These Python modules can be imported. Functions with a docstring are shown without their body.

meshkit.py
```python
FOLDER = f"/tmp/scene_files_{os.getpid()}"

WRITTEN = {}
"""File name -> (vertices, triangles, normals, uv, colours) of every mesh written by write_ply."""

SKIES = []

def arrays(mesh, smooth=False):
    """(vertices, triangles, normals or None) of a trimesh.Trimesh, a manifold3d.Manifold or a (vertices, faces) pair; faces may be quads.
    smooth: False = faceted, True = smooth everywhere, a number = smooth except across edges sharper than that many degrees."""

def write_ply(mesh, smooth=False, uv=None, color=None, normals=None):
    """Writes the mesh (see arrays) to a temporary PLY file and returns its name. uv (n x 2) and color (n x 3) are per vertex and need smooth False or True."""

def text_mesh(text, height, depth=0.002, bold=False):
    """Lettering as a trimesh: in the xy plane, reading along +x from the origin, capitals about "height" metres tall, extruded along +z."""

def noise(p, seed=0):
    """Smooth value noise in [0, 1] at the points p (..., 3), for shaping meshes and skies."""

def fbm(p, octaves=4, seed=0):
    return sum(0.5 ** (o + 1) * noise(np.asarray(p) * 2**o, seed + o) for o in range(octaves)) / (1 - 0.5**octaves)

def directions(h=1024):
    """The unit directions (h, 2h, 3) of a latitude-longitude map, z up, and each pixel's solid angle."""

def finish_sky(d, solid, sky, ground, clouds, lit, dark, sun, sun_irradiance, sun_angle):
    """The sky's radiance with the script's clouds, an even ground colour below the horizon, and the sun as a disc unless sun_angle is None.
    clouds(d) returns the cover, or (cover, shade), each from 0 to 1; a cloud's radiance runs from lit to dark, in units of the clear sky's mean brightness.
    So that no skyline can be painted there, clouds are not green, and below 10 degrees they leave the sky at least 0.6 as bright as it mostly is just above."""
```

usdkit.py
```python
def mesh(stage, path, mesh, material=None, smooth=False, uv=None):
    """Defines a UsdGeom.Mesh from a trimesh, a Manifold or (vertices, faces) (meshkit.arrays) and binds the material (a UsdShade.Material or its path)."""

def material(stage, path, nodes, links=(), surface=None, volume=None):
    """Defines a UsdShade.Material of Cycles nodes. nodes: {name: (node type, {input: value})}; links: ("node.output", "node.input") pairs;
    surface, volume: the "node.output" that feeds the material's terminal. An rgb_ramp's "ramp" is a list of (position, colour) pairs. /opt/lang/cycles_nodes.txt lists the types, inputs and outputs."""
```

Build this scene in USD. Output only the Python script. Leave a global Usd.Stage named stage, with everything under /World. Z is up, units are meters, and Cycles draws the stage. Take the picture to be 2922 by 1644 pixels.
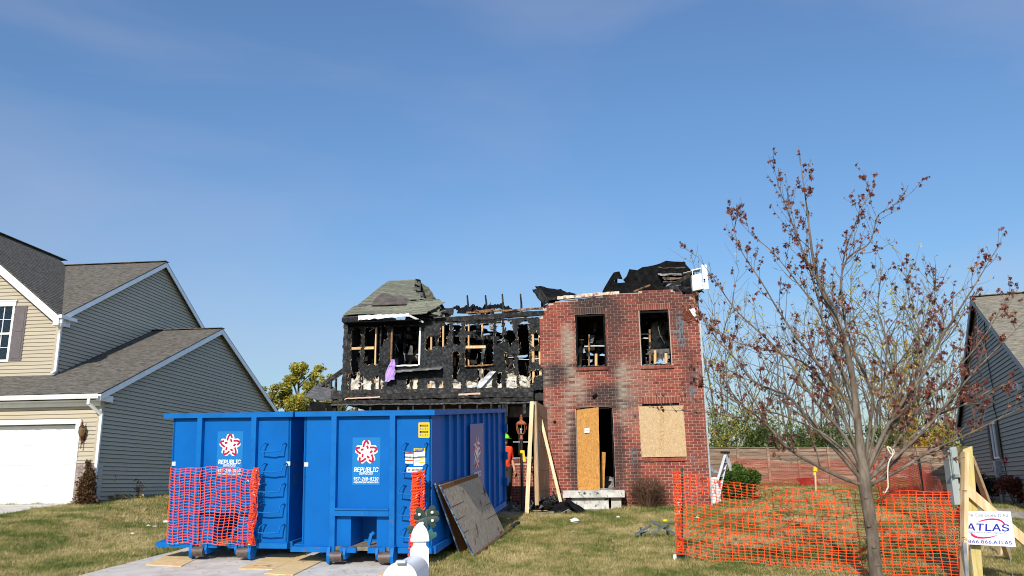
import math, random
import numpy as np, trimesh
import shapely.geometry as sg, shapely.affinity as sa
from shapely.ops import unary_union
from pxr import Usd, UsdGeom, UsdLux, UsdShade, Gf, Sdf, Vt
import usdkit, meshkit

# ---------------------------------------------------------------- camera, sky, sun, exposure
stage = Usd.Stage.CreateInMemory()
UsdGeom.SetStageUpAxis(stage, UsdGeom.Tokens.z)
UsdGeom.SetStageMetersPerUnit(stage, 1.0)
UsdGeom.Xform.Define(stage, '/World')
UsdGeom.Scope.Define(stage, '/World/Looks')
F, PITCH, ROLL, EYE = 2350.0, 0.2325, -0.0125, np.array([0, 0, 1.7])
_cp, _sp, _cr, _sr = math.cos(PITCH), math.sin(PITCH), math.cos(ROLL), math.sin(ROLL)
FW = np.array([0, _cp, _sp])
RT = np.array([1, 0, 0]) * _cr + np.array([0, -_sp, _cp]) * _sr
UP = np.array([0, -_sp, _cp]) * _cr - np.array([1, 0, 0]) * _sr
cam = UsdGeom.Camera.Define(stage, '/World/Camera')
cam.AddTransformOp().Set(Gf.Matrix4d(*RT, 0, *UP, 0, *(-FW), 0, *EYE, 1))
cam.CreateHorizontalApertureAttr(36.0)
cam.CreateVerticalApertureAttr(36.0 * 1644 / 2922)
cam.CreateFocalLengthAttr(36.0 * F / 2922)
cam.CreateClippingRangeAttr((0.05, 5000))
cam.CreateExposureAttr(0.27)
SUN_EL, SUN_AZ = math.radians(31), math.radians(13)            # light travels towards +y, 13 degrees to the right
TO_SUN = np.array([-math.sin(SUN_AZ) * math.cos(SUN_EL), -math.cos(SUN_AZ) * math.cos(SUN_EL), math.sin(SUN_EL)])
sky = UsdLux.DomeLight.Define(stage, '/World/sky')
sky.GetPrim().SetCustomDataByKey('kind', 'structure')
skym = usdkit.material(stage, '/World/Looks/sky_air', {
    's': ('sky_texture', {'sky_type': 'single_scattering', 'sun_disc': False, 'sun_elevation': SUN_EL, 'sun_rotation': math.atan2(TO_SUN[0], TO_SUN[1]),
                          'altitude': 300.0, 'air_density': 1.6, 'aerosol_density': 1.0, 'ozone_density': 8.0}),
    'tc': ('texture_coordinate', {}), 'mp': ('mapping', {'scale': (1.0, 1.0, 3.2), 'rotation': (0.2, 0.5, 0.3), 'location': (9.2, 0.6, 6.3)}),
    'n': ('noise_texture', {'scale': 1.25, 'detail': 5.0, 'roughness': 0.5, 'distortion': 0.3}),
    'r': ('rgb_ramp', {'ramp': [(0, (.03, .03, .03)), (0.46, (.03, .03, .03)), (0.70, (.34, .34, .34)), (1, (.5, .5, .5))]}),
    'ti': ('mix_color', {'blend_type': 'multiply', 'fac': 1.0, 'b': (0.97, 1.04, 1.12)}), 'mx': ('mix_color', {'b': (4.6, 4.6, 5.7)}),
    'bg': ('background_shader', {'strength': 0.102})},
    [('tc.generated', 'mp.vector'), ('mp.vector', 'n.vector'), ('n.fac', 'r.fac'), ('r.color', 'mx.fac'), ('s.color', 'ti.a'), ('ti.result', 'mx.a'), ('mx.result', 'bg.color')], surface='bg.background')
UsdShade.MaterialBindingAPI.Apply(sky.GetPrim()).Bind(skym)
sun = UsdLux.DistantLight.Define(stage, '/World/sun')
sun.CreateIntensityAttr(1.03); sun.CreateAngleAttr(0.55); sun.CreateColorAttr(Gf.Vec3f(1.0, .94, .84)); sun.CreateNormalizeAttr(True)
_z = TO_SUN; _x = np.cross([0, 0, 1], _z); _x /= np.linalg.norm(_x); _y = np.cross(_z, _x)
sun.AddTransformOp().Set(Gf.Matrix4d(*_x, 0, *_y, 0, *_z, 0, 0, 0, 60, 1))

# ---------------------------------------------------------------- helpers: rays through the lens, frames, prims
def ray(x, y): return RT * (x - 1461) / F - UP * (y - 822) / F + FW
def at(x, y, Y):
    r = ray(x, y); return EYE + r * (Y / r[1])
def proj(p):
    d = np.asarray(p, float) - EYE; k = d @ FW
    return np.stack([1461 + F * (d @ RT) / k, 822 - F * (d @ UP) / k], -1)
def ss(a, b, x):
    t = np.clip((np.asarray(x, float) - a) / (b - a), 0, 1); return t * t * (3 - 2 * t)
def ground_z(x, y, rough=True):
    x, y = np.asarray(x, float), np.asarray(y, float)
    z = 0.077 * np.clip(y - 9, 0, 13.5) + 0.05 * np.clip(y - 22.5, 0, 11.5)
    z = z + 0.24 * ss(-8, -10.6, x) * ss(12, 19, y)
    w = ss(11.0, 13.2, x) * ss(20, 23, y) * (1 - ss(31.8, 33.5, y))
    z = z * (1 - w) + np.minimum(z, 0.93) * w
    z = z + 0.045 * ss(-8.2, -6.4, x) * (1 - ss(-1.2, -.2, x)) * ss(9, 12, y) * (1 - ss(17, 21, y))
    if rough:
        p = np.stack([x, y, 0 * x], -1)
        z = z + (meshkit.fbm(p * 0.7, 3, 5) - .5) * 0.05 * ss(8, 12, y)
    return z
def gnd(x, y):
    r = ray(x, y); t = np.linspace(3, 70, 6000); p = EYE + r * t[:, None]
    return p[np.argmax(p[:, 2] < ground_z(p[:, 0], p[:, 1]))]
def gz(x, y): return float(ground_z(x, y))

class Frame:
    """An upright frame: u along a facade, d into it, z up."""
    def __init__(s, o, yaw):
        s.o, s.yaw = np.array(o, float), yaw
        s.u = np.array([math.cos(yaw), -math.sin(yaw), 0]); s.d = np.array([math.sin(yaw), math.cos(yaw), 0])
    def M(s):
        m = np.eye(4); m[:3, 0], m[:3, 1], m[:3, 2], m[:3, 3] = s.u, s.d, [0, 0, 1], s.o; return m
    def L(s, x, y, dep=0.0):
        r = ray(x, y); t = ((s.o + s.d * dep - EYE) @ s.d) / (r @ s.d); p = EYE + r * t - s.o
        return np.array([p @ s.u, p @ s.d, p[2]])
    def S(s, x, y, u=0.0):
        r = ray(x, y); t = ((s.o + s.u * u - EYE) @ s.u) / (r @ s.u); p = EYE + r * t - s.o
        return np.array([p @ s.u, p @ s.d, p[2]])
    def uz(s, pts, dep=0.0): return [tuple(s.L(x, y, dep)[[0, 2]]) for x, y in pts]
    def W(s, p):
        p = np.asarray(p, float); return s.o + p[..., :1] * s.u + p[..., 1:2] * s.d + p[..., 2:3] * np.array([0, 0, 1])
def tr(x0, y0, k, pts): return [(x0 + k * a, y0 + k * b) for a, b in pts]

_used = {}
def path_of(parent, name):
    base = f'{parent}/{name}'; n = _used.get(base, -1) + 1; _used[base] = n
    return base if n == 0 else f'{base}_{n:03d}'
def tag(p, label=None, cat=None, group=None, kind=None):
    for k, v in (('label', label), ('category', cat), ('group', group), ('kind', kind)):
        if v: p.SetCustomDataByKey(k, v)
    return p
class Thing:
    def __init__(s, name, label, cat, M=None, group=None, kind=None):
        s.path = path_of('/World', name); s.M = np.eye(4) if M is None else M
        x = UsdGeom.Xform.Define(stage, s.path)
        x.AddTransformOp().Set(Gf.Matrix4d(*s.M.T.ravel().tolist()))
        tag(x.GetPrim(), label, cat, group, kind); s.inv = np.linalg.inv(s.M)
    def part(s, name, mesh, m, parent=None, smooth=False, label=None, kind=None, world=False, col=None):
        v, f = mesh_arrays(mesh)
        if world: v = v @ s.inv[:3, :3].T + s.inv[:3, 3]
        pth = path_of(parent or s.path, name)
        prim = put(pth, (v, f), m, smooth, col)
        tag(prim, label, None, None, kind)
        return pth
def base_at(p, yaw=0.0): return Frame(p, yaw).M()
def mesh_arrays(mesh):
    if isinstance(mesh, MB): mesh = mesh.arrays()
    if isinstance(mesh, (tuple, list)): v, f = np.asarray(mesh[0], float), np.asarray(mesh[1], int)
    elif hasattr(mesh, 'to_mesh'):
        m = mesh.to_mesh(); v, f = np.array(m.vert_properties[:, :3], float), np.array(m.tri_verts)
    else: v, f = np.array(mesh.vertices, float), np.array(mesh.faces)
    if f.shape[1] == 4: f = np.vstack([f[:, [0, 1, 2]], f[:, [0, 2, 3]]])
    return v, f
def put(pth, vf, m, smooth=False, col=None):
    if col is not None and smooth not in (False, True): smooth = True
    prim = usdkit.mesh(stage, pth, vf, m, smooth=smooth)
    prim.CreateDoubleSidedAttr(True)
    if col is not None:
        UsdGeom.PrimvarsAPI(prim).CreatePrimvar('col', Sdf.ValueTypeNames.Color3fArray, 'vertex').Set(Vt.Vec3fArray.FromNumpy(np.ascontiguousarray(col, dtype=np.float32)))
    return prim.GetPrim()
def solo(name, mesh, m, label=None, cat=None, group=None, kind=None, smooth=False, col=None):
    pth = path_of('/World', name); prim = put(pth, mesh_arrays(mesh), m, smooth, col)
    tag(prim, label, cat, group, kind); return pth

BOXF = np.array([[0, 2, 3], [0, 3, 1], [4, 5, 7], [4, 7, 6], [0, 1, 5], [0, 5, 4], [2, 6, 7], [2, 7, 3], [0, 4, 6], [0, 6, 2], [1, 3, 7], [1, 7, 5]])
class MB:
    """Collects boxes, bars, tubes and sheets into one mesh."""
    def __init__(s): s.v, s.f, s.c, s.n = [], [], [], 0
    def add(s, v, f, c=None):
        v, f = np.asarray(v, float), np.asarray(f, int)
        if f.shape[1] == 4: f = np.vstack([f[:, [0, 1, 2]], f[:, [0, 2, 3]]])
        s.v.append(v); s.f.append(f + s.n); s.n += len(v)
        if c is not None: s.c.append(np.broadcast_to(c, (len(v), 3)))
        return s
    def mesh(s, m, c=None): return s.add(*mesh_arrays(m), c)
    def box(s, a, b, c=None):
        a, b = np.minimum(a, b), np.maximum(a, b)
        v = np.array([[x, y, z] for z in (a[2], b[2]) for y in (a[1], b[1]) for x in (a[0], b[0])], float)
        return s.add(v, BOXF, c)
    def bar(s, p, q, w, h, up=(0, 0, 1), c=None):
        """A rectangular bar from p to q: w across, h along 'up'."""
        p, q = np.asarray(p, float), np.asarray(q, float); d = q - p; d /= np.linalg.norm(d)
        x = np.cross(d, up)
        if np.linalg.norm(x) < 1e-6: x = np.cross(d, (1, 0, 0))
        x /= np.linalg.norm(x); y = np.cross(x, d)
        v = np.array([e + x * sx * w / 2 + y * sy * h / 2 for e in (p, q) for sy in (-1, 1) for sx in (-1, 1)])
        return s.add(v, BOXF, c)
    def tube(s, pts, r, n=6, c=None, cap=True):
        pts = np.asarray(pts, float); r = np.broadcast_to(r, len(pts)).astype(float)
        t = np.gradient(pts, axis=0); t /= np.maximum(np.linalg.norm(t, axis=1, keepdims=True), 1e-9)
        ref = np.array([0, 0, 1.0]) if abs(t[:, 2]).mean() < .8 else np.array([1.0, 0, 0])
        x = np.cross(t, ref); x /= np.maximum(np.linalg.norm(x, axis=1, keepdims=True), 1e-9); y = np.cross(x, t)
        a = np.arange(n) / n * 2 * np.pi
        v = (pts[:, None] + r[:, None, None] * (np.cos(a)[None, :, None] * x[:, None] + np.sin(a)[None, :, None] * y[:, None])).reshape(-1, 3)
        i, j = np.meshgrid(np.arange(len(pts) - 1), np.arange(n), indexing='ij'); j2 = (j + 1) % n
        f = np.stack([i * n + j, (i + 1) * n + j, (i + 1) * n + j2, i * n + j2], -1).reshape(-1, 4)
        s.add(v, f, c)
        if cap:
            for k, e in ((0, pts[0]), (len(pts) - 1, pts[-1])):
                o = np.vstack([v[k * n:(k + 1) * n], e[None]])
                s.add(o, [[(q + 1) % n, q, n] if k == 0 else [q, (q + 1) % n, n] for q in range(n)], c)
        return s
    def lathe(s, prof, n=16, o=(0, 0, 0), c=None):
        """prof: (radius, height) from bottom to top, about the z axis at o."""
        prof = np.asarray(prof, float); a = np.arange(n) / n * 2 * np.pi
        v = np.stack([prof[:, :1] * np.cos(a), prof[:, :1] * np.sin(a), np.repeat(prof[:, 1:], n, 1)], -1).reshape(-1, 3) + np.asarray(o)
        i, j = np.meshgrid(np.arange(len(prof) - 1), np.arange(n), indexing='ij'); j2 = (j + 1) % n
        return s.add(v, np.stack([i * n + j, i * n + j2, (i + 1) * n + j2, (i + 1) * n + j], -1).reshape(-1, 4), c)
    def poly(s, shape, M, t, c=None):
        """A shapely polygon in its own xy extruded by t along its z, put in place by the 4x4 M."""
        for g in getattr(shape, 'geoms', [shape]):
            if g.geom_type != 'Polygon' or g.area < 1e-6: continue
            m = trimesh.creation.extrude_polygon(g, t, engine='earcut'); s.add(m.vertices @ M[:3, :3].T + M[:3, 3], m.faces, c)
        return s
    def arrays(s): return np.vstack(s.v), np.vstack(s.f)
    def col(s): return np.vstack(s.c)
WALL = np.array([[1, 0, 0, 0], [0, 0, -1, 0], [0, 1, 0, 0], [0, 0, 0, 1.0]])          # polygon (u, z), extruded towards the viewer (-d)
def wall_at(d=0.0, u=0.0, z=0.0):
    m = WALL.copy(); m[:3, 3] = [u, d, z]; return m
def side_at(u=0.0):                                                                  # polygon (d, z), extruded towards +u
    m = np.eye(4); m[:3, 0], m[:3, 1], m[:3, 2], m[:3, 3] = [0, 1, 0], [0, 0, 1], [1, 0, 0], [u, 0, 0]; return m
def letters(text, h, bold=False, width=None, slant=0.0, cx=None):
    m = meshkit.text_mesh(text, h, 0.002, bold); v = m.vertices.copy()
    v[:, 0] += v[:, 1] * slant; v[:, 0] -= v[:, 0].min()
    if width: v[:, 0] *= width / v[:, 0].max()
    if cx is not None: v[:, 0] += cx - v[:, 0].max() / 2
    return v, m.faces
def quadgrid(nx, ny):
    i, j = np.meshgrid(np.arange(ny), np.arange(nx), indexing='ij'); k = nx + 1
    return np.stack([i * k + j, i * k + j + 1, (i + 1) * k + j + 1, (i + 1) * k + j], -1).reshape(-1, 4)
def sheet(c00, c10, c11, c01, nx, ny, amp=0.0, scale=2.0, seed=0, thick=0.01, keep=None, rag=0.0, fold=None):
    """A torn, buckled sheet between four corners; keep(s, t) marks what is left of it."""
    s, t = np.meshgrid(np.linspace(0, 1, nx + 1), np.linspace(0, 1, ny + 1)); s, t = s.ravel()[:, None], t.ravel()[:, None]
    c00, c10, c11, c01 = (np.asarray(c, float) for c in (c00, c10, c11, c01))
    v = c00 * (1 - s) * (1 - t) + c10 * s * (1 - t) + c11 * s * t + c01 * (1 - s) * t
    n = np.cross(c10 - c00, c01 - c00); n /= np.linalg.norm(n)
    q = v * scale
    v = v + n * ((meshkit.fbm(q, 3, seed) - .5) * 2 * amp)[:, None]
    if rag:
        v = v + (np.stack([meshkit.noise(q * 3, seed + k) for k in (11, 12, 13)], -1) - .5) * rag
    if fold is not None: v = v + fold(s[:, 0], t[:, 0])
    f = quadgrid(nx, ny)
    if keep is not None:
        k = keep(s[f, 0].mean(1), t[f, 0].mean(1)); f = f[k]
    m = len(v); b = f[:, ::-1] + m
    e = np.concatenate([f[:, [0, 1]], f[:, [1, 2]], f[:, [2, 3]], f[:, [3, 0]]]); key = np.sort(e, 1); _, inv, cnt = np.unique(key, axis=0, return_inverse=True, return_counts=True)
    e = e[cnt[inv.ravel()] == 1]
    side = np.stack([e[:, 0], e[:, 0] + m, e[:, 1] + m, e[:, 1]], -1)
    return np.vstack([v, v - n * thick]), np.vstack([f, b, side])

# ---------------------------------------------------------------- materials
def srgb(*c): return tuple(((x / 255 + .055) / 1.055) ** 2.4 if x > 10 else x / 255 / 12.92 for x in c)
def mat(name, ramp, scale=6.0, rough=0.7, bump=0.0, bscale=None, stretch=(1, 1, 1), rand=0.0, detail=5.0, metallic=0.0, spec=0.4, rough2=None, obj=True, distort=0.0, spots=None, dist=0.02, **extra):
    """Noise-driven principled material. ramp: colours or (position, colour) pairs; rand: brightness spread between objects; spots: (colour, scale, threshold) of wear."""
    if not isinstance(ramp[0], tuple): ramp = [tuple(ramp)]
    if np.ndim(ramp[0][-1]) == 0 and len(ramp) == 1: ramp = [ramp[0], ramp[0]]
    if np.ndim(ramp[0][-1]) == 0: ramp = list(zip(np.linspace(0.3, 0.7, len(ramp)), ramp))
    n = {'tc': ('texture_coordinate', {}), 'mp': ('mapping', {'scale': stretch}), 'no': ('noise_texture', {'scale': scale, 'detail': detail, 'roughness': 0.6, 'distortion': distort}),
         'r': ('rgb_ramp', {'ramp': ramp}), 'p': ('principled_bsdf', dict({'roughness': rough, 'metallic': metallic, 'specular_ior_level': spec}, **extra))}
    l = [('tc.object', 'mp.vector'), ('mp.vector', 'no.vector'), ('no.fac', 'r.fac')]
    out = 'r.color'
    if rand:
        n |= {'oi': ('object_info', {}), 'mr': ('map_range', {'from_min': 0.0, 'from_max': 1.0, 'to_min': 1 - rand, 'to_max': 1 + rand}), 'vm': ('vector_math', {'math_type': 'scale'})}
        n['va'] = ('vector_math', {'math_type': 'add'}); n['vs'] = ('vector_math', {'math_type': 'scale', 'vector1': (17.0, 31.0, 23.0)})
        l = [('tc.object', 'va.vector1'), ('oi.random', 'vs.scale'), ('vs.vector', 'va.vector2'), ('va.vector', 'mp.vector'), ('mp.vector', 'no.vector'), ('no.fac', 'r.fac'),
             ('oi.random', 'mr.value'), ('mr.result', 'vm.scale'), ('r.color', 'vm.vector1')]
        out = 'vm.vector'
    if spots:
        c, sc, th = spots
        n |= {'n2': ('noise_texture', {'scale': sc, 'detail': 6.0, 'roughness': 0.65}), 'r2': ('rgb_ramp', {'ramp': [(th, (0, 0, 0)), (min(1, th + .06), (1, 1, 1))]}), 'ms': ('mix_color', {'b': c})}
        l += [('tc.object', 'n2.vector'), ('n2.fac', 'r2.fac'), ('r2.color', 'ms.fac'), (out, 'ms.a')]; out = 'ms.result'
    l.append((out, 'p.base_color'))
    if bump:
        n |= {'bn': ('noise_texture', {'scale': bscale or scale * 3, 'detail': 4.0}), 'b': ('bump', {'strength': bump, 'distance': dist})}
        l += [('mp.vector', 'bn.vector'), ('bn.fac', 'b.height'), ('b.normal', 'p.normal')]
    return usdkit.material(stage, f'/World/Looks/{name}', n, l, surface='p.BSDF')
def colmat(name, rough=0.8, noise=0.25, scale=20.0, bump=0.0, spec=0.3, translucent=0.0, dist=0.01):
    """Base colour from the mesh's own 'col' with a little grain."""
    n = {'a': ('attribute', {'attribute': 'col'}), 'tc': ('texture_coordinate', {}), 'no': ('noise_texture', {'scale': scale, 'detail': 5.0}),
         'mr': ('map_range', {'from_min': 0.25, 'from_max': 0.75, 'to_min': 1 - noise, 'to_max': 1 + noise}), 'vm': ('vector_math', {'math_type': 'scale'}), 'p': ('principled_bsdf', {'roughness': rough, 'specular_ior_level': spec})}
    l = [('tc.object', 'no.vector'), ('no.fac', 'mr.value'), ('mr.result', 'vm.scale'), ('a.color', 'vm.vector1'), ('vm.vector', 'p.base_color')]
    out = 'p.BSDF'
    if bump:
        n['b'] = ('bump', {'strength': bump, 'distance': dist}); l += [('no.fac', 'b.height'), ('b.normal', 'p.normal')]
    if translucent:
        n |= {'t': ('translucent_bsdf', {}), 'mc': ('mix_closure', {'fac': translucent})}
        l += [('vm.vector', 't.color'), ('p.BSDF', 'mc.closure1'), ('t.BSDF', 'mc.closure2')]; out = 'mc.closure'
    return usdkit.material(stage, f'/World/Looks/{name}', n, l, surface=out)
# ---------------------------------------------------------------- ground
rng = np.random.default_rng(7)
lawn_soil = usdkit.material(stage, '/World/Looks/lawn_soil', {
    'g': ('geometry', {}), 'n1': ('noise_texture', {'scale': .55, 'detail': 4.0, 'roughness': .6}), 'n2': ('noise_texture', {'scale': 26.0, 'detail': 6.0, 'roughness': .7}),
    'r1': ('rgb_ramp', {'ramp': [(.36, srgb(96, 100, 52)), (.5, srgb(132, 124, 76)), (.64, srgb(158, 138, 98))]}),
    'r2': ('rgb_ramp', {'ramp': [(.3, (.45, .45, .45)), (.7, (1.25, 1.25, 1.25))]}),
    'm': ('mix_color', {'blend_type': 'multiply', 'fac': 1.0}), 'b': ('bump', {'strength': .8, 'distance': .03}), 'p': ('principled_bsdf', {'roughness': .95, 'specular_ior_level': .1})},
    [('g.position', 'n1.vector'), ('g.position', 'n2.vector'), ('n1.fac', 'r1.fac'), ('n2.fac', 'r2.fac'), ('r1.color', 'm.a'), ('r2.color', 'm.b'), ('m.result', 'p.base_color'), ('n2.fac', 'b.height'), ('b.normal', 'p.normal')], surface='p.BSDF')
def axis_steps(*segs):
    out = []
    for a, b, n in segs: out += list(np.linspace(a, b, n, endpoint=False))
    return np.array(out + [segs[-1][1]])
gx = axis_steps((-900, -60, 8), (-60, -16, 14), (-16, 18, 120), (18, 60, 14), (60, 900, 8)); gy = axis_steps((-300, 0, 6), (0, 9, 12), (9, 36, 100), (36, 90, 14), (90, 1500, 10))
X, Y = np.meshgrid(gx, gy)
solo('lawn', (np.stack([X.ravel(), Y.ravel(), ground_z(X.ravel(), Y.ravel())], -1), quadgrid(len(gx) - 1, len(gy) - 1)), lawn_soil, 'patchy green and straw coloured lawn sloping up to the houses', 'lawn', kind='structure', smooth=True)
concrete = mat('concrete', [(.3, srgb(176, 170, 160)), (.55, srgb(200, 194, 184)), (.75, srgb(212, 206, 196))], 3.0, .85, .25, 60, spots=(srgb(120, 112, 102), 9.0, .62))
old_concrete = mat('old_concrete', [(.3, srgb(150, 148, 142)), (.5, srgb(190, 188, 180)), (.7, srgb(214, 212, 204))], 5.0, .9, .35, 50, spots=(srgb(60, 56, 52), 7.0, .57))
def ground_patch(left, right, n=24, m=8, lift=.012, depth=.12, rag=0.0, seed=1):
    """A slab that follows the ground between two plan polylines."""
    r = np.random.default_rng(seed)
    def along(p):
        p = np.array(p, float); s = np.r_[0, np.cumsum(np.linalg.norm(np.diff(p, axis=0), axis=1))]; q = np.linspace(0, s[-1], n + 1)
        return np.stack([np.interp(q, s, p[:, 0]), np.interp(q, s, p[:, 1])], -1)
    a, b = along(left), along(right)
    if rag: a = a + r.normal(0, rag, a.shape); b = b + r.normal(0, rag, b.shape)
    t = np.linspace(0, 1, m + 1)[None, :, None]; g = (a[:, None] * (1 - t) + b[:, None] * t).reshape(-1, 2)
    z = ground_z(g[:, 0], g[:, 1]); top = np.column_stack([g, z + lift]); bot = np.column_stack([g, z - depth]); f = quadgrid(m, n); k = len(top)
    e = np.concatenate([f[:, [0, 1]], f[:, [1, 2]], f[:, [2, 3]], f[:, [3, 0]]]); key = np.sort(e, 1); _, inv, cnt = np.unique(key, axis=0, return_inverse=True, return_counts=True); e = e[cnt[inv.ravel()] == 1]
    return np.vstack([top, bot]), np.vstack([f, f[:, ::-1] + k, np.stack([e[:, 0], e[:, 0] + k, e[:, 1] + k, e[:, 1]], -1)])
DRIVE_L = [(-8.2, 9.5), (-6.75, 13.2), (-6.2, 15.6), (-5.3, 22.3)]; DRIVE_R = [(-.9, 9.5), (-1.55, 13.2), (-1.4, 15.6), (-.35, 22.3)]
solo('driveway', ground_patch(DRIVE_L, DRIVE_R, 26, 10, .02), concrete, 'pale concrete driveway under the two dumpsters', 'driveway', kind='structure')
solo('neighbour_driveway', ground_patch([(-19, 18.0), (-18.5, 22.65)], [(-12.6, 18.4), (-11.75, 22.55)], 12, 6, .02), concrete, 'concrete driveway apron before the white garage door', 'driveway', kind='structure')
ash_ground = mat('ash_ground', [(.3, srgb(70, 66, 62)), (.5, srgb(138, 130, 122)), (.7, srgb(178, 172, 166))], 6.0, .95, .6, 40)
solo('front_walk', ground_patch([(-.6, 21.2), (-.3, 22.7)], [(2.5, 21.75), (2.9, 22.4)], 12, 8, .016, .08, .05), ash_ground, 'ash strewn concrete walk before the burnt front door', 'path', kind='structure')

# ---------------------------------------------------------------- lapped boards: siding and shingle courses
def lap(T, name, shape, M, reveal, t0, t1, m, y0=None, parent=None, back=-.004, gap=0.0, label=None):
    x0, b0, x1, b1 = shape.bounds; y = b0 if y0 is None else y0
    while y < b1 - 1e-4:
        g = shape.intersection(sg.box(x0 - 1, y + gap, x1 + 1, y + reveal))
        for q in getattr(g, 'geoms', [g]):
            if q.geom_type != 'Polygon' or q.area < 2e-4: continue
            e = trimesh.creation.extrude_polygon(q, 1.0, engine='earcut'); v = e.vertices.copy()
            out = t0 + (t1 - t0) * (v[:, 1] - y) / reveal
            v[:, 2] = np.where(v[:, 2] > .5, out, back)
            T.part(name, (v @ M[:3, :3].T + M[:3, 3], e.faces), m, parent, label=label)
        y += reveal
def plane(o, e, s):
    o, e, s = (np.asarray(k, float) for k in (o, e, s)); m = np.eye(4); m[:3, 0] = e / np.linalg.norm(e); m[:3, 1] = s / np.linalg.norm(s); m[:3, 2] = np.cross(m[:3, 0], m[:3, 1]); m[:3, 3] = o; return m
def shingles(name, dark, mid, light, along=0):
    st = [(1.0, 1.0, 1.0)]
    n = {'tc': ('texture_coordinate', {}), 'mp': ('mapping', {'scale': (6.0, 9.0, 9.0)}), 'no': ('noise_texture', {'scale': 1.0, 'detail': 3.0, 'roughness': .6}), 'r': ('rgb_ramp', {'ramp': [(.3, dark), (.5, mid), (.7, light)]}),
         'oi': ('object_info', {}), 'vs': ('vector_math', {'math_type': 'scale', 'vector1': (37.0, 13.0, 29.0)}), 'va': ('vector_math', {'math_type': 'add'}),
         'n2': ('noise_texture', {'scale': 160.0, 'detail': 2.0}), 'mr': ('map_range', {'from_min': .2, 'from_max': .8, 'to_min': .6, 'to_max': 1.4}), 'vm': ('vector_math', {'math_type': 'scale'}),
         'b': ('bump', {'strength': .5, 'distance': .004}), 'p': ('principled_bsdf', {'roughness': .92, 'specular_ior_level': .25})}
    l = [('oi.random', 'vs.scale'), ('tc.object', 'va.vector1'), ('vs.vector', 'va.vector2'), ('va.vector', 'mp.vector'), ('mp.vector', 'no.vector'), ('no.fac', 'r.fac'), ('tc.object', 'n2.vector'), ('n2.fac', 'mr.value'), ('mr.result', 'vm.scale'), ('r.color', 'vm.vector1'),
         ('vm.vector', 'p.base_color'), ('n2.fac', 'b.height'), ('b.normal', 'p.normal')]
    return usdkit.material(stage, f'/World/Looks/{name}', n, l, surface='p.BSDF')
beige_vinyl = mat('beige_vinyl', [(.3, srgb(168, 157, 136)), (.7, srgb(180, 170, 149))], 2.0, .5, .12, 30, stretch=(.4, 6, 6), rand=.03, spec=.3)
grey_vinyl = mat('grey_vinyl', [(.3, srgb(124, 118, 106)), (.7, srgb(140, 133, 120))], 2.0, .5, .12, 30, stretch=(.4, 6, 6), rand=.04, spec=.3)
white_trim = mat('white_trim', [(.3, srgb(222, 222, 218)), (.7, srgb(236, 236, 233))], 3.0, .4, .05)
grey_shingle = shingles('grey_shingle', srgb(74, 71, 66), srgb(104, 99, 92), srgb(128, 122, 112))
tan_shingle = shingles('tan_shingle', srgb(102, 97, 86), srgb(134, 128, 114), srgb(158, 150, 136))
dark_gap = mat('dark_membrane', [srgb(34, 34, 34)], rough=.95)
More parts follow.
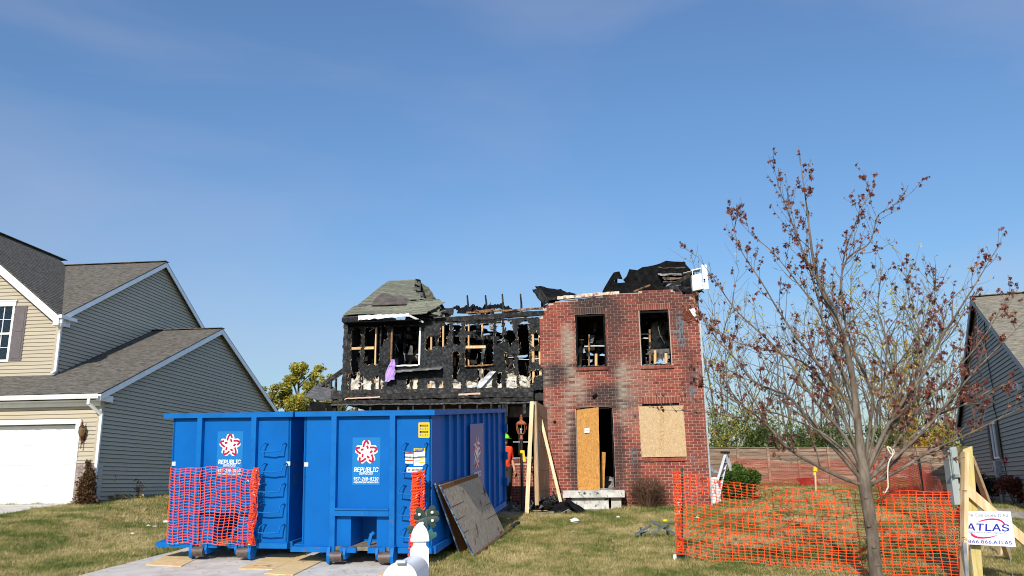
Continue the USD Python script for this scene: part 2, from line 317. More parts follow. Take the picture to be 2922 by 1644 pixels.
pane_glass = usdkit.material(stage, '/World/Looks/pane_glass', {'t': ('transparent_bsdf', {'color': (.82, .88, .87)}), 'g': ('glossy_bsdf', {'roughness': .03, 'color': (.9, .95, 1.0)}), 'fr': ('fresnel', {'IOR': 1.7}), 'm': ('mix_closure', {})},
    [('fr.fac', 'm.fac'), ('t.BSDF', 'm.closure1'), ('g.BSDF', 'm.closure2')], surface='m.closure')
blind_white = mat('blind_white', [srgb(226, 228, 222)], rough=.6)
shutter_grey = mat('shutter_grey', [srgb(92, 84, 86), srgb(104, 96, 97)], 5.0, .55, .1)
black_plastic = mat('black_plastic', [srgb(24, 24, 26), srgb(38, 38, 40)], 8.0, .45)
galv = mat('galvanised_metal', [srgb(132, 138, 142), srgb(168, 173, 176)], 9.0, .45, .05, metallic=.4)
room_dark = mat('room_wall', [srgb(90, 86, 80)], rough=.9)

# ---------------------------------------------------------------- left house
G = Frame([*at(250, 1440, 22.6)[:2], 1.28], .0985)
LH = Thing('beige_house', 'beige vinyl sided house with white garage door and grey shingle roofs, left of the dumpsters', 'house', G.M())
CU = .118                                             # the side wall's plane
ap = G.S(624, 938, CU); APD, APZ = ap[1], ap[2]
ev = G.S(305, 1105, CU); SL = (APZ - ev[2]) / (APD - ev[1])
UD = 1.4
uc = G.L(157, 1045, UD); UU = uc[0]
ua = G.S(465, 748, UU); UAD, UAZ = ua[1], ua[2]
ue = G.S(200, 858, UU); USL = .56
print('left house', APD, APZ, SL, 'upper', UU, UAD, UAZ, ue)
def roofz(d): return APZ - SL * abs(d - APD)
BACK = APD * 2
lower_side = sg.Polygon([(.0, -.25), (BACK, -.25), (BACK, roofz(BACK) - .06), (APD, APZ - .06), (0, roofz(0) - .06)])
lap(LH, 'siding_plank', lower_side, side_at(CU - .012), .113, .026, .003, beige_vinyl, gap=.013, y0=-.25)
# garage front: door opening, wainscot of brick at its right
DR, DT, DL = -.56, 2.14, -5.45
front = sg.box(-9, -.05, CU - .08, roofz(0) - .28).difference(unary_union([sg.box(DL - .13, -.3, DR + .13, DT + .12), sg.box(DR + .05, -.3, CU + .1, 1.1), sg.box(-9, -.3, DL - .05, 1.1)]))
lap(LH, 'siding_plank', front, wall_at(.012), .113, .026, .003, beige_vinyl, gap=.013, y0=.02)
LH.part('corner_trim', MB().box((CU - .09, -.022, 1.12), (CU + .022, .1, roofz(0) - .1)), beige_vinyl)
LH.part('wall_core', MB().box((-9, .014, -.3), (DL - .13, .12, 3)).box((DR + .13, .014, -.3), (CU - .02, .12, 3)).box((DL - .13, .014, DT + .12), (DR + .13, .12, 3)).box((CU - .16, .12, -.3), (CU - .02, BACK, 2.9)), dark_gap)
LH.part('door_trim', MB().box((DR, -.03, -.03), (DR + .13, .1, DT + .12)).box((DL, -.03, DT), (DR, .1, DT + .12)).box((DL - .13, -.03, -.03), (DL, .1, DT + .12)), white_trim)
door = LH.part('garage_door', MB().box((DL, .215, -.02), (DR, .24, DT + .02)), mat('door_joint', [srgb(150, 150, 148)], rough=.7))
for r in range(4): LH.part('door_section', MB().box((DL, .2, r * DT / 4 - .02 + .005), (DR, .215, (r + 1) * DT / 4 - .02 - .005)), white_trim, door)
for r in range(4):
    for c in range(8):
        w = (DR - DL) / 8; x0 = DL + c * w; z0 = r * DT / 4
        m = MB().box((x0 + .07, .192, z0 + .085), (x0 + w - .07, .2, z0 + DT / 4 - .085)).box((x0 + .11, .187, z0 + .125), (x0 + w - .11, .192, z0 + DT / 4 - .125))
        LH.part('door_panel', m, white_trim, door)
house_brick = mat('grey_pink_brick', [srgb(120, 104, 98), srgb(158, 142, 134), srgb(176, 164, 156)], 9.0, .9, .3, 60, rand=.2)
mortar_pale = mat('pale_mortar', [srgb(170, 164, 154), srgb(190, 184, 174)], 12.0, .95, .3)
LH.part('brick_base', MB().box((DR + .135, -.03, -.3), (CU + .03, .012, 1.07)).box((CU, .012, -.3), (CU + .03, .3, 1.07)), mortar_pale)
for r in range(17):
    x = DR + .135 - (.1 if r % 2 else 0)
    while x < CU + .02:
        a, b = max(x + .006, DR + .14), min(x + .2, CU + .036)
        if b - a > .03: LH.part('brick', MB().box((a, -.04 - rng.uniform(0, .004), -.26 + r * .078), (b, -.01, -.19 + r * .078)), house_brick)
        x += .206
LH.part('stone_cap', MB().box((DR + .12, -.07, 1.075), (CU + .06, .012, 1.13)), mortar_pale)
# lower roof with its eave, gutter, rake boards
E0 = -.34
s_up = np.array([0, 1, SL]); s_up /= np.linalg.norm(s_up); SLEN = (APD - E0) * math.sqrt(1 + SL * SL)
low = plane((-9, E0, roofz(E0) + .0), (1, 0, 0), s_up)
LH.part('roof_deck', MB().poly(sg.box(0, 0, 9 + CU + .16, SLEN), plane((-9, E0, roofz(E0) - .03), (1, 0, 0), s_up), .024).poly(sg.box(0, 0, 9 + CU + .16, SLEN), plane((CU + .16, BACK - E0, roofz(BACK - E0) - .03), (-1, 0, 0), (0, -1, SL)), .026), dark_gap)
lap(LH, 'shingle_course', sg.box(0, 0, 9 + CU + .17, SLEN), low, .142, .018, .008, grey_shingle)
LH.part('ridge_cap', MB().bar((-9, APD, APZ + .012), (CU + .17, APD, APZ + .012), .28, .02), grey_shingle)
def rake(T, name, d0, d1, zf, u, h=.2, th=.03, m=white_trim, lift=0):
    p = sg.Polygon([(d0, zf(d0) - h + lift), (d1, zf(d1) - h + lift), (d1, zf(d1) - .012 + lift), (d0, zf(d0) - .012 + lift)])
    return T.part(name, MB().poly(p, side_at(u), th), m)
rake(LH, 'rake_board', E0, APD - .004, roofz, CU + .13); rake(LH, 'rake_board', APD + .004, BACK - E0, roofz, CU + .13)
LH.part('soffit', MB().poly(sg.Polygon([(E0, roofz(E0) - .2), (.3, roofz(E0) - .2), (.3, roofz(E0) - .03), (E0, roofz(E0) - .03)]), side_at(CU + .025), .1), white_trim)
LH.part('soffit', MB().box((-9, E0 + .02, roofz(E0) - .19), (CU + .02, -.0, roofz(E0) - .175)).box((-9, -.05, roofz(E0) - .32), (CU - .02, -.018, roofz(E0) - .19)), white_trim)
def gutter(T, a, b, z, y, m=white_trim):
    sec = sg.Polygon([(0, 0), (-.09, 0), (-.1, .03), (-.115, .06), (-.115, .12), (-.1, .12), (-.1, .066), (-.083, .014), (-.012, .014), (-.012, .12), (0, .12)])
    M = np.eye(4); M[:3, 0], M[:3, 1], M[:3, 2], M[:3, 3] = [0, 1, 0], [0, 0, 1], [1, 0, 0], [a, y, z]
    return T.part('gutter', MB().poly(sec, M, b - a), m)
gutter(LH, -9, CU + .14, roofz(E0) - .15, E0)
def downspout(T, pts, m=white_trim, w=.075, d=.06):
    mb = MB()
    for p, q in zip(pts[:-1], pts[1:]): 
        p, q = np.asarray(p, float), np.asarray(q, float); e = (q - p) / np.linalg.norm(q - p) * .02
        mb.bar(p - e, q + e, w, d, up=(0, 1, 0.01))
    return T.part('downspout', mb, m)
gz0 = roofz(E0) - .16
downspout(LH, [(-.02, E0 - .05, gz0 + .02), (-.02, E0 - .05, gz0 - .12), (CU + .06, -.07, gz0 - .4), (CU + .06, -.07, .08), (CU + .08, -.2, -.02)])
LH.part('splash_block', MB().box((CU - .25, -.75, -.16), (CU + .45, -.15, -.05)), old_concrete)
# upper storey
def uroof(d): return UAZ - USL * abs(d - UAD)
UB = 2 * UAD - UD
usl_e = UD - .32
up_side = sg.Polygon([(UD, roofz(UD)), (APD, APZ), (UB, roofz(UB)), (UB, uroof(UB) - .05), (UAD, UAZ - .05), (UD, uroof(UD) - .05)])
lap(LH, 'siding_plank', up_side, side_at(UU - .012), .113, .026, .003, beige_vinyl, gap=.013, y0=2.9)
g0 = G.L(0, 702, UD)
GSL = (g0[2] - G.L(190, 862, UD)[2]) / (UU + .02 - g0[0]) if False else .79
GW = 4.3                                             # half width of the front gable
def gz_(u): return uroof(UD) + .02 + GSL * (min(UU - u, GW))
gable = sg.Polygon([(UU - 2 * GW, roofz(UD)), (UU - .08, roofz(UD)), (UU - .08, gz_(UU - .08) - .1), (UU - GW, gz_(UU - GW) - .1), (UU - 2 * GW, gz_(UU) - .1)])
wt = [G.L(0, 870, UD), G.L(20, 1033, UD), G.L(42, 870, UD)]
WR, WZ0, WZ1 = G.L(36, 950, UD)[0], G.L(20, 1033, UD)[2], G.L(42, 872, UD)[2]
gable = gable.difference(sg.box(WR - 1.0, WZ0, WR, WZ1))
lap(LH, 'siding_plank', gable, wall_at(UD), .113, .026, .003, beige_vinyl, gap=.013, y0=3.2)
LH.part('corner_trim', MB().box((UU - .09, UD - .022, roofz(UD) - .02), (UU + .022, UD + .1, uroof(UD) - .1)), beige_vinyl)
LH.part('wall_core', MB().poly(gable, wall_at(UD + .1), .09).poly(up_side, side_at(UU - .12), .1), dark_gap)
us_up = np.array([0, 1, USL]); us_up /= np.linalg.norm(us_up); ULEN = (UAD - usl_e) * math.sqrt(1 + USL ** 2)
mains = sg.box(0, 0, 9, ULEN)
def s_at(u):                                          # height on the main slope where the front gable's roof takes over
    z = uroof(UD) + .02 + GSL * min(max(UU - u, 0), GW); return max((z - uroof(usl_e)) * math.sqrt(1 + USL ** 2) / USL, 0)
GSL, GW = .79, 4.3
cutp = sg.Polygon([(UU - u_ - (UU + .17 - 9), s_at(UU - u_)) for u_ in np.linspace(0, GW, 12)] + [(-.5, s_at(UU - GW)), (-.5, -.5), (9 - .17, -.5)]).buffer(0)
mains = mains.difference(cutp)
LH.part('roof_deck', MB().poly(mains.intersection(sg.box(0, .02, 9, 99)), plane((UU + .16 - 9, usl_e, uroof(usl_e) - .03), (1, 0, 0), us_up), .024).poly(sg.box(0, 0, 9, ULEN), plane((UU + .16, 2 * UAD - usl_e, uroof(usl_e) - .03), (-1, 0, 0), (0, -1, USL)), .026), dark_gap)
lap(LH, 'shingle_course', mains, plane((UU + .17 - 9, usl_e, uroof(usl_e)), (1, 0, 0), us_up), .142, .018, .008, grey_shingle)
LH.part('ridge_cap', MB().bar((UU - 8, UAD, UAZ + .012), (UU + .17, UAD, UAZ + .012), .28, .02), grey_shingle)
rake(LH, 'rake_board', usl_e, UAD - .004, uroof, UU + .13); rake(LH, 'rake_board', UAD + .004, 2 * UAD - usl_e, uroof, UU + .13)
LH.part('soffit', MB().poly(sg.Polygon([(usl_e, uroof(usl_e) - .2), (UD + .3, uroof(usl_e) - .2), (UD + .3, uroof(usl_e) - .03), (usl_e, uroof(usl_e) - .03)]), side_at(UU + .025), .1), white_trim)
# front gable roof: right-hand slope runs back into the main roof
gt = uroof(UD) + .02 + GSL * GW; gback = UAD - (UAZ - gt) / USL if gt < UAZ else UAD + 1.5
gs = np.array([-1, 0, GSL]); gs /= np.linalg.norm(gs); GL = (GW + .2) * math.sqrt(1 + GSL ** 2)
bot = np.array([UU + .2, UD - .36, uroof(UD) + .02 - GSL * .2])
def hit(s):                                          # where the slope meets the main roof, measured back along d
    z = bot[2] + gs[2] * s; return max(UAD - max(UAZ - z, 0) / USL - bot[1] + .02, .36)
gp = sg.Polygon([(0, 0)] + [(hit(s), s) for s in np.linspace(0, GL, 30)] + [(0, GL)])
gp = gp.buffer(0)
lap(LH, 'shingle_course', gp, plane(bot, (0, 1, 0), gs), .142, .018, .008, grey_shingle)
LH.part('roof_deck', MB().poly(gp, plane(bot - np.array([0, 0, .03]), (0, 1, 0), gs), .024), dark_gap)
LH.part('ridge_cap', MB().bar((UU - GW, UD - .36, gt + .015), (UU - GW, UD + 6, gt + .015), .28, .02), grey_shingle)
LH.part('rake_board', MB().poly(sg.Polygon([(UU + .2, gz_(UU) - GSL * .2 - .02), (UU - GW, gt - .02), (UU - GW, gt - .3), (UU + .02, gz_(UU) - .32), (UU + .02, uroof(UD) - .42), (UU + .2, uroof(UD) - .42)]), wall_at(UD - .33), .03), white_trim)
LH.part('soffit', MB().box((UU - .02, UD - .33, uroof(UD) - .42), (UU + .19, UD + .0, uroof(UD) - .39)).box((UU + .165, UD - .33, uroof(UD) - .39), (UU + .19, UD + .0, uroof(UD) - .14)), white_trim)
LH.part('gutter', MB().box((UU + .2, UD - .4, uroof(UD) - .22), (UU + .31, UD + .35, uroof(UD) - .12)), white_trim)
downspout(LH, [(UU + .25, UD - .3, uroof(UD) - .2), (UU + .25, UD - .3, uroof(UD) - .34), (UU + .07, UD - .06, uroof(UD) - .62), (UU + .07, UD - .06, roofz(UD) + .12), (UU + .05, UD - .18, roofz(UD) + .03)])
# upstairs window, sash bars, blind, shutter
win = LH.part('window', MB().box((WR - .07, UD - .04, WZ0), (WR, UD + .06, WZ1)).box((WR - 1.0, UD - .04, WZ0), (WR - .07, UD + .06, WZ0 + .07)).box((WR - 1.0, UD - .06, WZ1 - .02), (WR + .03, UD + .06, WZ1 + .12)).box((WR - 1.0, UD - .075, WZ1 + .12), (WR + .06, UD + .03, WZ1 + .16)).box((WR - 1, UD - .02, (WZ0 + WZ1) / 2 - .03), (WR - .07, UD + .04, (WZ0 + WZ1) / 2 + .03)), white_trim)
mb = MB()
for k in (1, 2): mb.box((WR - .07 - k * .3, UD, WZ0 + .07), (WR - .05 - k * .3, UD + .02, WZ1 - .02))
for z in (WZ0 * .75 + WZ1 * .25, WZ0 * .25 + WZ1 * .75): mb.box((WR - 1, UD + .002, z), (WR - .07, UD + .018, z + .018))
LH.part('muntin', mb, white_trim, win)
LH.part('pane', MB().box((WR - 1, UD + .022, WZ0 + .07), (WR - .07, UD + .026, WZ1)), pane_glass, win)
mb = MB()
for z in np.arange(WZ0 + .08, WZ1 - .02, .05): mb.bar((WR - 1, UD + .07, z), (WR - .07, UD + .07, z), .045, .004, up=(0, -.5, 1))
LH.part('blind', mb, blind_white, win)
LH.part('window_back', MB().box((WR - 1, UD + .085, WZ0), (WR, UD + .09, WZ1)), blind_white, win)
sh = LH.part('shutter', MB().box((WR + .02, UD - .035, WZ0 + .02), (WR + .4, UD - .016, WZ1 - .02)), shutter_grey)
for a, b in ((.06, .47), (.53, .94)): LH.part('shutter_panel', MB().box((WR + .08, UD - .045, WZ0 + a * (WZ1 - WZ0)), (WR + .34, UD - .035, WZ0 + b * (WZ1 - WZ0))), shutter_grey, sh)
# wall lantern beside the garage door
copper = mat('aged_copper', [srgb(88, 54, 36), srgb(140, 88, 58)], 14.0, .4, .1, metallic=.6)
amber = mat('amber_glass', [srgb(150, 122, 88)], rough=.12, transmission_weight=.6, spec=.5)
lz, lu = 1.88, -.3
ln = LH.part('wall_lantern', MB().lathe([(.0, .36), (.012, .33), (.012, .27), (.035, .25), (.012, .235), (.045, .2), (.075, .15), (.085, .13)], 10, (lu, -.14, lz)).tube([(lu, -.14, lz - .11), (lu, -.13, lz - .2), (lu, -.06, lz - .3), (lu, -.012, lz - .12)], .014).lathe([(.006, -.42), (.02, -.4), (.012, -.36), (.012, -.2), (.03, -.17), (.05, -.11)], 8, (lu, -.1, lz)).box((lu - .05, -.03, lz - .2), (lu + .05, -.012, lz + .02)), copper, smooth=40)
LH.part('lantern_glass', MB().lathe([(.03, -.11), (.065, -.06), (.085, .02), (.08, .13)], 10, (lu, -.14, lz)), amber, ln, smooth=True)

# ---------------------------------------------------------------- right house
RC = at(2772, 1420, 31.0)
R_ = Frame([RC[0], RC[1], .93], .363)
RH = Thing('grey_house', 'grey vinyl sided house with a tan shingle roof at the right edge, behind the tree', 'house', R_.M())
ra, re, rn = R_.S(2786, 847), R_.S(2757, 1215), R_.S(2922, 1020)
rsl = (ra[2] - rn[2]) / (ra[1] - rn[1]); print('right house', ra, re, rn, rsl)
AD, AZ = ra[1], ra[2]
def rz(d): return AZ - rsl * abs(d - AD)
FARD = .0
NEAR = 2 * AD - FARD
wl, wr_ = R_.S(2822, 1211), R_.S(2864.6, 1307); wu = R_.S(2833, 1311)
w0, w1 = wr_[1], wu[1]; wz0, wz1 = wu[2], R_.S(2836, 1205)[2]
side = sg.Polygon([(FARD, -1.2), (NEAR, -1.2), (NEAR, rz(NEAR) - .05), (AD, AZ - .05), (FARD, rz(FARD) - .05)])
left_side = np.eye(4); left_side[:3, 0], left_side[:3, 1], left_side[:3, 2], left_side[:3, 3] = [0, -1, 0], [0, 0, 1], [-1, 0, 0], [0, 0, 0]
neg = lambda s: sa.scale(s, -1, 1, origin=(0, 0))
wm = .22 * (w1 - w0)
cut = side.difference(sg.box(w0 + wm, wz0, w1 - wm, wz1))
lap(RH, 'siding_plank', neg(cut), left_side, .118, .026, .003, grey_vinyl, gap=.013, y0=-1.2)
RH.part('wall_core', MB().poly(neg(cut), (lambda m: (m.__setitem__((slice(0, 3), 3), [.15, 0, 0]), m)[1])(left_side.copy()), .13), dark_gap)
RH.part('corner_trim', MB().box((-.022, FARD - .09, -1.2), (.1, FARD + .02, rz(0) - .05)), grey_vinyl)
ro = .3
rs_up = np.array([0, 1, rsl]); rs_up /= np.linalg.norm(rs_up); RL = (AD - NEAR + ro) * math.sqrt(1 + rsl ** 2)
RH.part('roof_deck', MB().poly(sg.box(0, 0, 9, RL), plane((-.17, NEAR - ro, rz(NEAR - ro) - .03), (1, 0, 0), rs_up), .024).poly(sg.box(0, 0, 9, RL), plane((-.17 + 9, FARD + ro, rz(FARD + ro) - .03), (-1, 0, 0), (0, -1, rsl)), .024), dark_gap)
lap(RH, 'shingle_course', sg.box(0, 0, 9, RL), plane((-.18, NEAR - ro, rz(NEAR - ro)), (1, 0, 0), rs_up), .142, .018, .008, tan_shingle)
RH.part('ridge_cap', MB().bar((-.18, AD, AZ + .014), (9, AD, AZ + .014), .3, .022), tan_shingle)
dark_trim = mat('grey_trim', [srgb(112, 116, 118), srgb(126, 130, 131)], 4.0, .5)
rake(RH, 'rake_board', NEAR - ro, AD - .004, rz, -.17, m=dark_trim); rake(RH, 'rake_board', AD + .004, FARD + ro, rz, -.17, m=dark_trim)
RH.part('gutter', MB().box((-.2, FARD + ro, rz(FARD + ro) - .14), (6, FARD + ro + .11, rz(FARD + ro) - .03)), white_trim)
downspout(RH, [(-.12, FARD + ro + .05, rz(ro) - .13), (-.12, FARD + ro + .05, rz(ro) - .26), (-.06, FARD - .02, rz(ro) - .62), (-.06, FARD - .02, -.7)], dark_trim)
win = RH.part('window', MB().box((-.03, w0 + wm, wz0), (.05, w1 - wm, wz0 + .05)).box((-.03, w0 + wm, wz1 - .05), (.05, w1 - wm, wz1)).box((-.03, w0 + wm, wz0 + .05), (.05, w0 + wm + .05, wz1 - .05)).box((-.03, w1 - wm - .05, wz0 + .05), (.05, w1 - wm, wz1 - .05)).box((-.025, (w0 + w1) / 2 - .025, wz0 + .05), (.04, (w0 + w1) / 2 + .025, wz1 - .05)), white_trim)
RH.part('pane', MB().box((.01, w0 + wm + .05, wz0 + .05), (.014, w1 - wm - .05, wz1 - .05)), pane_glass, win)
RH.part('window_back', MB().box((.3, w0 + wm - .2, wz0 - .1), (.32, w1 - wm + .2, wz1 + .1)), dark_gap, win)
for a in (w0 + .02, w1 - wm + .02):
    s = RH.part('shutter', MB().box((-.045, a, wz0 - .02), (-.018, a + wm - .04, wz1 + .02)), black_plastic)
    mb = MB()
    for z in np.arange(wz0 + .06, wz1 - .06, .06): mb.bar((-.05, a + .03, z), (-.05, a + wm - .07, z), .03, .008, up=(-.6, 0, 1))
    RH.part('louvre', mb, black_plastic, s, kind='stuff')
mt = R_.S(2857, 1340)
RH.part('meter_box', MB().box((-.16, mt[1] - .16, mt[2] - .22), (-.018, mt[1] + .16, mt[2] + .25)).mesh(trimesh.creation.cylinder(.085, .12, transform=trimesh.transformations.rotation_matrix(math.pi / 2, (1, 0, 0)) @ trimesh.transformations.translation_matrix((0, 0, 0))).apply_translation((-.1, mt[1] + .22, mt[2] + .02))), galv)
RH.part('conduit', MB().tube([(-.09, mt[1], mt[2] - .2), (-.09, mt[1], -.8)], .045, 8), galv, smooth=40)
cab = [R_.S(x, y) for x, y in ((2812, 915), (2820, 1010), (2836, 1105), (2840, 1160), (2850, 1200), (2868, 1300), (2880, 1380))]
RH.part('cable', MB().tube([(-.03 - .02 * (k % 2), c[1], c[2]) for k, c in enumerate(cab)], .011, 5), black_plastic)
RH.part('cable', MB().tube([(-.04, c[1] - .06 * math.sin(k), c[2]) for k, c in enumerate(cab[1:5])], .009, 5), black_plastic)
fl = R_.S(2916, 1102)
RH.part('floodlight', MB().box((-.1, fl[1] - .1, fl[2] - .1), (-.018, fl[1] + .1, fl[2] + .05)).mesh(trimesh.creation.cylinder(.07, .14, transform=trimesh.transformations.rotation_matrix(.9, (0, 1, 0))).apply_translation((-.14, fl[1], fl[2]))), white_trim)
# satellite dish on its roof
dp = R_.W(np.array([1.72, AD - .35, rz(AD - .35) + .02]))
DT_ = Thing('satellite_dish', 'pale grey satellite dish on the ridge of the tan shingle roof', 'dish', base_at(dp))
dish_grey = mat('dish_grey', [srgb(150, 156, 154), srgb(178, 184, 180)], 6.0, .5)
v, f = MB().lathe([(0.001, -.07), (.15, -.055), (.27, -.015), (.33, .02)], 20).arrays()
c, s = math.cos(1.15), math.sin(1.15); Rm = np.array([[1, 0, 0], [0, c, s], [0, -s, c]]); rot = np.array([[.8, .6, 0], [-.6, .8, 0], [0, 0, 1.0]])
v = (v * [1, 1.12, 1]) @ Rm.T @ rot.T + np.array([0, 0, .62]); v[:, 0] *= 1
DT_.part('reflector', (v, f), dish_grey, smooth=True)
DT_.part('mast', MB().tube([(0, .1, -.1), (0, .1, .45), (-.02, .03, .6)], .025, 8).box((-.1, 0, -.03), (.1, .2, .0)), galv)
DT_.part('feed_arm', MB().bar((-.03, -.02, .4), (-.42, -.4, .52), .03, .04).box((-.52, -.46, .47), (-.38, -.34, .58)).box((-.56, -.42, .56), (-.42, -.3, .66)), dish_grey)
# ---------------------------------------------------------------- burnt house
H = Frame([*at(1557, 1440, 22.9)[:2], 1.07], .138)
BH = Thing('burnt_house', 'fire gutted two storey house with red brick front and charred open timber wall', 'house', H.M())
char = mat('charred_wood', [(.3, (.012, .012, .012)), (.5, (.028, .027, .027)), (.66, (.07, .066, .063)), (.8, (.15, .14, .135))], 9.0, .75, .9, 30, stretch=(1, 1, 1), rand=.35, spec=.15, dist=.03)
char_board = mat('charred_sheathing', [(.28, (.008, .008, .009)), (.5, (.026, .027, .028)), (.66, (.055, .057, .06)), (.8, (.13, .13, .13))], 16.0, .9, .9, 60, rand=.3, spec=.15, dist=.02, spots=((.006, .006, .006), 1.6, .56))
soot_black = mat('soot_black', [(.35, (.005, .005, .006)), (.62, (.014, .014, .015)), (.78, (.05, .05, .052))], 7.0, .95, .6, 25, spec=.08)
char_deep = mat('deep_char', [(.35, (.01, .0095, .009)), (.6, (.03, .027, .024)), (.8, (.075, .06, .05))], 6.0, .85, .8, 24, rand=.3)
raw_wood = mat('raw_framing_wood', [(.3, srgb(190, 146, 96)), (.5, srgb(212, 172, 120)), (.7, srgb(226, 194, 146))], 3.0, .7, .15, 40, stretch=(14, 14, 1.2), rand=.12, spots=((.05, .04, .03), 5.0, .62))
scorched = mat('scorched_wood', [(.3, srgb(70, 48, 34)), (.5, srgb(126, 92, 62)), (.7, srgb(180, 138, 92))], 4.0, .8, .3, 40, stretch=(8, 8, 1), rand=.2, spots=((.02, .018, .016), 4.0, .52))
wool = mat('mineral_wool', [(.3, srgb(150, 138, 120)), (.48, srgb(206, 198, 184)), (.7, srgb(232, 227, 216))], 5.0, .95, .9, 18, dist=.05, spots=(srgb(90, 74, 56), 6.0, .6))
plaster = mat('scorched_plaster', [(.35, srgb(42, 42, 42)), (.5, srgb(110, 110, 108)), (.68, srgb(176, 174, 170))], 3.0, .9, .3)
roof_felt = mat('burnt_shingle', [(.3, srgb(82, 82, 70)), (.5, srgb(122, 122, 106)), (.72, srgb(150, 150, 132))], 7.0, .9, .6, 60, stretch=(1, 4, 4), dist=.015, spots=((.02, .02, .02), 2.2, .66))
felt_dark = mat('roof_felt', [(.3, srgb(66, 60, 58)), (.7, srgb(104, 96, 92))], 6.0, .9, .4, 40)
vinyl_white = mat('warped_white_vinyl', [(.3, srgb(214, 214, 210)), (.7, srgb(232, 232, 230))], 5.0, .45, .1, spots=((.05, .05, .05), 5.0, .68))
osb = mat('osb_board', [(.25, srgb(160, 122, 76)), (.45, srgb(198, 158, 104)), (.6, srgb(212, 178, 128)), (.8, srgb(232, 206, 164))], 22.0, .8, .2, 40, stretch=(1.0, 1.0, .55), detail=3.0, distort=1.6)
osb_gold = mat('osb_board_golden', [(.25, srgb(134, 88, 36)), (.45, srgb(178, 124, 56)), (.6, srgb(194, 142, 72)), (.8, srgb(216, 172, 104))], 22.0, .75, .2, 40, stretch=(1.3, 1, .5), detail=3.0, distort=1.6)
brick_m = colmat('red_brick', .85, .18, 60.0, .35, dist=.004)
mortar_m = colmat('mortar', .95, .18, 40.0, .4, dist=.006)
TOPL, RIGHT = H.L(1563, 872)[2], 4.345
# what is left of the brick top: courses step down towards both ends
top_pts = H.uz([(1545, 905), (1552, 872), (1563, 868), (1590, 860), (1660, 853), (1720, 844), (1765, 838), (1850, 829), (1921, 826), (1926, 834), (1946, 834), (1948, 841), (1975, 841), (1978, 862), (1994, 862)])
top_pts[-1] = (RIGHT, top_pts[-1][1])
def wall_top(u): return float(np.interp(u, [p[0] for p in top_pts], [p[1] for p in top_pts]))
op = {}
for k, a, b in (('w1', (1641, 897), (1731, 1046)), ('w2', (1822, 887), (1918, 1041)), ('dr', (1642, 1162), (1757, 1396))):
    p, q = H.L(*a), H.L(*b); op[k] = (p[0], q[2], q[0], p[2])
op['w3'] = (op['w2'][0] - .02, 1.24, op['w2'][0] + .98, 2.68)
opens = [sg.box(*o) for o in op.values()]
NORM = np.array
def blob(cx, cy, rx, ry, k, kind, rot=0):
    a = H.L(cx, cy); s = .0097; return (a[0], a[2], rx * s, ry * s, k, kind)
BLOBS = [blob(1690, 868, 62, 40, .95, 's'), blob(1755, 905, 28, 60, .75, 's'), blob(1748, 1000, 20, 90, .6, 's'), blob(1790, 940, 60, 90, .34, 's'), blob(1830, 830, 110, 26, .35, 's'), blob(1745, 1050, 16, 30, .7, 's'), blob(1870, 850, 70, 26, .45, 's'),
         blob(1588, 1060, 46, 22, .9, 's'), blob(1572, 1086, 36, 20, .85, 's'), blob(1625, 1045, 36, 10, .6, 's'), blob(1735, 1125, 60, 34, .85, 's'), blob(1752, 1150, 50, 22, .85, 's'), blob(1690, 1140, 40, 30, .5, 's'),
         blob(1636, 1290, 13, 110, .92, 's'), blob(1640, 1380, 12, 40, .8, 's'), blob(1768, 1300, 13, 100, .9, 's'), blob(1766, 1390, 12, 36, .9, 's'), blob(1930, 900, 22, 60, .6, 's'), blob(1948, 980, 16, 60, .5, 's'), blob(1970, 1060, 16, 60, .5, 's'), blob(1990, 1210, 10, 80, .3, 's'),
         blob(1817, 1330, 10, 50, .85, 's'), blob(1808, 1300, 6, 30, .5, 's'), blob(1960, 850, 30, 20, .5, 's'), blob(1800, 1340, 5, 40, .4, 's'), blob(1600, 1440, 90, 26, .35, 's'), blob(1860, 1440, 150, 16, .3, 's'),
         blob(1623, 990, 17, 62, .85, 'w'), blob(1630, 1060, 12, 50, .7, 'w'), blob(1655, 1105, 14, 36, .7, 'w'), blob(1622, 1180, 8, 70, .7, 'w'), blob(1616, 1240, 6, 60, .45, 'w'), blob(1780, 1070, 16, 40, .75, 'w'), blob(1776, 1130, 9, 60, .75, 'w'), blob(1798, 1110, 26, 40, .35, 'w'), blob(1775, 1180, 9, 50, .4, 'w'),
         blob(1800, 1180, 30, 50, .22, 'w'), blob(1825, 1080, 40, 50, .18, 'w'), blob(1560, 1150, 10, 120, .45, 'w'), blob(1640, 1125, 30, 5, .6, 'w'), blob(1600, 1150, 14, 5, .5, 'w'),
         blob(1942, 945, 12, 44, .75, 'g'), blob(1976, 1110, 6, 40, .6, 'g'), blob(1985, 1060, 5, 30, .4, 'g'), blob(1804, 1290, 5, 30, .6, 'g'), blob(1977, 1310, 4, 20, .6, 'g')]
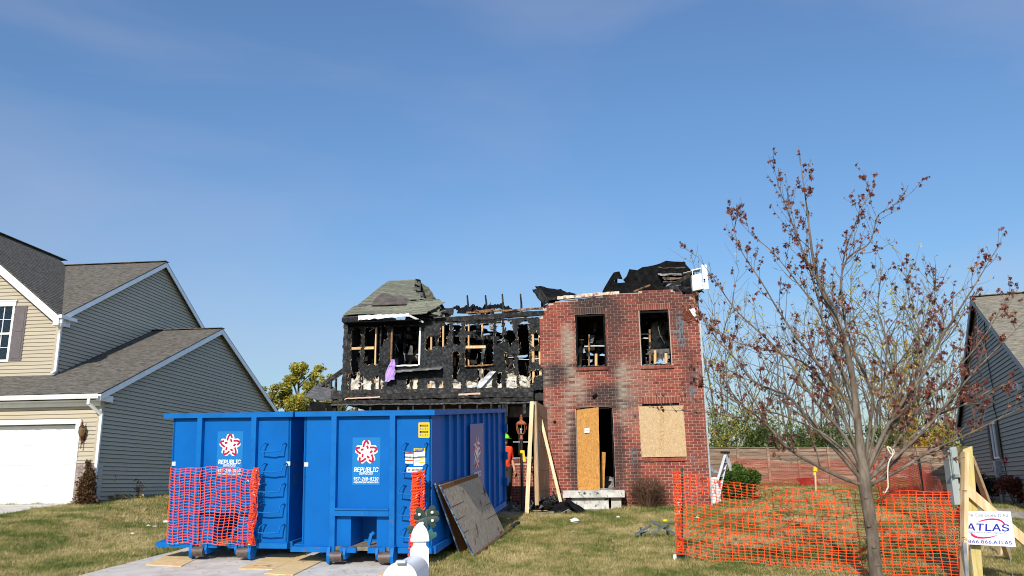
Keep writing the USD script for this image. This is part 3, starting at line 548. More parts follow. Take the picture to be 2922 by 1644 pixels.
def stain(u, z, c, mort=False):
    """Soot, pale wash and grey melt marks that belong to the wall itself."""
    p = np.stack([u, 0 * u, z], -1); n1 = meshkit.fbm(p * 3.0, 4, 3); n2 = meshkit.noise(p * np.array([26.0, 1, 5.0]), 9)
    s = np.zeros_like(u); w = np.zeros_like(u); g = np.zeros_like(u)
    for (a, b, rx, ry, k, kind) in BLOBS:
        d = np.sqrt(((u - a) / rx) ** 2 + ((z - b) / ry) ** 2); val = min(1, k * 1.12) * (1 - ss(.65, 1.5, d + (n1 - .5) * 1.1))
        if kind == 's': s = np.maximum(s, val)
        elif kind == 'w': w = np.maximum(w, val * ss(.25, .6, n2 * .6 + n1 * .5))
        else: g = np.maximum(g, val * ss(.3, .6, n2))
    s = np.clip(s + .16 * ss(.5, .75, n1), 0, 1)
    s = s * (.55 if mort else .93)
    c = c * (1 - s[:, None]) + np.array([.032, .024, .024]) * s[:, None]
    c = c * (1 - w[:, None]) + np.array([.33, .28, .22]) * w[:, None] * (.8 + .4 * n1[:, None])
    return c * (1 - g[:, None]) + np.array([.16, .19, .22]) * g[:, None]
BL, BC, JT = .2, .0775, .011
pieces = []                                            # (u0, u1, z0, z1, proud)
def course_runs(z0, z1, u0, u1, shift):
    x = u0 - shift
    while x < u1:
        a, b = max(x, u0), min(x + BL - JT, u1)
        if b - a > .035:
            g = sg.box(a, z0, b, z1)
            for o in opens + solds:
                g = g.difference(o.buffer(.008, join_style=2))
            for q in getattr(g, 'geoms', [g]):
                if q.area > .0008:
                    bb = q.bounds
                    if bb[3] - bb[1] > .012: pieces.append((*bb, 0.0))
        x += BL
solds = []
for k in ('w1', 'w2', 'w3'):
    o = op[k]; solds.append(sg.box(o[0] - .02, o[3], o[2] + .02, o[3] + .19)); solds.append(sg.box(o[0] - .03, o[1] - .1, o[2] + .05, o[1]))
r = 0; z = -.12
while z < 6.2:
    for_u0 = 0.0 if z < H.L(1556, 1055)[2] else -.06
    pieces_before = len(pieces)
    course_runs(z, z + BC - JT, for_u0, RIGHT, 0 if r % 2 else BL / 2)
    for i in range(len(pieces) - 1, pieces_before - 1, -1):
        p = pieces[i]
        if p[3] > wall_top((p[0] + p[2]) / 2) + .02: pieces.pop(i)
    z += BC; r += 1
PIER = (-.93, -.03, 1.17)
r = 0; z = -.12
while z < PIER[2] - .05:
    x = PIER[0] - (0 if r % 2 else BL / 2)
    while x < PIER[1]:
        a, b = max(x, PIER[0]), min(x + BL - JT, PIER[1])
        if b - a > .04: pieces.append((a, z, b, z + BC - JT, 0))
        x += BL
    z += BC; r += 1
brng = np.random.default_rng(3)
def brick_mesh(a, z0, b, z1, proud=0.0, deep=.06):
    j = brng.uniform(-.0022, .0022, 4); p = .008 + proud + brng.uniform(-.002, .0025)
    mb = MB().box((a + j[0], -p, z0 + j[1]), (b + j[2], deep, z1 + j[3])); v, f = mb.arrays(); return v, f
def brick_cols(v, base):
    return stain(v[:, 0], v[:, 2], np.broadcast_to(base, v.shape).copy())
def brick_base():
    t = brng.uniform(); c = np.array(srgb(150, 76, 60)) * (1 - t) + np.array(srgb(116, 58, 50)) * t
    return c * brng.uniform(.88, 1.12)
extra = []                                             # soldier and sill bricks
for k in ('w1', 'w2', 'w3'):
    o = op[k]; n = 14; w = (o[2] - o[0] + .04) / n
    for i in range(n): extra.append((o[0] - .02 + i * w + .004, o[3] + .006, o[0] - .02 + (i + 1) * w - .004, o[3] + .184, .001))
    n = 12; w = (o[2] - o[0] + .08) / n
    for i in range(n): extra.append((o[0] - .03 + i * w + .003, o[1] - .094, o[0] - .03 + (i + 1) * w - .003, o[1] - .004, .05))
n = 12; w = (PIER[1] - PIER[0]) / n
for i in range(n): extra.append((PIER[0] + i * w + .003, PIER[2], PIER[0] + (i + 1) * w - .003, PIER[2] + .1, .03))
allb = pieces + extra
dist = [np.linalg.norm(H.W([(p[0] + p[2]) / 2, 0, (p[1] + p[3]) / 2]) - EYE) / math.sqrt((p[2] - p[0]) * (p[3] - p[1])) for p in allb]
order = np.argsort(dist)
rest = MB(); nb = 0
for q, i in enumerate(order):
    p = allb[i]; v, f = brick_mesh(*p); c = brick_cols(v, brick_base())
    if q < 300: BH.part('brick', (v, f), brick_m, col=c)
    else: rest.add(v, f, c)
BH.part('further_bricks', rest, brick_m, col=rest.col(), kind='stuff', label='the other red bricks of the front wall')
print('bricks', len(allb))
# mortar behind the bricks as a fine grid so that stains lie in it too
mb = MB(); st = .05
us = np.arange(-.06, RIGHT + .001, st); zs = np.arange(-.12, 6.0, st)
g = []
for zc in zs:
    for uc_ in us:
        a, b = uc_, min(uc_ + st, RIGHT)
        if zc + st * .7 > wall_top((a + b) / 2) or (a < -.001 and zc < 3.75): continue
        if any(o[0] - .001 < (a + b) / 2 < o[2] + .001 and o[1] < zc + st / 2 < o[3] for o in op.values()): continue
        g.append((a, zc, b, zc + st))
for a, z0, b, z1 in g: mb.add([[a, 0, z0], [b, 0, z0], [b, 0, z1], [a, 0, z1]], [[0, 1, 2, 3]])
mb.box((PIER[0] + .004, 0, -.12), (PIER[1] - .004, .05, PIER[2]))
v, f = mb.arrays(); c = stain(v[:, 0], v[:, 2], np.tile(np.array(srgb(188, 166, 148)), (len(v), 1)), True)
BH.part('mortar', (v, f), mortar_m, col=c)
mb = MB()                                              # the wall's thickness behind, open at doors and windows
wallp = sg.Polygon([(0, -.2), (RIGHT, -.2), (RIGHT, top_pts[-1][1])] + top_pts[::-1] + [(0, 4)]).buffer(0)
mb.poly(wallp.difference(unary_union(opens)), wall_at(.17), .16)
BH.part('brick_backing', mb, char_deep)
for k in ('w1', 'w2', 'w3', 'dr'):
    o = op[k]; mb = MB()
    t = .045
    mb.box((o[0], .03, o[1]), (o[0] + t, .2, o[3])).box((o[2] - t, .03, o[1]), (o[2], .2, o[3])).box((o[0] + t, .03, o[3] - t * 1.5), (o[2] - t, .2, o[3]))
    if k != 'dr': mb.box((o[0] + t, .02, o[1]), (o[2] - t, .2, o[1] + .03))
    BH.part('door_frame' if k == 'dr' else 'window_frame', mb, soot_black)
    if k != 'dr':
        m2 = MB(); q = np.random.default_rng(len(k) + ord(k[1]))
        for _ in range(14):                            # burnt lumps and peeled paint on the sill
            x = q.uniform(o[0] + .05, o[2] - .05); s_ = q.uniform(.015, .05); m2.bar((x - s_, .03 + q.uniform(0, .1), o[1] + .035), (x + s_, .05 + q.uniform(0, .1), o[1] + .045 + q.uniform(0, .02)), .03, .02)
        BH.part('sill_debris', m2, plaster, kind='stuff')
# cored bricks laid bare along the broken top
t0, t1 = H.L(1590, 848), H.L(1765, 835)
mb = MB(); q = np.random.default_rng(5)
x = t0[0]
while x < t1[0] - .05:
    zz = np.interp(x, [t0[0], t1[0]], [t0[2] - .02, t1[2] + .01]); w = q.uniform(.13, .19)
    mb.box((x, -.02 + q.uniform(-.01, .02), zz - .05), (x + w, .09, zz + .045 + q.uniform(-.01, .01))); x += w + .008
BH.part('broken_brick', mb, mat('pale_brick_core', [(.35, srgb(150, 70, 58)), (.5, srgb(206, 192, 170)), (.7, srgb(226, 216, 196))], 10.0, .9, .6, 30))
# ---- the charred upper front: sheathing with the holes the fire left
r1, r2, r3, r4, z4 = (960, 880, .1242), (1180, 860, .1242), (1360, 880, .1933), (960, 1030, .1165), (1200, 780, .276)
HOLES = [
 tr(*r1, [(360, 500), (440, 430), (520, 455), (570, 450), (555, 900), (545, 1120), (520, 1170), (510, 1449), (512, 1510), (400, 1540), (340, 1450), (330, 1300), (350, 1180), (320, 1120), (330, 850), (345, 600)]),
 tr(*r1, [(650, 440), (770, 440), (790, 490), (860, 440), (1000, 420), (1100, 400), (1160, 480), (1185, 540), (1165, 580), (1190, 640), (1160, 730), (1080, 740), (1065, 830), (1000, 905), (985, 1050), (975, 1290), (620, 1300), (640, 1000)]),
 tr(*r1, [(1290, 400), (1920, 400), (1895, 1310), (1250, 1330)]),
 tr(*r2, [(280, 850), (350, 820), (360, 800), (480, 800), (510, 870), (500, 1050), (430, 1090), (380, 1090), (320, 1110), (270, 1080)]),
 tr(*r2, [(640, 560), (720, 500), (800, 490), (830, 560), (820, 700), (790, 800), (760, 830), (760, 1000), (700, 1050), (570, 1020), (570, 850), (610, 790)]),
 tr(*r2, [(900, 520), (980, 490), (1100, 500), (1110, 620), (1060, 640), (1050, 850), (1080, 950), (1050, 1010), (900, 1010), (885, 900), (890, 640)]),
 [(1291, 1006), (1309, 1001), (1310, 1028), (1309, 1056), (1302, 1086), (1291, 1086)],
 [(1327, 925), (1408, 922), (1407, 1041), (1327, 1044)],
 tr(*r3, [(295, 195), (370, 188), (380, 330), (360, 400), (385, 450), (370, 510), (295, 520), (290, 400)]),
 tr(*r3, [(410, 190), (440, 180), (520, 190), (540, 330), (580, 400), (575, 450), (530, 500), (505, 580), (490, 560), (480, 520), (410, 500), (400, 420), (415, 350)]),
 tr(*r3, [(600, 250), (690, 190), (740, 180), (770, 240), (775, 600), (780, 900), (790, 1050), (740, 1080), (620, 1020), (600, 700), (640, 560), (610, 500), (600, 350)]),
 tr(*r3, [(800, 350), (850, 370), (890, 340), (940, 400), (930, 450), (910, 540), (850, 580), (830, 560), (800, 560)]),
 tr(*r3, [(800, 620), (950, 620), (960, 800), (940, 830), (900, 820), (850, 780), (800, 780)]),
 tr(*r3, [(410, 640), (440, 660), (450, 700), (540, 700), (560, 760), (560, 850), (540, 890), (450, 900), (440, 820), (415, 760)]),
 tr(*r3, [(800, 920), (960, 910), (960, 990), (890, 1000), (850, 1040), (810, 1150), (790, 1170)]),
 tr(*r4, [(290, 330), (420, 300), (560, 310), (565, 780), (290, 790)]), tr(*r4, [(590, 350), (640, 360), (690, 440), (780, 450), (830, 420), (850, 560), (850, 790), (590, 790)]),
 tr(*r4, [(920, 390), (990, 340), (1060, 370), (1100, 440), (1140, 450), (1120, 770), (920, 790)]), tr(*r4, [(1690, 600), (1750, 400), (1790, 400), (1800, 560), (1810, 760), (1690, 760)]),
 tr(*r4, [(1860, 450), (1900, 410), (1990, 430), (1990, 750), (1860, 750)]), tr(*r4, [(2200, 640), (2260, 520), (2340, 460), (2400, 480), (2420, 600), (2450, 750), (2230, 750)]), tr(*r4, [(2490, 560), (2560, 480), (2620, 520), (2640, 740), (2500, 740)]),
 tr(*r3, [(10, 900), (110, 890), (230, 920), (230, 1190), (10, 1190)]), tr(*r3, [(300, 960), (360, 950), (370, 1190), (300, 1190)]), tr(*r3, [(430, 930), (560, 940), (590, 1000), (590, 1190), (430, 1190)]), tr(*r3, [(620, 1000), (790, 1050), (790, 1190), (620, 1190)]),
 [(1291, 1089), (1316, 1087), (1316, 1113), (1291, 1113)], [(1330, 1086), (1360, 1086), (1360, 1113), (1330, 1113)]]
jr = np.random.default_rng(11)
def ragged(poly, amp=.012, step=.035):
    ring = np.array(poly.exterior.coords); L = poly.length; n = max(8, int(L / step)); out = []
    for k in range(n):
        p = poly.exterior.interpolate(k / n, True); out.append((p.x + jr.normal(0, amp), p.y + jr.normal(0, amp)))
    return sg.Polygon(out).buffer(0)
CL, CZ0 = -5.76, 3.14
topz = lambda u: float(np.interp(u, [-5.8, -3.1, -2.2, 0], [5.3, 5.3, 5.22, 5.2]))
sheath = sg.Polygon([(CL, CZ0), (0, CZ0), (-.005, 3.8), (-.065, 3.85), (-.065, 5.2), (-2.2, 5.2), (-3.1, 5.28), (CL, 5.3)])
holes = [ragged(sg.Polygon(H.uz(h)).buffer(0), .008 if i in (2, 7) else .014) for i, h in enumerate(HOLES)]
sheath = ragged(sheath, .012, .06).difference(unary_union(holes))
for a in np.arange(CL - .1, .1, 1.22):                 # one panel per sheet of board
    g = sheath.intersection(sg.box(a + .003, 0, a + 1.217, 9))
    mb = MB().poly(g, wall_at(.03), .014)
    if mb.v: BH.part('sheathing_board', mb, char_board)
# torn fibre edges round the holes
edge_m = [mat('torn_fibre_pale', [(.35, srgb(120, 100, 80)), (.6, srgb(206, 190, 166))], 12.0, .95, .4), mat('torn_fibre_brown', [(.35, srgb(84, 58, 40)), (.6, srgb(168, 126, 84))], 12.0, .95, .4), char]
for h in holes:
    for g in getattr(h, 'geoms', [h]):
        if g.geom_type != 'Polygon': continue
        ring = np.array(g.exterior.coords); mbs = [MB(), MB(), MB()]
        for a, b in zip(ring[:-1], ring[1:]):
            pk = jr.uniform()
            if pk > .75 or np.linalg.norm(b - a) < .004: continue
            i = 0 if pk < .18 else 1 if pk < .34 else 2; d0_ = .016 + jr.uniform(-.008, .006); mbs[i].bar((a[0], d0_, a[1]), (b[0] + jr.normal(0, .008), d0_, b[1] + jr.normal(0, .008)), jr.uniform(.012, .03), jr.uniform(.006, .016))
        for mb, m in zip(mbs, edge_m):
            if mb.v: BH.part('torn_edge', mb, m, kind='stuff')
# loose wires, strips and flakes hanging in the openings
for k in range(60):
    x = jr.uniform(995, 1530); y = jr.uniform(905, 1040); d = jr.uniform(.06, 1.6); p = H.L(x, y, d); L = jr.uniform(.12, .7)
    if k % 3 == 0: BH.part('hanging_wire', MB().tube([p, p + [jr.normal(0, .06), jr.normal(0, .05), -L * .5], p + [jr.normal(0, .14), jr.normal(0, .1), -L]], .007, 4), (vinyl_white, char, plaster)[k % 9 // 3])
    else: BH.part('hanging_strip', sheet(p, p + [jr.uniform(.03, .1), 0, 0], p + [jr.normal(.05, .06), jr.normal(0, .1), -L], p + [jr.normal(0, .06), jr.normal(0, .1), -L * jr.uniform(.6, 1)], 2, 6, .03, 6, k + 500, .006, rag=.03), (char_board, plaster, soot_black, scorched, char, plaster)[k % 6])
for k in range(34):
    w1_ = k % 2; x = jr.uniform(1650, 1724) if w1_ else jr.uniform(1830, 1910); y = jr.uniform(900, 1010); d = jr.uniform(.3, 3.0); p = H.L(x, y, d); L = jr.uniform(.1, .5)
    if k % 4 == 0: BH.part('hanging_wire', MB().tube([p, p + [jr.normal(0, .06), 0, -L * .5], p + [jr.normal(0, .14), 0, -L]], .007, 4), vinyl_white if k % 8 else plaster)
    else: BH.part('hanging_strip', sheet(p, p + [jr.uniform(.04, .16), 0, .02], p + [jr.normal(.08, .06), jr.normal(0, .1), -L], p + [jr.normal(0, .06), jr.normal(0, .1), -L * jr.uniform(.5, 1)], 3, 5, .03, 6, k + 600, .006, rag=.05), (char_board, plaster, soot_black, char)[k % 4])
# charred corner, studs, plates
def studs(us, z0, z1, d, m, w=.04, dp=.09, name='stud', lean=0.0):
    for u in us:
        l = jr.normal(0, lean) if lean else 0
        BH.part(name, MB().bar((u, d + dp / 2, z0), (u + l, d + dp / 2, z1), w, dp, up=(0, 1, 0)), m)
corner = H.uz([(981, 1122), (985, 915)])
mb = MB()
for k in range(26):
    z = 3.1 + k * .083; mb.box((CL - .05 - jr.uniform(0, .035), -.0 + jr.uniform(-.01, .01), z), (CL + .06, .12, z + .086))
BH.part('corner_post', mb, char)
wood_at = [H.L(x, 1000)[0] for x in (1031, 1070, 1229, 1263, 1340, 1376)]
dark_at = [H.L(x, 1000)[0] for x in (1000, 1036, 1084, 1116, 1199, 1290, 1322, 1411, 1436, 1475, 1512)]
studs(dark_at, 3.14, 5.2, .032, char, lean=.006)
studs(wood_at[:4], 3.14, 5.15, .034, raw_wood)
studs([H.L(x, 1000, 1.2)[0] for x in (1337, 1376)], 3.1, 5.4, 1.2, raw_wood)
studs([H.L(x, 1000)[0] for x in (1520, 1540)], 3.14, 5.0, .05, raw_wood, w=.07)
for a, b, y, m in ((1001, 1028, 994, raw_wood), (1038, 1066, 993, raw_wood), (1328, 1385, 990, raw_wood)):
    p, q = H.L(a, y), H.L(b, y - 1); BH.part('blocking', MB().bar((p[0], .08, p[2]), (q[0], .08, q[2]), .09, .075), m)
# top plates, header and rim boards
def beam(name, a, b, w, h, d, m, n=14, amp=.012):
    p, q = H.L(*a), H.L(*b); mb = MB(); pr = None
    t = np.linspace(0, 1, n + 1)
    pts = np.stack([p[0] + (q[0] - p[0]) * t, np.full(n + 1, d), p[2] + (q[2] - p[2]) * t], -1) + jr.normal(0, amp, (n + 1, 3)) * [0, 1, .6]
    hh = h * (1 + jr.normal(0, .1, n + 1))
    v = np.concatenate([pts + np.stack([0 * hh, sy * w / 2 + 0 * hh, sz * hh / 2], -1) for sy, sz in ((-1, -1), (1, -1), (1, 1), (-1, 1))])
    k = n + 1; f = [[c * k + i, c * k + i + 1, ((c + 1) % 4) * k + i + 1, ((c + 1) % 4) * k + i] for c in range(4) for i in range(n)] + [[0, k, 2 * k, 3 * k], [n, 3 * k + n, 2 * k + n, k + n]]
    return BH.part(name, (v, f), m)
beam('top_plate', (1180, 918), (1556, 893), .1, .14, .04, char, 24)
beam('top_plate', (1330, 892), (1560, 878), .06, .05, .05, scorched, 12)
beam('top_plate', (985, 925), (1190, 920), .1, .16, .05, soot_black)
for k, (ya, yb, d, h) in enumerate(((1117, 1112, -.02, .13), (1131, 1126, -.05, .15), (1147, 1141, -.03, .11))):
    beam('rim_board', (947, ya + 3), (1523, yb), .09, h, d, char, 40, .016)
beam('rim_board', (947, 1156), (1515, 1150), .06, .035, -.06, mat('ashy_char', [(.35, (.03, .03, .03)), (.6, (.12, .12, .12)), (.8, (.28, .28, .27))], 14.0, .9, .7, 40), 40, .01)
beam('split_wood', (989, 1139), (1088, 1134), .05, .035, -.1, mat('pink_split_wood', [srgb(196, 160, 136), srgb(222, 192, 168)], 8.0, .8, .4), 10, .006)
beam('split_wood', (1311, 1128), (1373, 1124), .05, .05, -.1, mat('pink_split_wood_pale', [srgb(196, 160, 136), srgb(222, 192, 168)], 8.0, .8, .4), 8, .006)
# crumpled insulation in the wall bays
def crumple(u0, u1, z0, z1, d, seed, amp=.09):
    v, f = sheet((u0, d, z0), (u1, d, z0), (u1, d, z1), (u0, d, z1), 14, 14, amp, 9.0, seed, .02, lambda s, t: (t < .72 + .5 * (meshkit.noise(np.stack([s * 4, t * 2, 0 * s], -1), seed) - .3)))
    return v, f
for i, (a, b, y0, y1) in enumerate(((993, 1025, 1068, 1121), (1029, 1059, 1070, 1120), (1066, 1092, 1070, 1119), (1155, 1172, 1096, 1118), (1218, 1246, 1082, 1117), (1250, 1268, 1082, 1117), (1291, 1317, 1086, 1113), (1330, 1360, 1084, 1112), (1364, 1404, 1080, 1110), (1418, 1438, 1096, 1110), (1444, 1474, 1060, 1110), (1478, 1514, 1070, 1110), (1118, 1130, 1070, 1096))):
    p, q = H.L(a, y1), H.L(b, y0); BH.part('insulation', crumple(p[0], q[0], p[2], q[2] + .06, .07, 20 + i), wool, smooth=60)
p, q = H.L(1177, 1117), H.L(1192, 1080); BH.part('foam_board', MB().box((p[0], .05, p[2]), (q[0], .08, q[2])), mat('cream_foam', [srgb(214, 204, 176), srgb(226, 218, 194)], 4.0, .9))
# the little pent roof shelf under the second window and a fallen strip of metal
p, q = H.L(1126, 1062, -.25), H.L(1255, 1053, -.25)
BH.part('pent_roof', sheet((p[0], -.3, p[2]), (q[0], -.3, q[2]), (q[0] + .05, .02, q[2] + .1), (p[0] - .02, .02, p[2] + .1), 24, 4, .025, 5.0, 3, .02, rag=.02), plaster)
p, q = H.L(1398, 1060, -.08), H.L(1352, 1108, -.08)
BH.part('metal_strip', sheet((q[0], -.05, q[2]), (q[0] + .2, -.05, q[2]), (p[0] + .16, -.03, p[2]), (p[0], -.03, p[2] + .02), 6, 12, .03, 4.0, 8, .008), galv)
beam('window_sill', (1120, 1045), (1194, 1043), .08, .04, -.03, vinyl_white, 10, .008); beam('window_sill', (1327, 1046), (1408, 1042), .08, .04, -.03, scorched, 10, .008)
p, q = H.L(1116, 1030), H.L(1119, 940); BH.part('window_jamb', MB().bar((p[0], .0, p[2]), (q[0], .0, q[2]), .045, .05), scorched)
p, q = H.L(1196, 1042), H.L(1199, 935); BH.part('window_jamb', MB().bar((p[0], .0, p[2]), (q[0], .0, q[2]), .03, .05), vinyl_white)
p, q = H.L(1480, 1025, .1), H.L(1545, 1022, .1); BH.part('cable', MB().tube([p, (p + q) / 2 - [0, 0, .03], q], .012, 5), vinyl_white)
# the top of the centre bay: burnt strips standing over the plate, truss webs poking at the sky
for x, y0, y1 in ((1333, 895, 842), (1385, 885, 842), (1433, 900, 838), (1485, 895, 838), (1544, 880, 838)):
    a, b = H.L(x + 3, y0, 1.0), H.L(x, y1, 1.0); BH.part('burnt_web', MB().tube([a, a * .5 + b * .5 + [.01, 0, 0], b * .97 + a * .03, b], [.035, .032, .024, .008], 5), char)
for x0, x1, yt, seed in ((1258, 1345, (885, 868, 863), 1), (1340, 1395, (862, 872, 862), 2), (1375, 1478, (866, 862, 884), 3)):
    pts = np.linspace(0, 1, 25); ytop = np.interp(pts, [0, .5, 1], yt)
    dd = 1.3 + seed * .25; A, B = H.L(x0, 902, dd), H.L(x1, 894, dd)
    zt = np.array([H.L(x0 + (x1 - x0) * t, y, dd)[2] for t, y in zip(pts, ytop)]) + jr.normal(0, .03, 25)
    ut = np.linspace(A[0], B[0], 25)
    v = np.concatenate([np.stack([ut, dd - .25 + 0 * ut + .05 * np.sin(pts * 9), np.full(25, A[2])], -1), np.stack([ut, dd + .1 * np.sin(pts * 7 + seed), (zt * .5 + A[2] * .5)], -1), np.stack([ut + .03, dd + .35 + .06 * np.sin(pts * 11), zt], -1)])
    f = np.vstack([quadgrid(24, 2)]); keep = ~((f[:, 0] % 25 > 8) & (f[:, 0] % 25 < 14) & (f[:, 0] < 25) & (seed != 2)); f = f[keep]
    BH.part('roof_remnant', (np.vstack([v, v + [0, .015, .012]]), np.vstack([f, f[:, ::-1] + len(v)])), soot_black)
p, q = H.L(1352, 888, .2), H.L(1408, 885, .2)
BH.part('truss_chord', MB().bar((p[0], .3, p[2]), (q[0], .3, q[2] + .04), .05, .05), scorched)
for x in (1360, 1385, 1402): a = H.L(x, 900, .3); BH.part('truss_web', MB().bar((a[0], .3, a[2] - .05), (a[0], .3, a[2] + .17), .05, .04), scorched)
# ---- roof left standing over the left end
A0, A1 = H.L(976, 903, -.42), H.L(1212, 893, -.42); RDG0, RDG1 = H.L(1106, 802, 3.0), H.L(1186, 801, 3.0)
rs = (RDG0[2] - A0[2]) / 3.42
up_ = np.array([0, 1, rs]); up_ /= np.linalg.norm(up_); LEN = 3.42 * math.sqrt(1 + rs * rs)
edge = lambda s: float(np.interp(s, [0, .18, .3, .45, .7, 1], [A1[0], A1[0] + .45, A1[0] - .1, A1[0] - .55, A1[0] - .95, RDG1[0]]))
ncr = 24
for k in range(ncr):
    s0, s1 = k / ncr, (k + 1) / ncr
    sag = lambda u, s: .04 * math.sin(u * 2.1 + s * 9) * (1 if s < .35 else .3) + (.10 * math.exp(-((s - .22) / .06) ** 2) * (1 if u > A0[0] + .5 else .2))
    b0 = A0[0] + .0 * s0; ul = A0[0] + (RDG0[0] - A0[0]) * 0 + .02; n = 22
    miss = (.215 < s0 < .3)
    rows = []
    for s, off in ((s0, .014), (s1 + .012, .004)):
        us_ = np.linspace(ul + (RDG0[0] - A0[0]) * s, edge(min(s, 1)) + jr.normal(0, .03), n + 1)
        base = np.array([0, -.42, A0[2]]) + up_ * LEN * s
        rows.append(np.stack([us_ + jr.normal(0, .003, n + 1), np.full(n + 1, base[1]), base[2] + off + np.array([sag(u, s) for u in us_])], -1))
    v = np.concatenate(rows); f = quadgrid(n, 1)
    if miss: f = f[jr.uniform(size=len(f)) > .8]
    if len(f): BH.part('shingle_course', (np.vstack([v, v - [0, 0, .012]]), np.vstack([f, f[:, ::-1] + len(v)])), roof_felt)
dk0 = np.array([A0[0], -.41, A0[2] - .02]); dkt = np.array([RDG0[0], 3.0, RDG0[2] - .02])
BH.part('roof_deck', sheet(dk0, (A1[0] - .05, -.41, A1[2] - .03), (RDG1[0] - .05, 3.0, RDG1[2] - .03), dkt, 20, 20, .02, 2.0, 4, .02), felt_dark)
flap0, flap1 = H.L(1062, 867, .25), H.L(1162, 865, .25)
BH.part('curled_felt', sheet(flap0 - [0, .1, .06], flap1 - [0, .1, .06], flap1 + [.0, .4, .12], flap0 + [0, .4, .3], 24, 6, .02, 3.0, 6, .012, fold=lambda s, t: np.stack([0 * s, 0 * s, .16 * np.sin(s * 3.1) * t + .05 * np.sin(s * 9) * t], -1)), felt_dark, smooth=50)
# torn end of that roof: hanging strips, then the dark cavity and the far slope
for k in range(13):
    s = k / 12; a = np.array([edge(.25 + .75 * s) + .02, -.42 + 3.42 * (.25 + .75 * s), A0[2] + rs * 3.42 * (.25 + .75 * s)])
    h = .25 + .75 * s + jr.uniform(-.1, .1); w = .2
    BH.part('torn_shingle', sheet(a + [0, -.12, 0], a + [.1, .16, .02], a + [.22 + jr.uniform(-.06, .06), .16, -h], a + [.14 + jr.uniform(-.08, .08), -.12, -h * jr.uniform(.8, 1)], 3, 8, .05, 4.0, 50 + k, .012, rag=.05), roof_felt if k % 3 else soot_black)
RB1, RB0 = H.L(1187, 799, 3.0), H.L(1256, 886, 3.6)
BH.part('roof_slope_end', sheet(RB1 + [.1, .2, -.05], RB1 + [.35, .4, -.18], RB0 + [.25, .6, -.3], RB0 + [-.55, .2, -.1], 6, 14, .06, 3.0, 77, .014, rag=.05), roof_felt)
BH.part('roof_slope_end', sheet(RB1 + [-.3, .6, -.25], RB1 + [.3, .6, -.25], RB0 + [.3, .8, -.9], RB0 + [-1.6, .8, -.9], 8, 8, .05, 2.0, 78, .014), soot_black)
for k in range(9):                                     # heap of roofing slumped over the plate
    a = H.L(1190 + 8 * k, 895 + jr.uniform(-10, 14), -.1 + jr.uniform(-.15, .3)); BH.part('fallen_roofing', sheet(a, a + [.4, .06, jr.uniform(-.1, .1)], a + [.36, .3, .12 + jr.uniform(-.1, .1)], a + [-.05, .25, .16], 7, 5, .06, 5.0, 90 + k, .012, rag=.04), roof_felt if k % 2 else char_board)
# fascia and dark soffit under the eave
p, q, w_ = H.L(976, 908, -.42), H.L(1026, 904, -.42), H.L(1168, 898, -.42)
BH.part('fascia', MB().box((p[0], -.44, p[2] - .12), (q[0] + .1, -.425, p[2] + .0)), char_board)
BH.part('fascia', sheet((q[0] - .03, -.46, q[2] - .1), (w_[0], -.46, w_[2] - .06), (w_[0], -.46, w_[2] + .03), (q[0] - .03, -.46, q[2] + .03), 34, 3, .014, 4.0, 15, .012, rag=.05), vinyl_white)
BH.part('fascia', MB().bar((w_[0] + .0, -.45, w_[2] - .03), (w_[0] + .34, -.15, w_[2] - .18), .02, .06), vinyl_white)
BH.part('soffit', MB().box((p[0] + .03, -.42, p[2] - .14), (w_[0] + .3, .02, p[2] - .12)), soot_black)
# ---- lower floor: garage opening
gz1 = H.L(1300, 1158)[2]
rust_panel = mat('rusty_panel', [(.3, srgb(92, 60, 50)), (.5, srgb(126, 104, 96)), (.7, srgb(150, 146, 140))], 2.5, .7, .2, 20, rand=.25, stretch=(2, 2, 1))
x0 = H.L(890, 1170, .5)[0]; x1 = H.L(1525, 1165, .5)[0]; n = 9
for i in range(n):
    a = x0 + (x1 - x0) * i / n; b = x0 + (x1 - x0) * (i + 1) / n
    BH.part('garage_ceiling_panel', MB().box((a + .02, .5, gz1 - .32), (b - .02, .53, gz1 - .02)), rust_panel)
for i in range(15): u = x0 + (x1 - x0) * (i + .4) / 15 + jr.uniform(-.05, .05); BH.part('joist_end', MB().bar((u, -.02, gz1 - .26 - jr.uniform(0, .1)), (u, -.02, gz1 + .02), jr.uniform(.04, .09), .08, up=(0, 1, 0)), char)
studs([H.L(1427, 1300)[0], H.L(1445, 1300)[0]], .0, gz1, -.03, char, w=.075, dp=.1, name='garage_post')
studs([H.L(1437, 1300)[0]], gz1 - .9, gz1, -.06, char, w=.05, dp=.08, name='garage_post')
studs([H.L(1482, 1300, .9)[0]], 0, 2.7, .9, char_deep, w=.05, name='garage_post')
BH.part('garage_post', MB().bar((-6.72, .0, -.1), (-6.72, .0, gz1 + .02), .14, .12, up=(0, 1, 0)), char); BH.part('garage_post', MB().bar((-6.0, .0, -.1), (-6.0, .0, gz1), .1, .1, up=(0, 1, 0)), char)
BH.part('sill_plate', MB().box((PIER[0], -.02, PIER[2] + .1), (PIER[1], .1, PIER[2] + .15)), plaster)
p, q = H.L(1464, 1262, .3), H.L(1517, 1262, .3); BH.part('pipe', MB().tube([p, q], .022, 6), galv)
BH.part('garage_side', MB().box((-6.78, .06, -.2), (-6.68, 7.5, gz1)), soot_black)
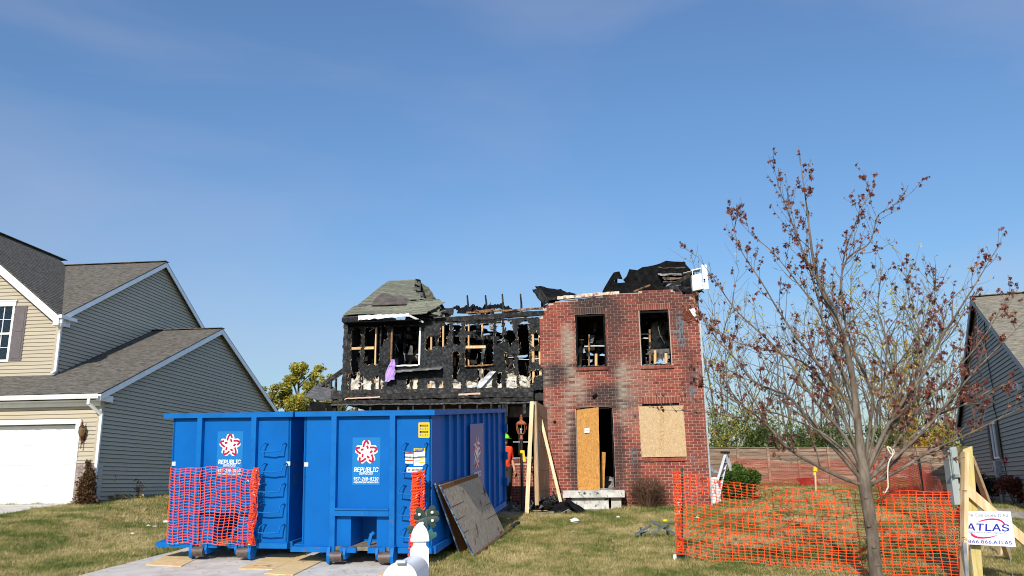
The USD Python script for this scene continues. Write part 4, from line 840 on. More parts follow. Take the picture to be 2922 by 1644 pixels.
# low side roof at the far left
a, b = H.L(868, 1133, -.1), H.L(944, 1146, -.1); c_, d_ = H.L(983, 1064, .6), H.L(925, 1098, .6)
BH.part('side_roof', sheet(a, b, H.L(962, 1110, .8), H.L(912, 1090, .9), 14, 10, .05, 3.0, 31, .02, rag=.05), mat('warped_grey_shingle', [(.3, srgb(62, 62, 64)), (.6, srgb(104, 104, 106)), (.75, srgb(150, 150, 150))], 5.0, .8, .4, 30, stretch=(1, 5, 5)))
BH.part('side_rafter', MB().bar(H.L(908, 1106, .7), H.L(984, 1052, .7), .05, .1), char)
BH.part('side_rafter', MB().bar(H.L(905, 1112, 3), H.L(984, 1058, 3), .05, .1), char)
for x, y0 in ((930, 1118), (944, 1122), (958, 1126)): BH.part('side_stud', MB().bar(H.L(x, y0, .7), H.L(x + 1, y0 - 26 - (x - 930) * .7, .7), .05, .07, up=(0, 1, 0)), char)
BH.part('side_wall', MB().poly(sg.Polygon(H.uz([(884, 1145), (884, 1185), (960, 1185), (960, 1128), (945, 1150)], 0.0)), wall_at(.06), .06), soot_black)
# ---- inside: floors, partition walls, rear wall with broken windows, roof timbers
BH.part('upper_floor', MB().box((-5.7, .15, 2.86), (4.3, 8.0, 3.08)), char_deep)
BH.part('ground_floor', MB().box((-6.7, .1, -.12), (4.28, 8.0, .1)), ash_ground)
rear = sg.Polygon([(-5.75, 0), (4.3, 0), (4.3, 5.6), (2.2, 5.6), (.2, 5.5), (-1.1, 5.5), (-1.7, 5.1), (-2.3, 4.9), (-2.8, 5.4), (-5.75, 5.5)])
RH_ = [tr(1540, 880, .1941, h) for h in ([(690, 680), (720, 665), (775, 670), (780, 740), (755, 790), (730, 785), (700, 730)], [(860, 690), (920, 665), (965, 670), (960, 710), (920, 735), (870, 730)], [(1535, 735), (1580, 728), (1578, 800), (1540, 800)], [(1725, 725), (1835, 725), (1835, 825), (1725, 830)])]
RH_ += [[(1083, 985), (1090, 982), (1089, 992), (1084, 994)], [(1176, 982), (1184, 981), (1183, 988), (1177, 988)]]
rear = rear.difference(unary_union([ragged(sg.Polygon(H.uz(h, 8.0)).buffer(.02), .02) for h in RH_]))
BH.part('rear_wall', MB().poly(rear, wall_at(8.1), .1), char_deep)
BH.part('side_wall', MB().poly(sg.Polygon([(.17, -.2), (8, -.2), (8, 5.1), (5.2, 6.9), (3.2, 6.2), (.17, 5.3)]), side_at(RIGHT - .2), .14), char_deep)
BH.part('side_trim', MB().box((RIGHT + .006, -.01, -.1), (RIGHT + .05, .2, 4.9)), galv)
BH.part('side_wall', MB().poly(sg.Polygon([(.1, 3.0), (8, 3.0), (8, 5.2), (3, 6.9), (.1, 5.2)]), side_at(-5.74), .1), char_deep)
for u0, d0, m in ((-3.55, 3.2, char_deep), (-.9, 4.0, char_deep), (.2, .2, scorched), (2.3, 2.5, char_deep)):
    pol = sg.Polygon([(d0, 3.08), (7.9, 3.08), (7.9, 5.2), (d0 + 1.2, 5.3), (d0, 4.4)])
    for dd in np.arange(d0, 7.8, .41): BH.part('partition_stud', MB().box((u0, dd, 3.08), (u0 + .09, dd + .04, 5.25 + jr.uniform(-.4, .05))), m if jr.uniform() < .7 else char)
    BH.part('partition_plate', MB().box((u0, d0, 5.25), (u0 + .09, 7.9, 5.3)), m)
BH.part('partition_board', MB().box((-5.6, 5.6, 3.08), (-.9, 5.64, 4.9)), char_deep); BH.part('partition_board', MB().box((.2, 6.2, 3.08), (1.0, 6.24, 4.6)), char_deep)
BH.part('partition_board', MB().poly(ragged(sg.Polygon([(2.95, 4.05), (3.55, 4.05), (3.6, 5.2), (3.1, 5.15)]), .05), wall_at(1.4), .02), plaster)
BH.part('partition_board', MB().box((H.L(1125, 1020, .5)[0], .5, 3.08), (H.L(1136, 1020, .5)[0], .53, 4.25)), plaster)
for dd in np.arange(.5, 8, .61):
    for a, b in ((-5.7, -1.0), (-1.0, 4.2)):
        if jr.uniform() < .72: BH.part('ceiling_joist', MB().bar((a + jr.uniform(0, .6), dd, 5.3 + jr.uniform(-.15, .1)), (b - jr.uniform(0, 1.2), dd + jr.uniform(-.2, .2), 5.3 + jr.uniform(-.5, .1)), .04, .1), char if jr.uniform() < .75 else scorched)
for k in range(14):
    u = jr.uniform(-5.4, 4.0); d = jr.uniform(.8, 6.5); BH.part('hanging_timber', MB().bar((u, d, 5.3), (u + jr.normal(0, .5), d + jr.normal(0, .6), jr.uniform(3.6, 4.7)), .04, .09), (char, scorched, raw_wood)[k % 3])
for k in range(7):
    p = H.L((1640, 1668, 1700, 1716, 1726, 1655, 1690)[k], (1010, 1000, 985, 1000, 1030, 900, 915)[k], 1.0 + .3 * k); BH.part('debris_scrap', sheet(p, p + [.3, .1, .02], p + [.28, .2, .2], p + [.0, .1, .18], 5, 4, .05, 6.0, 140 + k, .01, rag=.06), (plaster, raw_wood, plaster, char_board, raw_wood, galv, galv)[k])
for x, y0, y1, d, m in ((1680, 1040, 955, .5, scorched), (1700, 1045, 1010, .9, raw_wood), (1656, 1015, 990, 1.4, raw_wood), (1853, 1040, 940, .35, scorched), (1868, 1040, 1000, .8, raw_wood), (1899, 1040, 1008, .6, raw_wood), (1838, 1038, 1000, 2.5, scorched)):
    p, q = H.L(x, y0, d), H.L(x + 1, y1, d); BH.part('inner_stud', MB().bar((p[0], d, p[2] - .3), (q[0], d, q[2]), .07 if m is raw_wood else .05, .06, up=(0, 1, 0)), m)
for x0_, x1_, y, d in ((1667, 1730, 989, .6), (1826, 1852, 955, 1.0), (1826, 1850, 967, .9), (1874, 1890, 962, 1.2)):
    p, q = H.L(x0_, y, d), H.L(x1_, y - 1, d); BH.part('pipe', MB().tube([p, (p + q) / 2 + [0, 0, .01], q], .018, 5), vinyl_white)
def burnt_ceiling(u0, u1, d0, d1, z, seed, hole):
    n = lambda s, t: meshkit.fbm(np.stack([(u0 + (u1 - u0) * s) * 1.6, (d0 + (d1 - d0) * t) * .9, 0 * s + seed], -1), 3, seed) < hole
    BH.part('burnt_ceiling', sheet((u0, d0, z), (u1, d0, z - .05), (u1, d1, z), (u0, d1, z + .05), 36, 44, .08, 1.5, seed, .03, n, .05), char_deep)
burnt_ceiling(-5.65, -3.0, .9, 8.1, 5.36, 3, .61); burnt_ceiling(-3.0, .1, 1.2, 8.1, 5.36, 5, .63); burnt_ceiling(.2, 4.15, .3, 8.1, 5.34, 8, .74)
BH.part('garage_rear_wall', MB().box((-6.7, 7.3, -.1), (.1, 7.4, 2.86)), soot_black)
# ---- roof remains above the brick
K0, K1 = H.L(1768, 802, 4.2), H.L(1956, 758, 4.2)
prof = [(1720, 836), (1728, 822), (1742, 800), (1752, 786), (1768, 783), (1778, 806), (1788, 796), (1796, 777), (1818, 780), (1832, 772), (1848, 770), (1868, 766), (1882, 762), (1898, 755), (1925, 757), (1953, 758), (1954, 764), (1990, 800), (1990, 836)]
pr = np.array([H.L(x, y, 3.6)[[0, 2]] for x, y in prof]); hole = sg.Polygon(H.uz([(1753, 808), (1762, 803), (1776, 804), (1784, 812), (1770, 814), (1758, 814)], 3.6))
pol = sg.Polygon(list(map(tuple, pr)) + [(pr[-1][0], 4.9), (pr[0][0], 4.9)]).buffer(0).difference(hole)
lean = np.eye(4); lean[:3, 0] = [1, 0, 0]; lean[:3, 1] = [0, -.25, 1]; lean[:3, 2] = [0, -1, -.25]; lean[:3, 3] = [0, 3.6 + .25 * 5.6, 0]
BH.part('rear_roof_slope', MB().poly(pol, lean, .03), soot_black)
for x in (1758, 1797, 1850, 1905): p = H.L(x, 833, 3.5); q = H.L(x, 783 - (x - 1758) * .12, 3.5); BH.part('rafter', MB().bar(p + [0, -.1, 0], q + [0, -.1, -.1], .04, .09), char)
for k, (x, y, w, h) in enumerate(((1888, 764, 66, 12), (1886, 776, 60, 10), (1896, 786, 54, 12), (1888, 797, 50, 10), (1900, 806, 44, 12), (1905, 818, 56, 9), (1880, 758, 76, 6))):
    a = H.L(x, y + h, 3.2 - .22 * k); b = H.L(x + w, y + h - 1, 3.2 - .22 * k); hh = h * .0108
    BH.part('torn_shingle', sheet(a, b, b + [0, .22, hh], a + [jr.uniform(-.1, .1), .22, hh], 10, 4, .05, 5.0, 200 + k, .012, rag=.07), (felt_dark, plaster, scorched)[k % 3] if k < 6 else felt_dark)
BH.part('fallen_rafter', MB().bar(H.L(1900, 826, .5), H.L(1966, 786, .9), .07, .1), char); BH.part('fallen_rafter', MB().bar(H.L(1808, 832, .3), H.L(1854, 814, .5), .05, .05), scorched)
for k in range(8): p = H.L(1895 + 11 * k, 826 + .8 * k, .15); BH.part('roof_debris', sheet(p, p + [.35, 0, -.06], p + [.3, .3, .2], p + [-.05, .3, .16], 6, 4, .07, 6.0, 230 + k, .012, rag=.06), char if k % 2 else soot_black)
# wedge of burnt eave at the left of the brick top
wv = [H.L(1528, 816, .3), H.L(1552, 817, .5), H.L(1560, 840, .2), H.L(1652, 842, .6), H.L(1566, 868, .1), H.L(1553, 874, .0), H.L(1531, 828, -.1), H.L(1519, 827, -.2)]
BH.part('burnt_eave', sheet(wv[4], wv[3], H.L(1600, 826, 1.2), wv[0], 12, 8, .06, 4.0, 61, .03, rag=.03), soot_black)
BH.part('burnt_eave', sheet(wv[5] + [0, -.1, 0], wv[4] + [0, -.12, .02], H.L(1545, 822, .1), wv[7], 5, 8, .06, 4.0, 62, .02, rag=.04), char_board)
BH.part('burnt_eave', MB().bar(H.L(1546, 856, .1), H.L(1620, 848, .15), .06, .08), char)
# warped white eave box hanging off the right end
e = [H.L(x, y, -.15) for x, y in ((1973, 772), (2000, 766), (2007, 823), (1977, 830))]; e2 = [H.L(x, y, -.12) for x, y in ((2001, 757), (2016, 757), (2022, 826), (2008, 828))]; bk = np.array([0, .55, .05])
BH.part('eave_box', sheet(e[3], e[2], e[1] + [0, 0, -.14], e[0] + [0, 0, -.14], 8, 8, .02, 3.0, 301, .01), vinyl_white)
BH.part('eave_box', MB().mesh(sheet(e[0] + [-.22, .1, -.02], e[1], e[1] + bk, e[0] + bk + [-.2, 0, 0], 6, 4, .03, 3.0, 302, .01)).mesh(sheet(e[3], e[2], e[2] + bk, e[3] + bk, 4, 4, .02, 3, 303, .01)).mesh(sheet(e[3], e[0] + [0, 0, -.14], e[0] + bk + [0, 0, -.14], e[3] + bk, 4, 4, .02, 3, 304, .01)).bar(e[0] + [.02, -.01, -.15], e[0] + [.02, -.01, .0], .04, .02).bar(e[0] + [0, -.01, 0], e[1] + [0, -.01, 0], .02, .03), vinyl_white)
BH.part('eave_box', sheet(e2[3] + [0, -.06, 0], e2[2] + [0, -.06, 0], e2[1] + [0, -.06, 0], e2[0] + [0, -.06, 0], 4, 8, .008, 3.0, 305, .05), vinyl_white)
p = H.L(2010, 798, -.25); BH.part('vent_hole', MB().mesh(trimesh.creation.cylinder(.028, .01, transform=trimesh.transformations.rotation_matrix(math.pi / 2, (1, 0, 0))).apply_translation(p)), soot_black)
BH.part('corner_board', MB().bar(H.L(1984, 880, -.02), H.L(1981, 846, -.02), .13, .03), scorched)
BH.part('vinyl_scrap', sheet(H.L(1984, 911, -.04), H.L(1989, 912, -.04), H.L(1983, 880, -.06), H.L(1966, 881, -.05), 4, 8, .02, 5.0, 307, .008), vinyl_white)
mb = MB()
for k in range(70): p = H.L(1960 + jr.uniform(-10, 14), 895 + jr.uniform(-12, 24), -.02); mb.bar(p, p + [jr.normal(0, .06), -.02, jr.normal(0, .07)], .012, .012)
BH.part('rusty_tangle', mb, mat('rust', [srgb(96, 52, 36), srgb(130, 72, 50)], 12.0, .9), kind='stuff')
# grey plastic that ran down the brick
melted = mat('melted_siding', [srgb(86, 94, 98), srgb(118, 126, 130)], 10.0, .6)
for x, y0, y1, w in ((1940, 912, 985, .05), (1949, 915, 1000, .04), (1932, 925, 970, .03), (1975, 1085, 1165, .03), (1804, 1280, 1325, .04), (1977, 1292, 1335, .03), (1812, 1180, 1190, .06)):
    n = 10; ys = np.linspace(y0, y1, n); mb = MB().tube([H.L(x + jr.normal(0, 1.2), y, 0) + [0, -.022, 0] for y in ys], np.r_[w * jr.uniform(.3, .6, n - 1), .004], 5); BH.part('melted_drip', mb, melted)
# steps
S_L, S_R = H.L(1613, 1402)[0], H.L(1783, 1400)[0]
st_ = BH.part('door_step', MB().box((S_L, -.85, .24), (S_R, .0, .42)), old_concrete)
BH.part('step_block', MB().box((S_L + .18, -.72, -.15), (S_R - .42, -.02, .24)), old_concrete); BH.part('step_block', MB().box((S_R - .36, -.7, -.15), (S_R - .1, -.1, .236)), mortar_pale)
for x, dw in ((.3, .12), (1.1, .1)): BH.part('threshold', MB().box((op['dr'][0] + .05, .02, .38), (op['dr'][2] - .05, .25, op['dr'][1] + .03)), plaster) if x < 1 else None
p = H.L(1583, 1204, -.02); BH.part('wall_hole', MB().mesh(trimesh.creation.cylinder(.04, .02, transform=trimesh.transformations.rotation_matrix(math.pi / 2, (1, 0, 0))).apply_translation(p)), soot_black)
for x, y in ((1700, 1128), (1695, 1132)): p = H.L(x, y, -.02); BH.part('lamp_mount', MB().mesh(trimesh.creation.icosphere(2, .05).apply_translation(p)), soot_black)
# inside the doorway
BH.part('hall_panel', MB().box((1.15, 1.0, .1), (1.45, 1.04, 2.2)), scorched); p, q = H.L(1716, 1395, .5), H.L(1722, 1290, .5); BH.part('hall_panel', MB().bar((p[0], .5, .2), (q[0], .5, q[2]), .12, .03, up=(0, 1, 0)), osb_gold)
BH.part('hall_wall', MB().box((.2, 3.5, .1), (4.2, 3.6, 2.8)), soot_black); BH.part('hall_wall', MB().box((2.3, .2, .1), (2.36, 3.5, 2.8)), soot_black)
v, f = sheet((1.2, .3, .12), (1.9, .3, .12), (1.9, 2.0, .8), (1.2, 2.0, .7), 14, 14, .12, 5.0, 401, .02, rag=.1); BH.part('hall_debris', (v, f), ash_ground)
# ---------------------------------------------------------------- the two dumpsters
blue = mat('blue_steel_paint', [(.3, (.0008, .105, .38)), (.6, (.001, .125, .44)), (.75, (.0015, .14, .47))], 1.3, .5, .05, 14, spec=.15, spots=((.02, .10, .24), 6.0, .70), rand=.02)
blue_worn = mat('scuffed_blue_paint', [(.3, (.0015, .105, .36)), (.6, (.002, .135, .44))], 4.0, .5, .15, 20, spec=.2, spots=((.12, .085, .06), 7.0, .63))
bare_steel = mat('bare_steel', [(.3, srgb(70, 58, 52)), (.55, srgb(104, 92, 88)), (.75, srgb(78, 50, 38))], 8.0, .5, .15, metallic=.3)
decal_blue = mat('decal_blue', [(.010, .17, .47), (.012, .18, .48)], 4.0, .3)
decal_grey = mat('decal_plate_grey', [(.03, .10, .26), (.035, .11, .28)], 4.0, .35)
ink_white = mat('decal_white', [srgb(232, 234, 236)], rough=.4); ink_red = mat('decal_crimson', [srgb(176, 22, 62)], rough=.4); ink_black = mat('decal_black', [srgb(26, 26, 28)], rough=.5)
ink_yellow = mat('decal_yellow', [srgb(222, 190, 28)], rough=.4); ink_orange = mat('decal_orange', [srgb(176, 86, 34)], rough=.4); ink_grey = mat('decal_grey', [srgb(120, 124, 130)], rough=.5); reflector = mat('reflector', [srgb(196, 200, 198)], rough=.25)
net_orange = mat('orange_net', [(.3, srgb(232, 66, 24)), (.6, srgb(250, 86, 34)), (.75, srgb(255, 120, 70))], 3.0, .28, spec=.6)
def star_shapes():
    """Five ribbon lobes round a five-pointed star: white outline, crimson strokes."""
    lob, ink = [], []
    for k in range(5):
        a = math.radians(90 + 72 * k); c = np.array([math.cos(a), math.sin(a)]); t = np.array([-c[1], c[0]])
        P = lambda r, s: tuple(c * r + t * s)
        lob.append(sg.Polygon([P(.1, .30), P(.76, .15), P(.76, -.15), P(.1, -.30)]).buffer(.2))
        arm = sg.LineString([P(.4, .26), P(.72, .17), P(.88, .05), P(.86, -.08), P(.62, -.18)]).buffer(.082, cap_style=2)
        foot = sg.LineString([P(.52, -.04), P(.28, -.15)]).buffer(.085, cap_style=2)
        ink += [arm, foot]
    return unary_union(lob).buffer(-.02), unary_union(ink)
LOBES, STROKES = star_shapes()
def dumpster(label, rim_l, rim_r, W=2.4, Hh=2.26, L=6.6, vp=(1865, 1160), roll=.8, kind=0):
    yv = ray(*vp); yv /= np.linalg.norm(yv)
    x0 = np.array([yv[1], -yv[0], 0]); x0 /= np.linalg.norm(x0); xv = x0 * math.cos(math.radians(roll)) - np.array([0, 0, 1]) * math.sin(math.radians(roll))
    xv -= yv * (xv @ yv); xv /= np.linalg.norm(xv); zv = np.cross(xv, yv)
    lo, hi = 5.0, 30.0; r = ray(*rim_l)
    for _ in range(60):
        t = (lo + hi) / 2
        if proj(EYE + r * t + xv * W)[0] > rim_r[0]: lo = t
        else: hi = t
    o = EYE + r * t - zv * Hh; M = np.eye(4); M[:3, 0], M[:3, 1], M[:3, 2], M[:3, 3] = xv, yv, zv, o
    low = o - zv * .2; print('dumpster', o, 'ground', gz(o[0], o[1]), 'wheel', low[2], 'end', o + yv * L)
    D = Thing('dumpster', label, 'dumpster', M, group='blue roll-off dumpsters on the driveway')
    RH_ = .085; X0, X1 = .145, W - .085; yF = .07
    s = W / 397.0                                       # metres per photo pixel at its front
    D.part('top_rim', MB().box((0, -.02, Hh - RH_), (W, .1, Hh)), blue_worn)
    D.part('top_rim', MB().box((W - .1, .1, Hh - RH_), (W, L, Hh)), blue_worn); D.part('top_rim', MB().box((0, .1, Hh - RH_), (.1, L, Hh)), blue_worn); D.part('top_rim', MB().box((.1, L - .1, Hh - RH_), (W - .1, L, Hh)), blue_worn)
    rib1, rib2 = .685, 1.69
    beam_t, beam_b, floor_z = .67, .575, .085
    D.part('front_panel', MB().box((X0, yF, beam_b), (X1, yF + .03, Hh - RH_)).box((X0, yF, floor_z), (rib1, yF + .03, beam_b)).box((rib2, yF, floor_z), (X1, yF + .03, beam_b)), blue)
    for x in (rib1, rib2): D.part('front_rib', MB().box((x - .045, yF - .09, .02), (x + .045, yF, Hh - RH_)), blue_worn)
    D.part('cross_beam', MB().box((rib1 + .045, yF - .1, beam_b), (rib2 - .045, yF, beam_t)).bar((rib1 + .045, yF - .06, beam_t + .015), (rib2 - .045, yF - .06, beam_t + .015), .12, .03), blue_worn)
    wI = rib2 - rib1 - .09; a, b = rib1 + .045 + wI * .27, rib2 - .045 - wI * .25
    D.part('hook_pocket', MB().box((rib1 + .045, yF - .01, floor_z), (a, yF + .03, beam_b)).box((b, yF - .01, floor_z), (rib2 - .045, yF + .03, beam_b)).box((a - .02, yF + .03, floor_z), (a, yF + .55, beam_b)).box((b, yF + .03, floor_z), (b + .02, yF + .55, beam_b)).box((a, yF + .53, floor_z), (b, yF + .55, beam_b)), blue)
    D.part('pocket_floor', MB().box((a - .3, yF - .05, floor_z - .06), (b + .25, yF + .53, floor_z)), mat(f'dirty_pocket_{kind}', [(.35, srgb(96, 88, 78)), (.6, srgb(132, 122, 106))], 9.0, .9))
    D.part('pull_hook', MB().bar((b - .17, yF + .1, floor_z), (b - .13, yF + .12, floor_z + .19), .05, .05, up=(0, 1, 0)).bar((b - .13, yF + .12, floor_z + .17), (b - .09, yF + .12, floor_z + .21), .05, .04, up=(0, 1, 0)), blue_worn)
    for q_ in (((-.02, -.03, 0), (rib1 - .05, .12, floor_z)), ((rib1 + .14, -.03, .0), (a + .12, .1, floor_z - .0)), ((b - .12, -.03, .0), (rib2 - .1, .1, floor_z)), ((rib2 + .1, .0, .0), (X1 + .03, .12, floor_z))): D.part('base_rail', MB().box(*q_), blue_worn)
    D.part('base_rail', MB().box((X1 - .02, .12, -.02), (X1 + .07, L, .1)), blue_worn); D.part('base_rail', MB().box((-.02, .12, -.02), (X0 + .02, L, .1)), blue_worn)
    D.part('floor', MB().box((X0 + .02, yF + .56, .04), (X1 - .02, L - .05, .1)), blue_worn)
    for x in (rib1 - .03, rib2 + .03):
        sx = 1 if x < W / 2 else -1; x_in = x + sx * .2
        br = sg.Polygon([(.1, .14), (-.06, .08), (-.1, -.04), (-.08, -.15), (.02, -.18), (.12, -.06)]).buffer(.01)
        D.part('roller_bracket', MB().poly(br, side_at(x - .025), .05), blue_worn); D.part('roller_bracket', MB().poly(sg.Polygon([(.1, .1), (-.05, .08), (-.08, -.02), (-.04, -.1), (.1, -.1)]), side_at(x_in + sx * .06 - .02), .04), blue_worn)
        c = trimesh.creation.cylinder(.085, .2, sections=20, transform=trimesh.transformations.rotation_matrix(math.pi / 2, (0, 1, 0))); c.apply_translation(((x + x_in + sx * .05) / 2, -.03, -.06)); D.part('roller', c, bare_steel, smooth=40)
        c = trimesh.creation.cylinder(.1, .16, sections=20, transform=trimesh.transformations.rotation_matrix(math.pi / 2, (0, 1, 0))); c.apply_translation((x + sx * .1, L - .5, -.09)); D.part('roller', c, bare_steel, smooth=40)
        D.part('skid_rail', MB().box((x_in - .05, .12, -.1), (x_in + .05, L - .2, -.02)), blue_worn)
    for side, xs in ((1, X1), (-1, X0)):
        D.part('side_panel', MB().box((xs - .03 if side > 0 else xs, yF + .0, .1), (xs if side > 0 else xs + .03, L, Hh - RH_)), blue)
        xo = (xs, xs + .014) if side > 0 else (xs - .014, xs)
        D.part('corner_post', MB().box((xo[0], yF + .004, .1), (xo[1], yF + .55, Hh - RH_)), blue)
        for y in np.arange(1.05, L - .3, .585): 
            rb = sg.Polygon([(y, 0), (y + .03, .055), (y + .14, .055), (y + .17, 0)]); m = np.eye(4); m[:3, 0], m[:3, 1], m[:3, 2], m[:3, 3] = [0, 1, 0], [side, 0, 0], [0, 0, 1], [xs, 0, .1]
            D.part('side_rib', MB().poly(rb, m, Hh - RH_ - .1), blue)
    D.part('rear_door', MB().box((X0, L - .04, .1), (X1, L, Hh - RH_)).box((X1 - .05, L - .03, .1), (X1 + .06, L + .05, Hh - RH_ - .0)), blue)
    for z in (.55, 1.15, 1.8): D.part('hinge', MB().box((X1 + .05, L - .1, z - .09), (X1 + .12, L + .06, z + .09)), blue_worn)
    # ladder of bent rungs on the front
    for k in range(5):
        z = 1.605 - k * .335; d0 = np.random.default_rng(k + 9 * kind).uniform(-.02, .02, 4)
        xa, xb = rib2 + .2 + d0[0], X1 - .09 + d0[1]
        pts = [(xa + .03, yF, z + .11), (xa, yF - .06, z + .13), (xa - .04, yF - .13, z + .09), (xa - .05, yF - .14, z), (xa + .1, yF - .145, z - .01), ((xa + xb) / 2, yF - .145, z - .01 + d0[2] * .3), (xb - .1, yF - .145, z), (xb, yF - .14, z + .0), (xb + .01, yF - .12, z + .1), (xb + .04, yF - .05, z + .13), (xb + .05, yF, z + .1)]
        D.part('ladder_rung', MB().tube(pts, .0125, 6), blue_worn, smooth=60)
    # decal with star, name, phone, address
    dc = 1.223; dz = 1.44 if kind else 1.555
    P = wall_at(yF - .003); pl = D.part('decal', MB().poly(sg.box(dc - .24, dz - .385, dc + .24, dz + .385), P, .002), decal_blue)
    put_txt = lambda text, cx, z, h, w, m, slant=.16, bold=True: D.part('lettering', MB().add((lambda v: np.stack([cx + v[0][:, 0], yF - .006 - v[0][:, 2], z + v[0][:, 1]], -1))(letters(text, h, bold, w, slant, 0.0)), letters(text, h, bold)[1]), m, pl)
    S = .205
    D.part('star_emblem', MB().poly(sa.scale(LOBES, S, S, origin=(0, 0)), wall_at(yF - .006, dc, dz + .145), .002), ink_white, pl); D.part('star_ribbon', MB().poly(sa.scale(STROKES, S, S, origin=(0, 0)), wall_at(yF - .0085, dc, dz + .145), .002), ink_red, pl)
    put_txt('REPUBLIC', dc, dz - .17, .07, .42, ink_white); put_txt('SERVICES', dc, dz - .213, .037, .235, ink_white); put_txt('937-268-8110', dc, dz - .31, .055, .42, ink_white); put_txt('republicservices.com', dc, dz - .35, .03, .42, ink_white)
    for x, m in ((X0 + .0, reflector), (X1 - .05, reflector)):
        if not (kind and x > 1): D.part('reflector', MB().box((x, yF - .008, 1.355), (x + .07, yF, 1.425)), m)
    if kind:
        q = D.part('warning_sticker', MB().poly(sg.box(X1 - .19, 1.83, X1 - .04, 2.04).buffer(.02), P, .002), ink_yellow, label='yellow caution sticker')
        for z in (2.005, 1.905):
            D.part('sticker_bar', MB().poly(sg.box(X1 - .185, z - .014, X1 - .045, z + .016), wall_at(yF - .006), .001), ink_black, q)
            v, f = letters('CAUTION', .018, True, .1, 0, 0.0); D.part('lettering', (np.stack([X1 - .11 + v[:, 0], yF - .008 - v[:, 2], z - .009 + v[:, 1]], -1), f), ink_yellow, q)
            mb = MB()
            for i in range(5): mb.box((X1 - .18 + .028 * i, yF - .0065, z - .065), (X1 - .166 + .028 * i, yF - .006, z - .028 - .008 * (i % 3)))
            D.part('sticker_print', mb, ink_grey, q)
        q = D.part('warning_sticker', MB().poly(sg.box(X1 - .285, 1.365, X1 - .095, 1.645), P, .002), ink_white, label='white caution sticker with yellow heading')
        D.part('sticker_bar', MB().poly(sg.box(X1 - .285, 1.6, X1 - .095, 1.645), wall_at(yF - .006), .001), ink_yellow, q); D.part('sticker_bar', MB().poly(sg.box(X1 - .285, 1.498, X1 - .095, 1.506), wall_at(yF - .006), .001), decal_grey, q)
        v, f = letters('CAUTION', .028, True, .15, .1, 0.0); D.part('lettering', (np.stack([X1 - .19 + v[:, 0], yF - .008 - v[:, 2], 1.608 + v[:, 1]], -1), f), ink_black, q)
        for z in (1.48, 1.42): D.part('sticker_bar', MB().poly(sg.box(X1 - .18, z - .01, X1 - .1, z + .006), wall_at(yF - .006), .001), ink_yellow, q)
        mb = MB()
        for i in range(6): mb.box((X1 - .27, yF - .0065, 1.585 - .014 * i if i < 4 else 1.45 - .03 * (i - 4)), (X1 - .15 - .01 * (i % 3), yF - .006, 1.589 - .014 * i if i < 4 else 1.463 - .03 * (i - 4)))
        D.part('sticker_print', mb, ink_grey, q)
        q = D.part('warning_sticker', MB().poly(sg.box(X1 - .43, 1.4, X1 - .295, 1.58), P, .002), ink_white, label='white sticker with two orange bars')
        for z in (1.567, 1.452): D.part('sticker_bar', MB().poly(sg.box(X1 - .43, z - .012, X1 - .295, z + .01), wall_at(yF - .006), .001), ink_orange, q)
        D.part('sticker_print', MB().box((X1 - .35, yF - .0065, 1.49), (X1 - .342, yF - .006, 1.54)).box((X1 - .4, yF - .0065, 1.486), (X1 - .342, yF - .006, 1.494)), ink_grey, q)
        q = D.part('maker_plate', MB().poly(sg.box(X1 - .405, 1.25, X1 - .125, 1.345), P, .002), ink_white)
        v, f = letters('WASTEQUIP', .036, True, .18, .1); D.part('lettering', (np.stack([X1 - .32 + v[:, 0], yF - .008 - v[:, 2], 1.28 + v[:, 1]], -1), f), ink_black, q)
        v, f = letters('W', .03, True, .04, .2); D.part('lettering', (np.stack([X1 - .385 + v[:, 0], yF - .008 - v[:, 2], 1.285 + v[:, 1]], -1), f), ink_black, q)
        # plate with the same emblem on its right side
        y0, y1 = 2.72, 4.0; m = np.eye(4); m[:3, 0], m[:3, 1], m[:3, 2], m[:3, 3] = [0, 1, 0], [0, 0, 1], [1, 0, 0], [X1 + .058, 0, 0]
        q = D.part('side_plate', MB().poly(sg.box(y0, .5, y1, 1.97), m, .006), decal_grey)
        mm = lambda dx, yy, zz: (lambda k: (k.__setitem__((slice(0, 3), 3), [X1 + .065 + dx, yy, zz]), k)[1])(m.copy())
        D.part('star_emblem', MB().poly(sa.scale(LOBES, .34, .34, origin=(0, 0)), mm(0, 3.36, 1.4), .002), ink_white, q); D.part('star_ribbon', MB().poly(sa.scale(STROKES, .34, .34, origin=(0, 0)), mm(.003, 3.36, 1.4), .002), ink_red, q)
        for text, z, h, w in (('REPUBLIC', .92, .1, .66), ('SERVICES', .83, .06, .38), ('937-268-8110', .68, .07, .66)):
            v, f = letters(text, h, True, w, .16, 0.0); D.part('lettering', (np.stack([X1 + .066 + v[:, 2], 3.36 + v[:, 0], z + v[:, 1]], -1), f), ink_white, q)
    else:
        q = D.part('side_sticker', MB().box((X1 + .0145, .2, 1.3), (X1 + .0165, .5, 1.39)), decal_grey); D.part('side_sticker', MB().box((X1 + .0145, .22, 1.02), (X1 + .0165, .44, 1.2)), decal_grey)
    return D, M, dict(W=W, Hh=Hh, X0=X0, X1=X1, yF=yF, rib1=rib1, rib2=rib2, s=s)
D1, M1, q1 = dumpster('blue steel roll-off dumpster with orange netting over its lower front', (469.7, 1180), (837.4, 1173.7), kind=0)
D2, M2, q2 = dumpster('blue steel roll-off dumpster with yellow caution sticker and warning labels by its ladder', (843.6, 1174.8), (1240.9, 1169.6), kind=1)

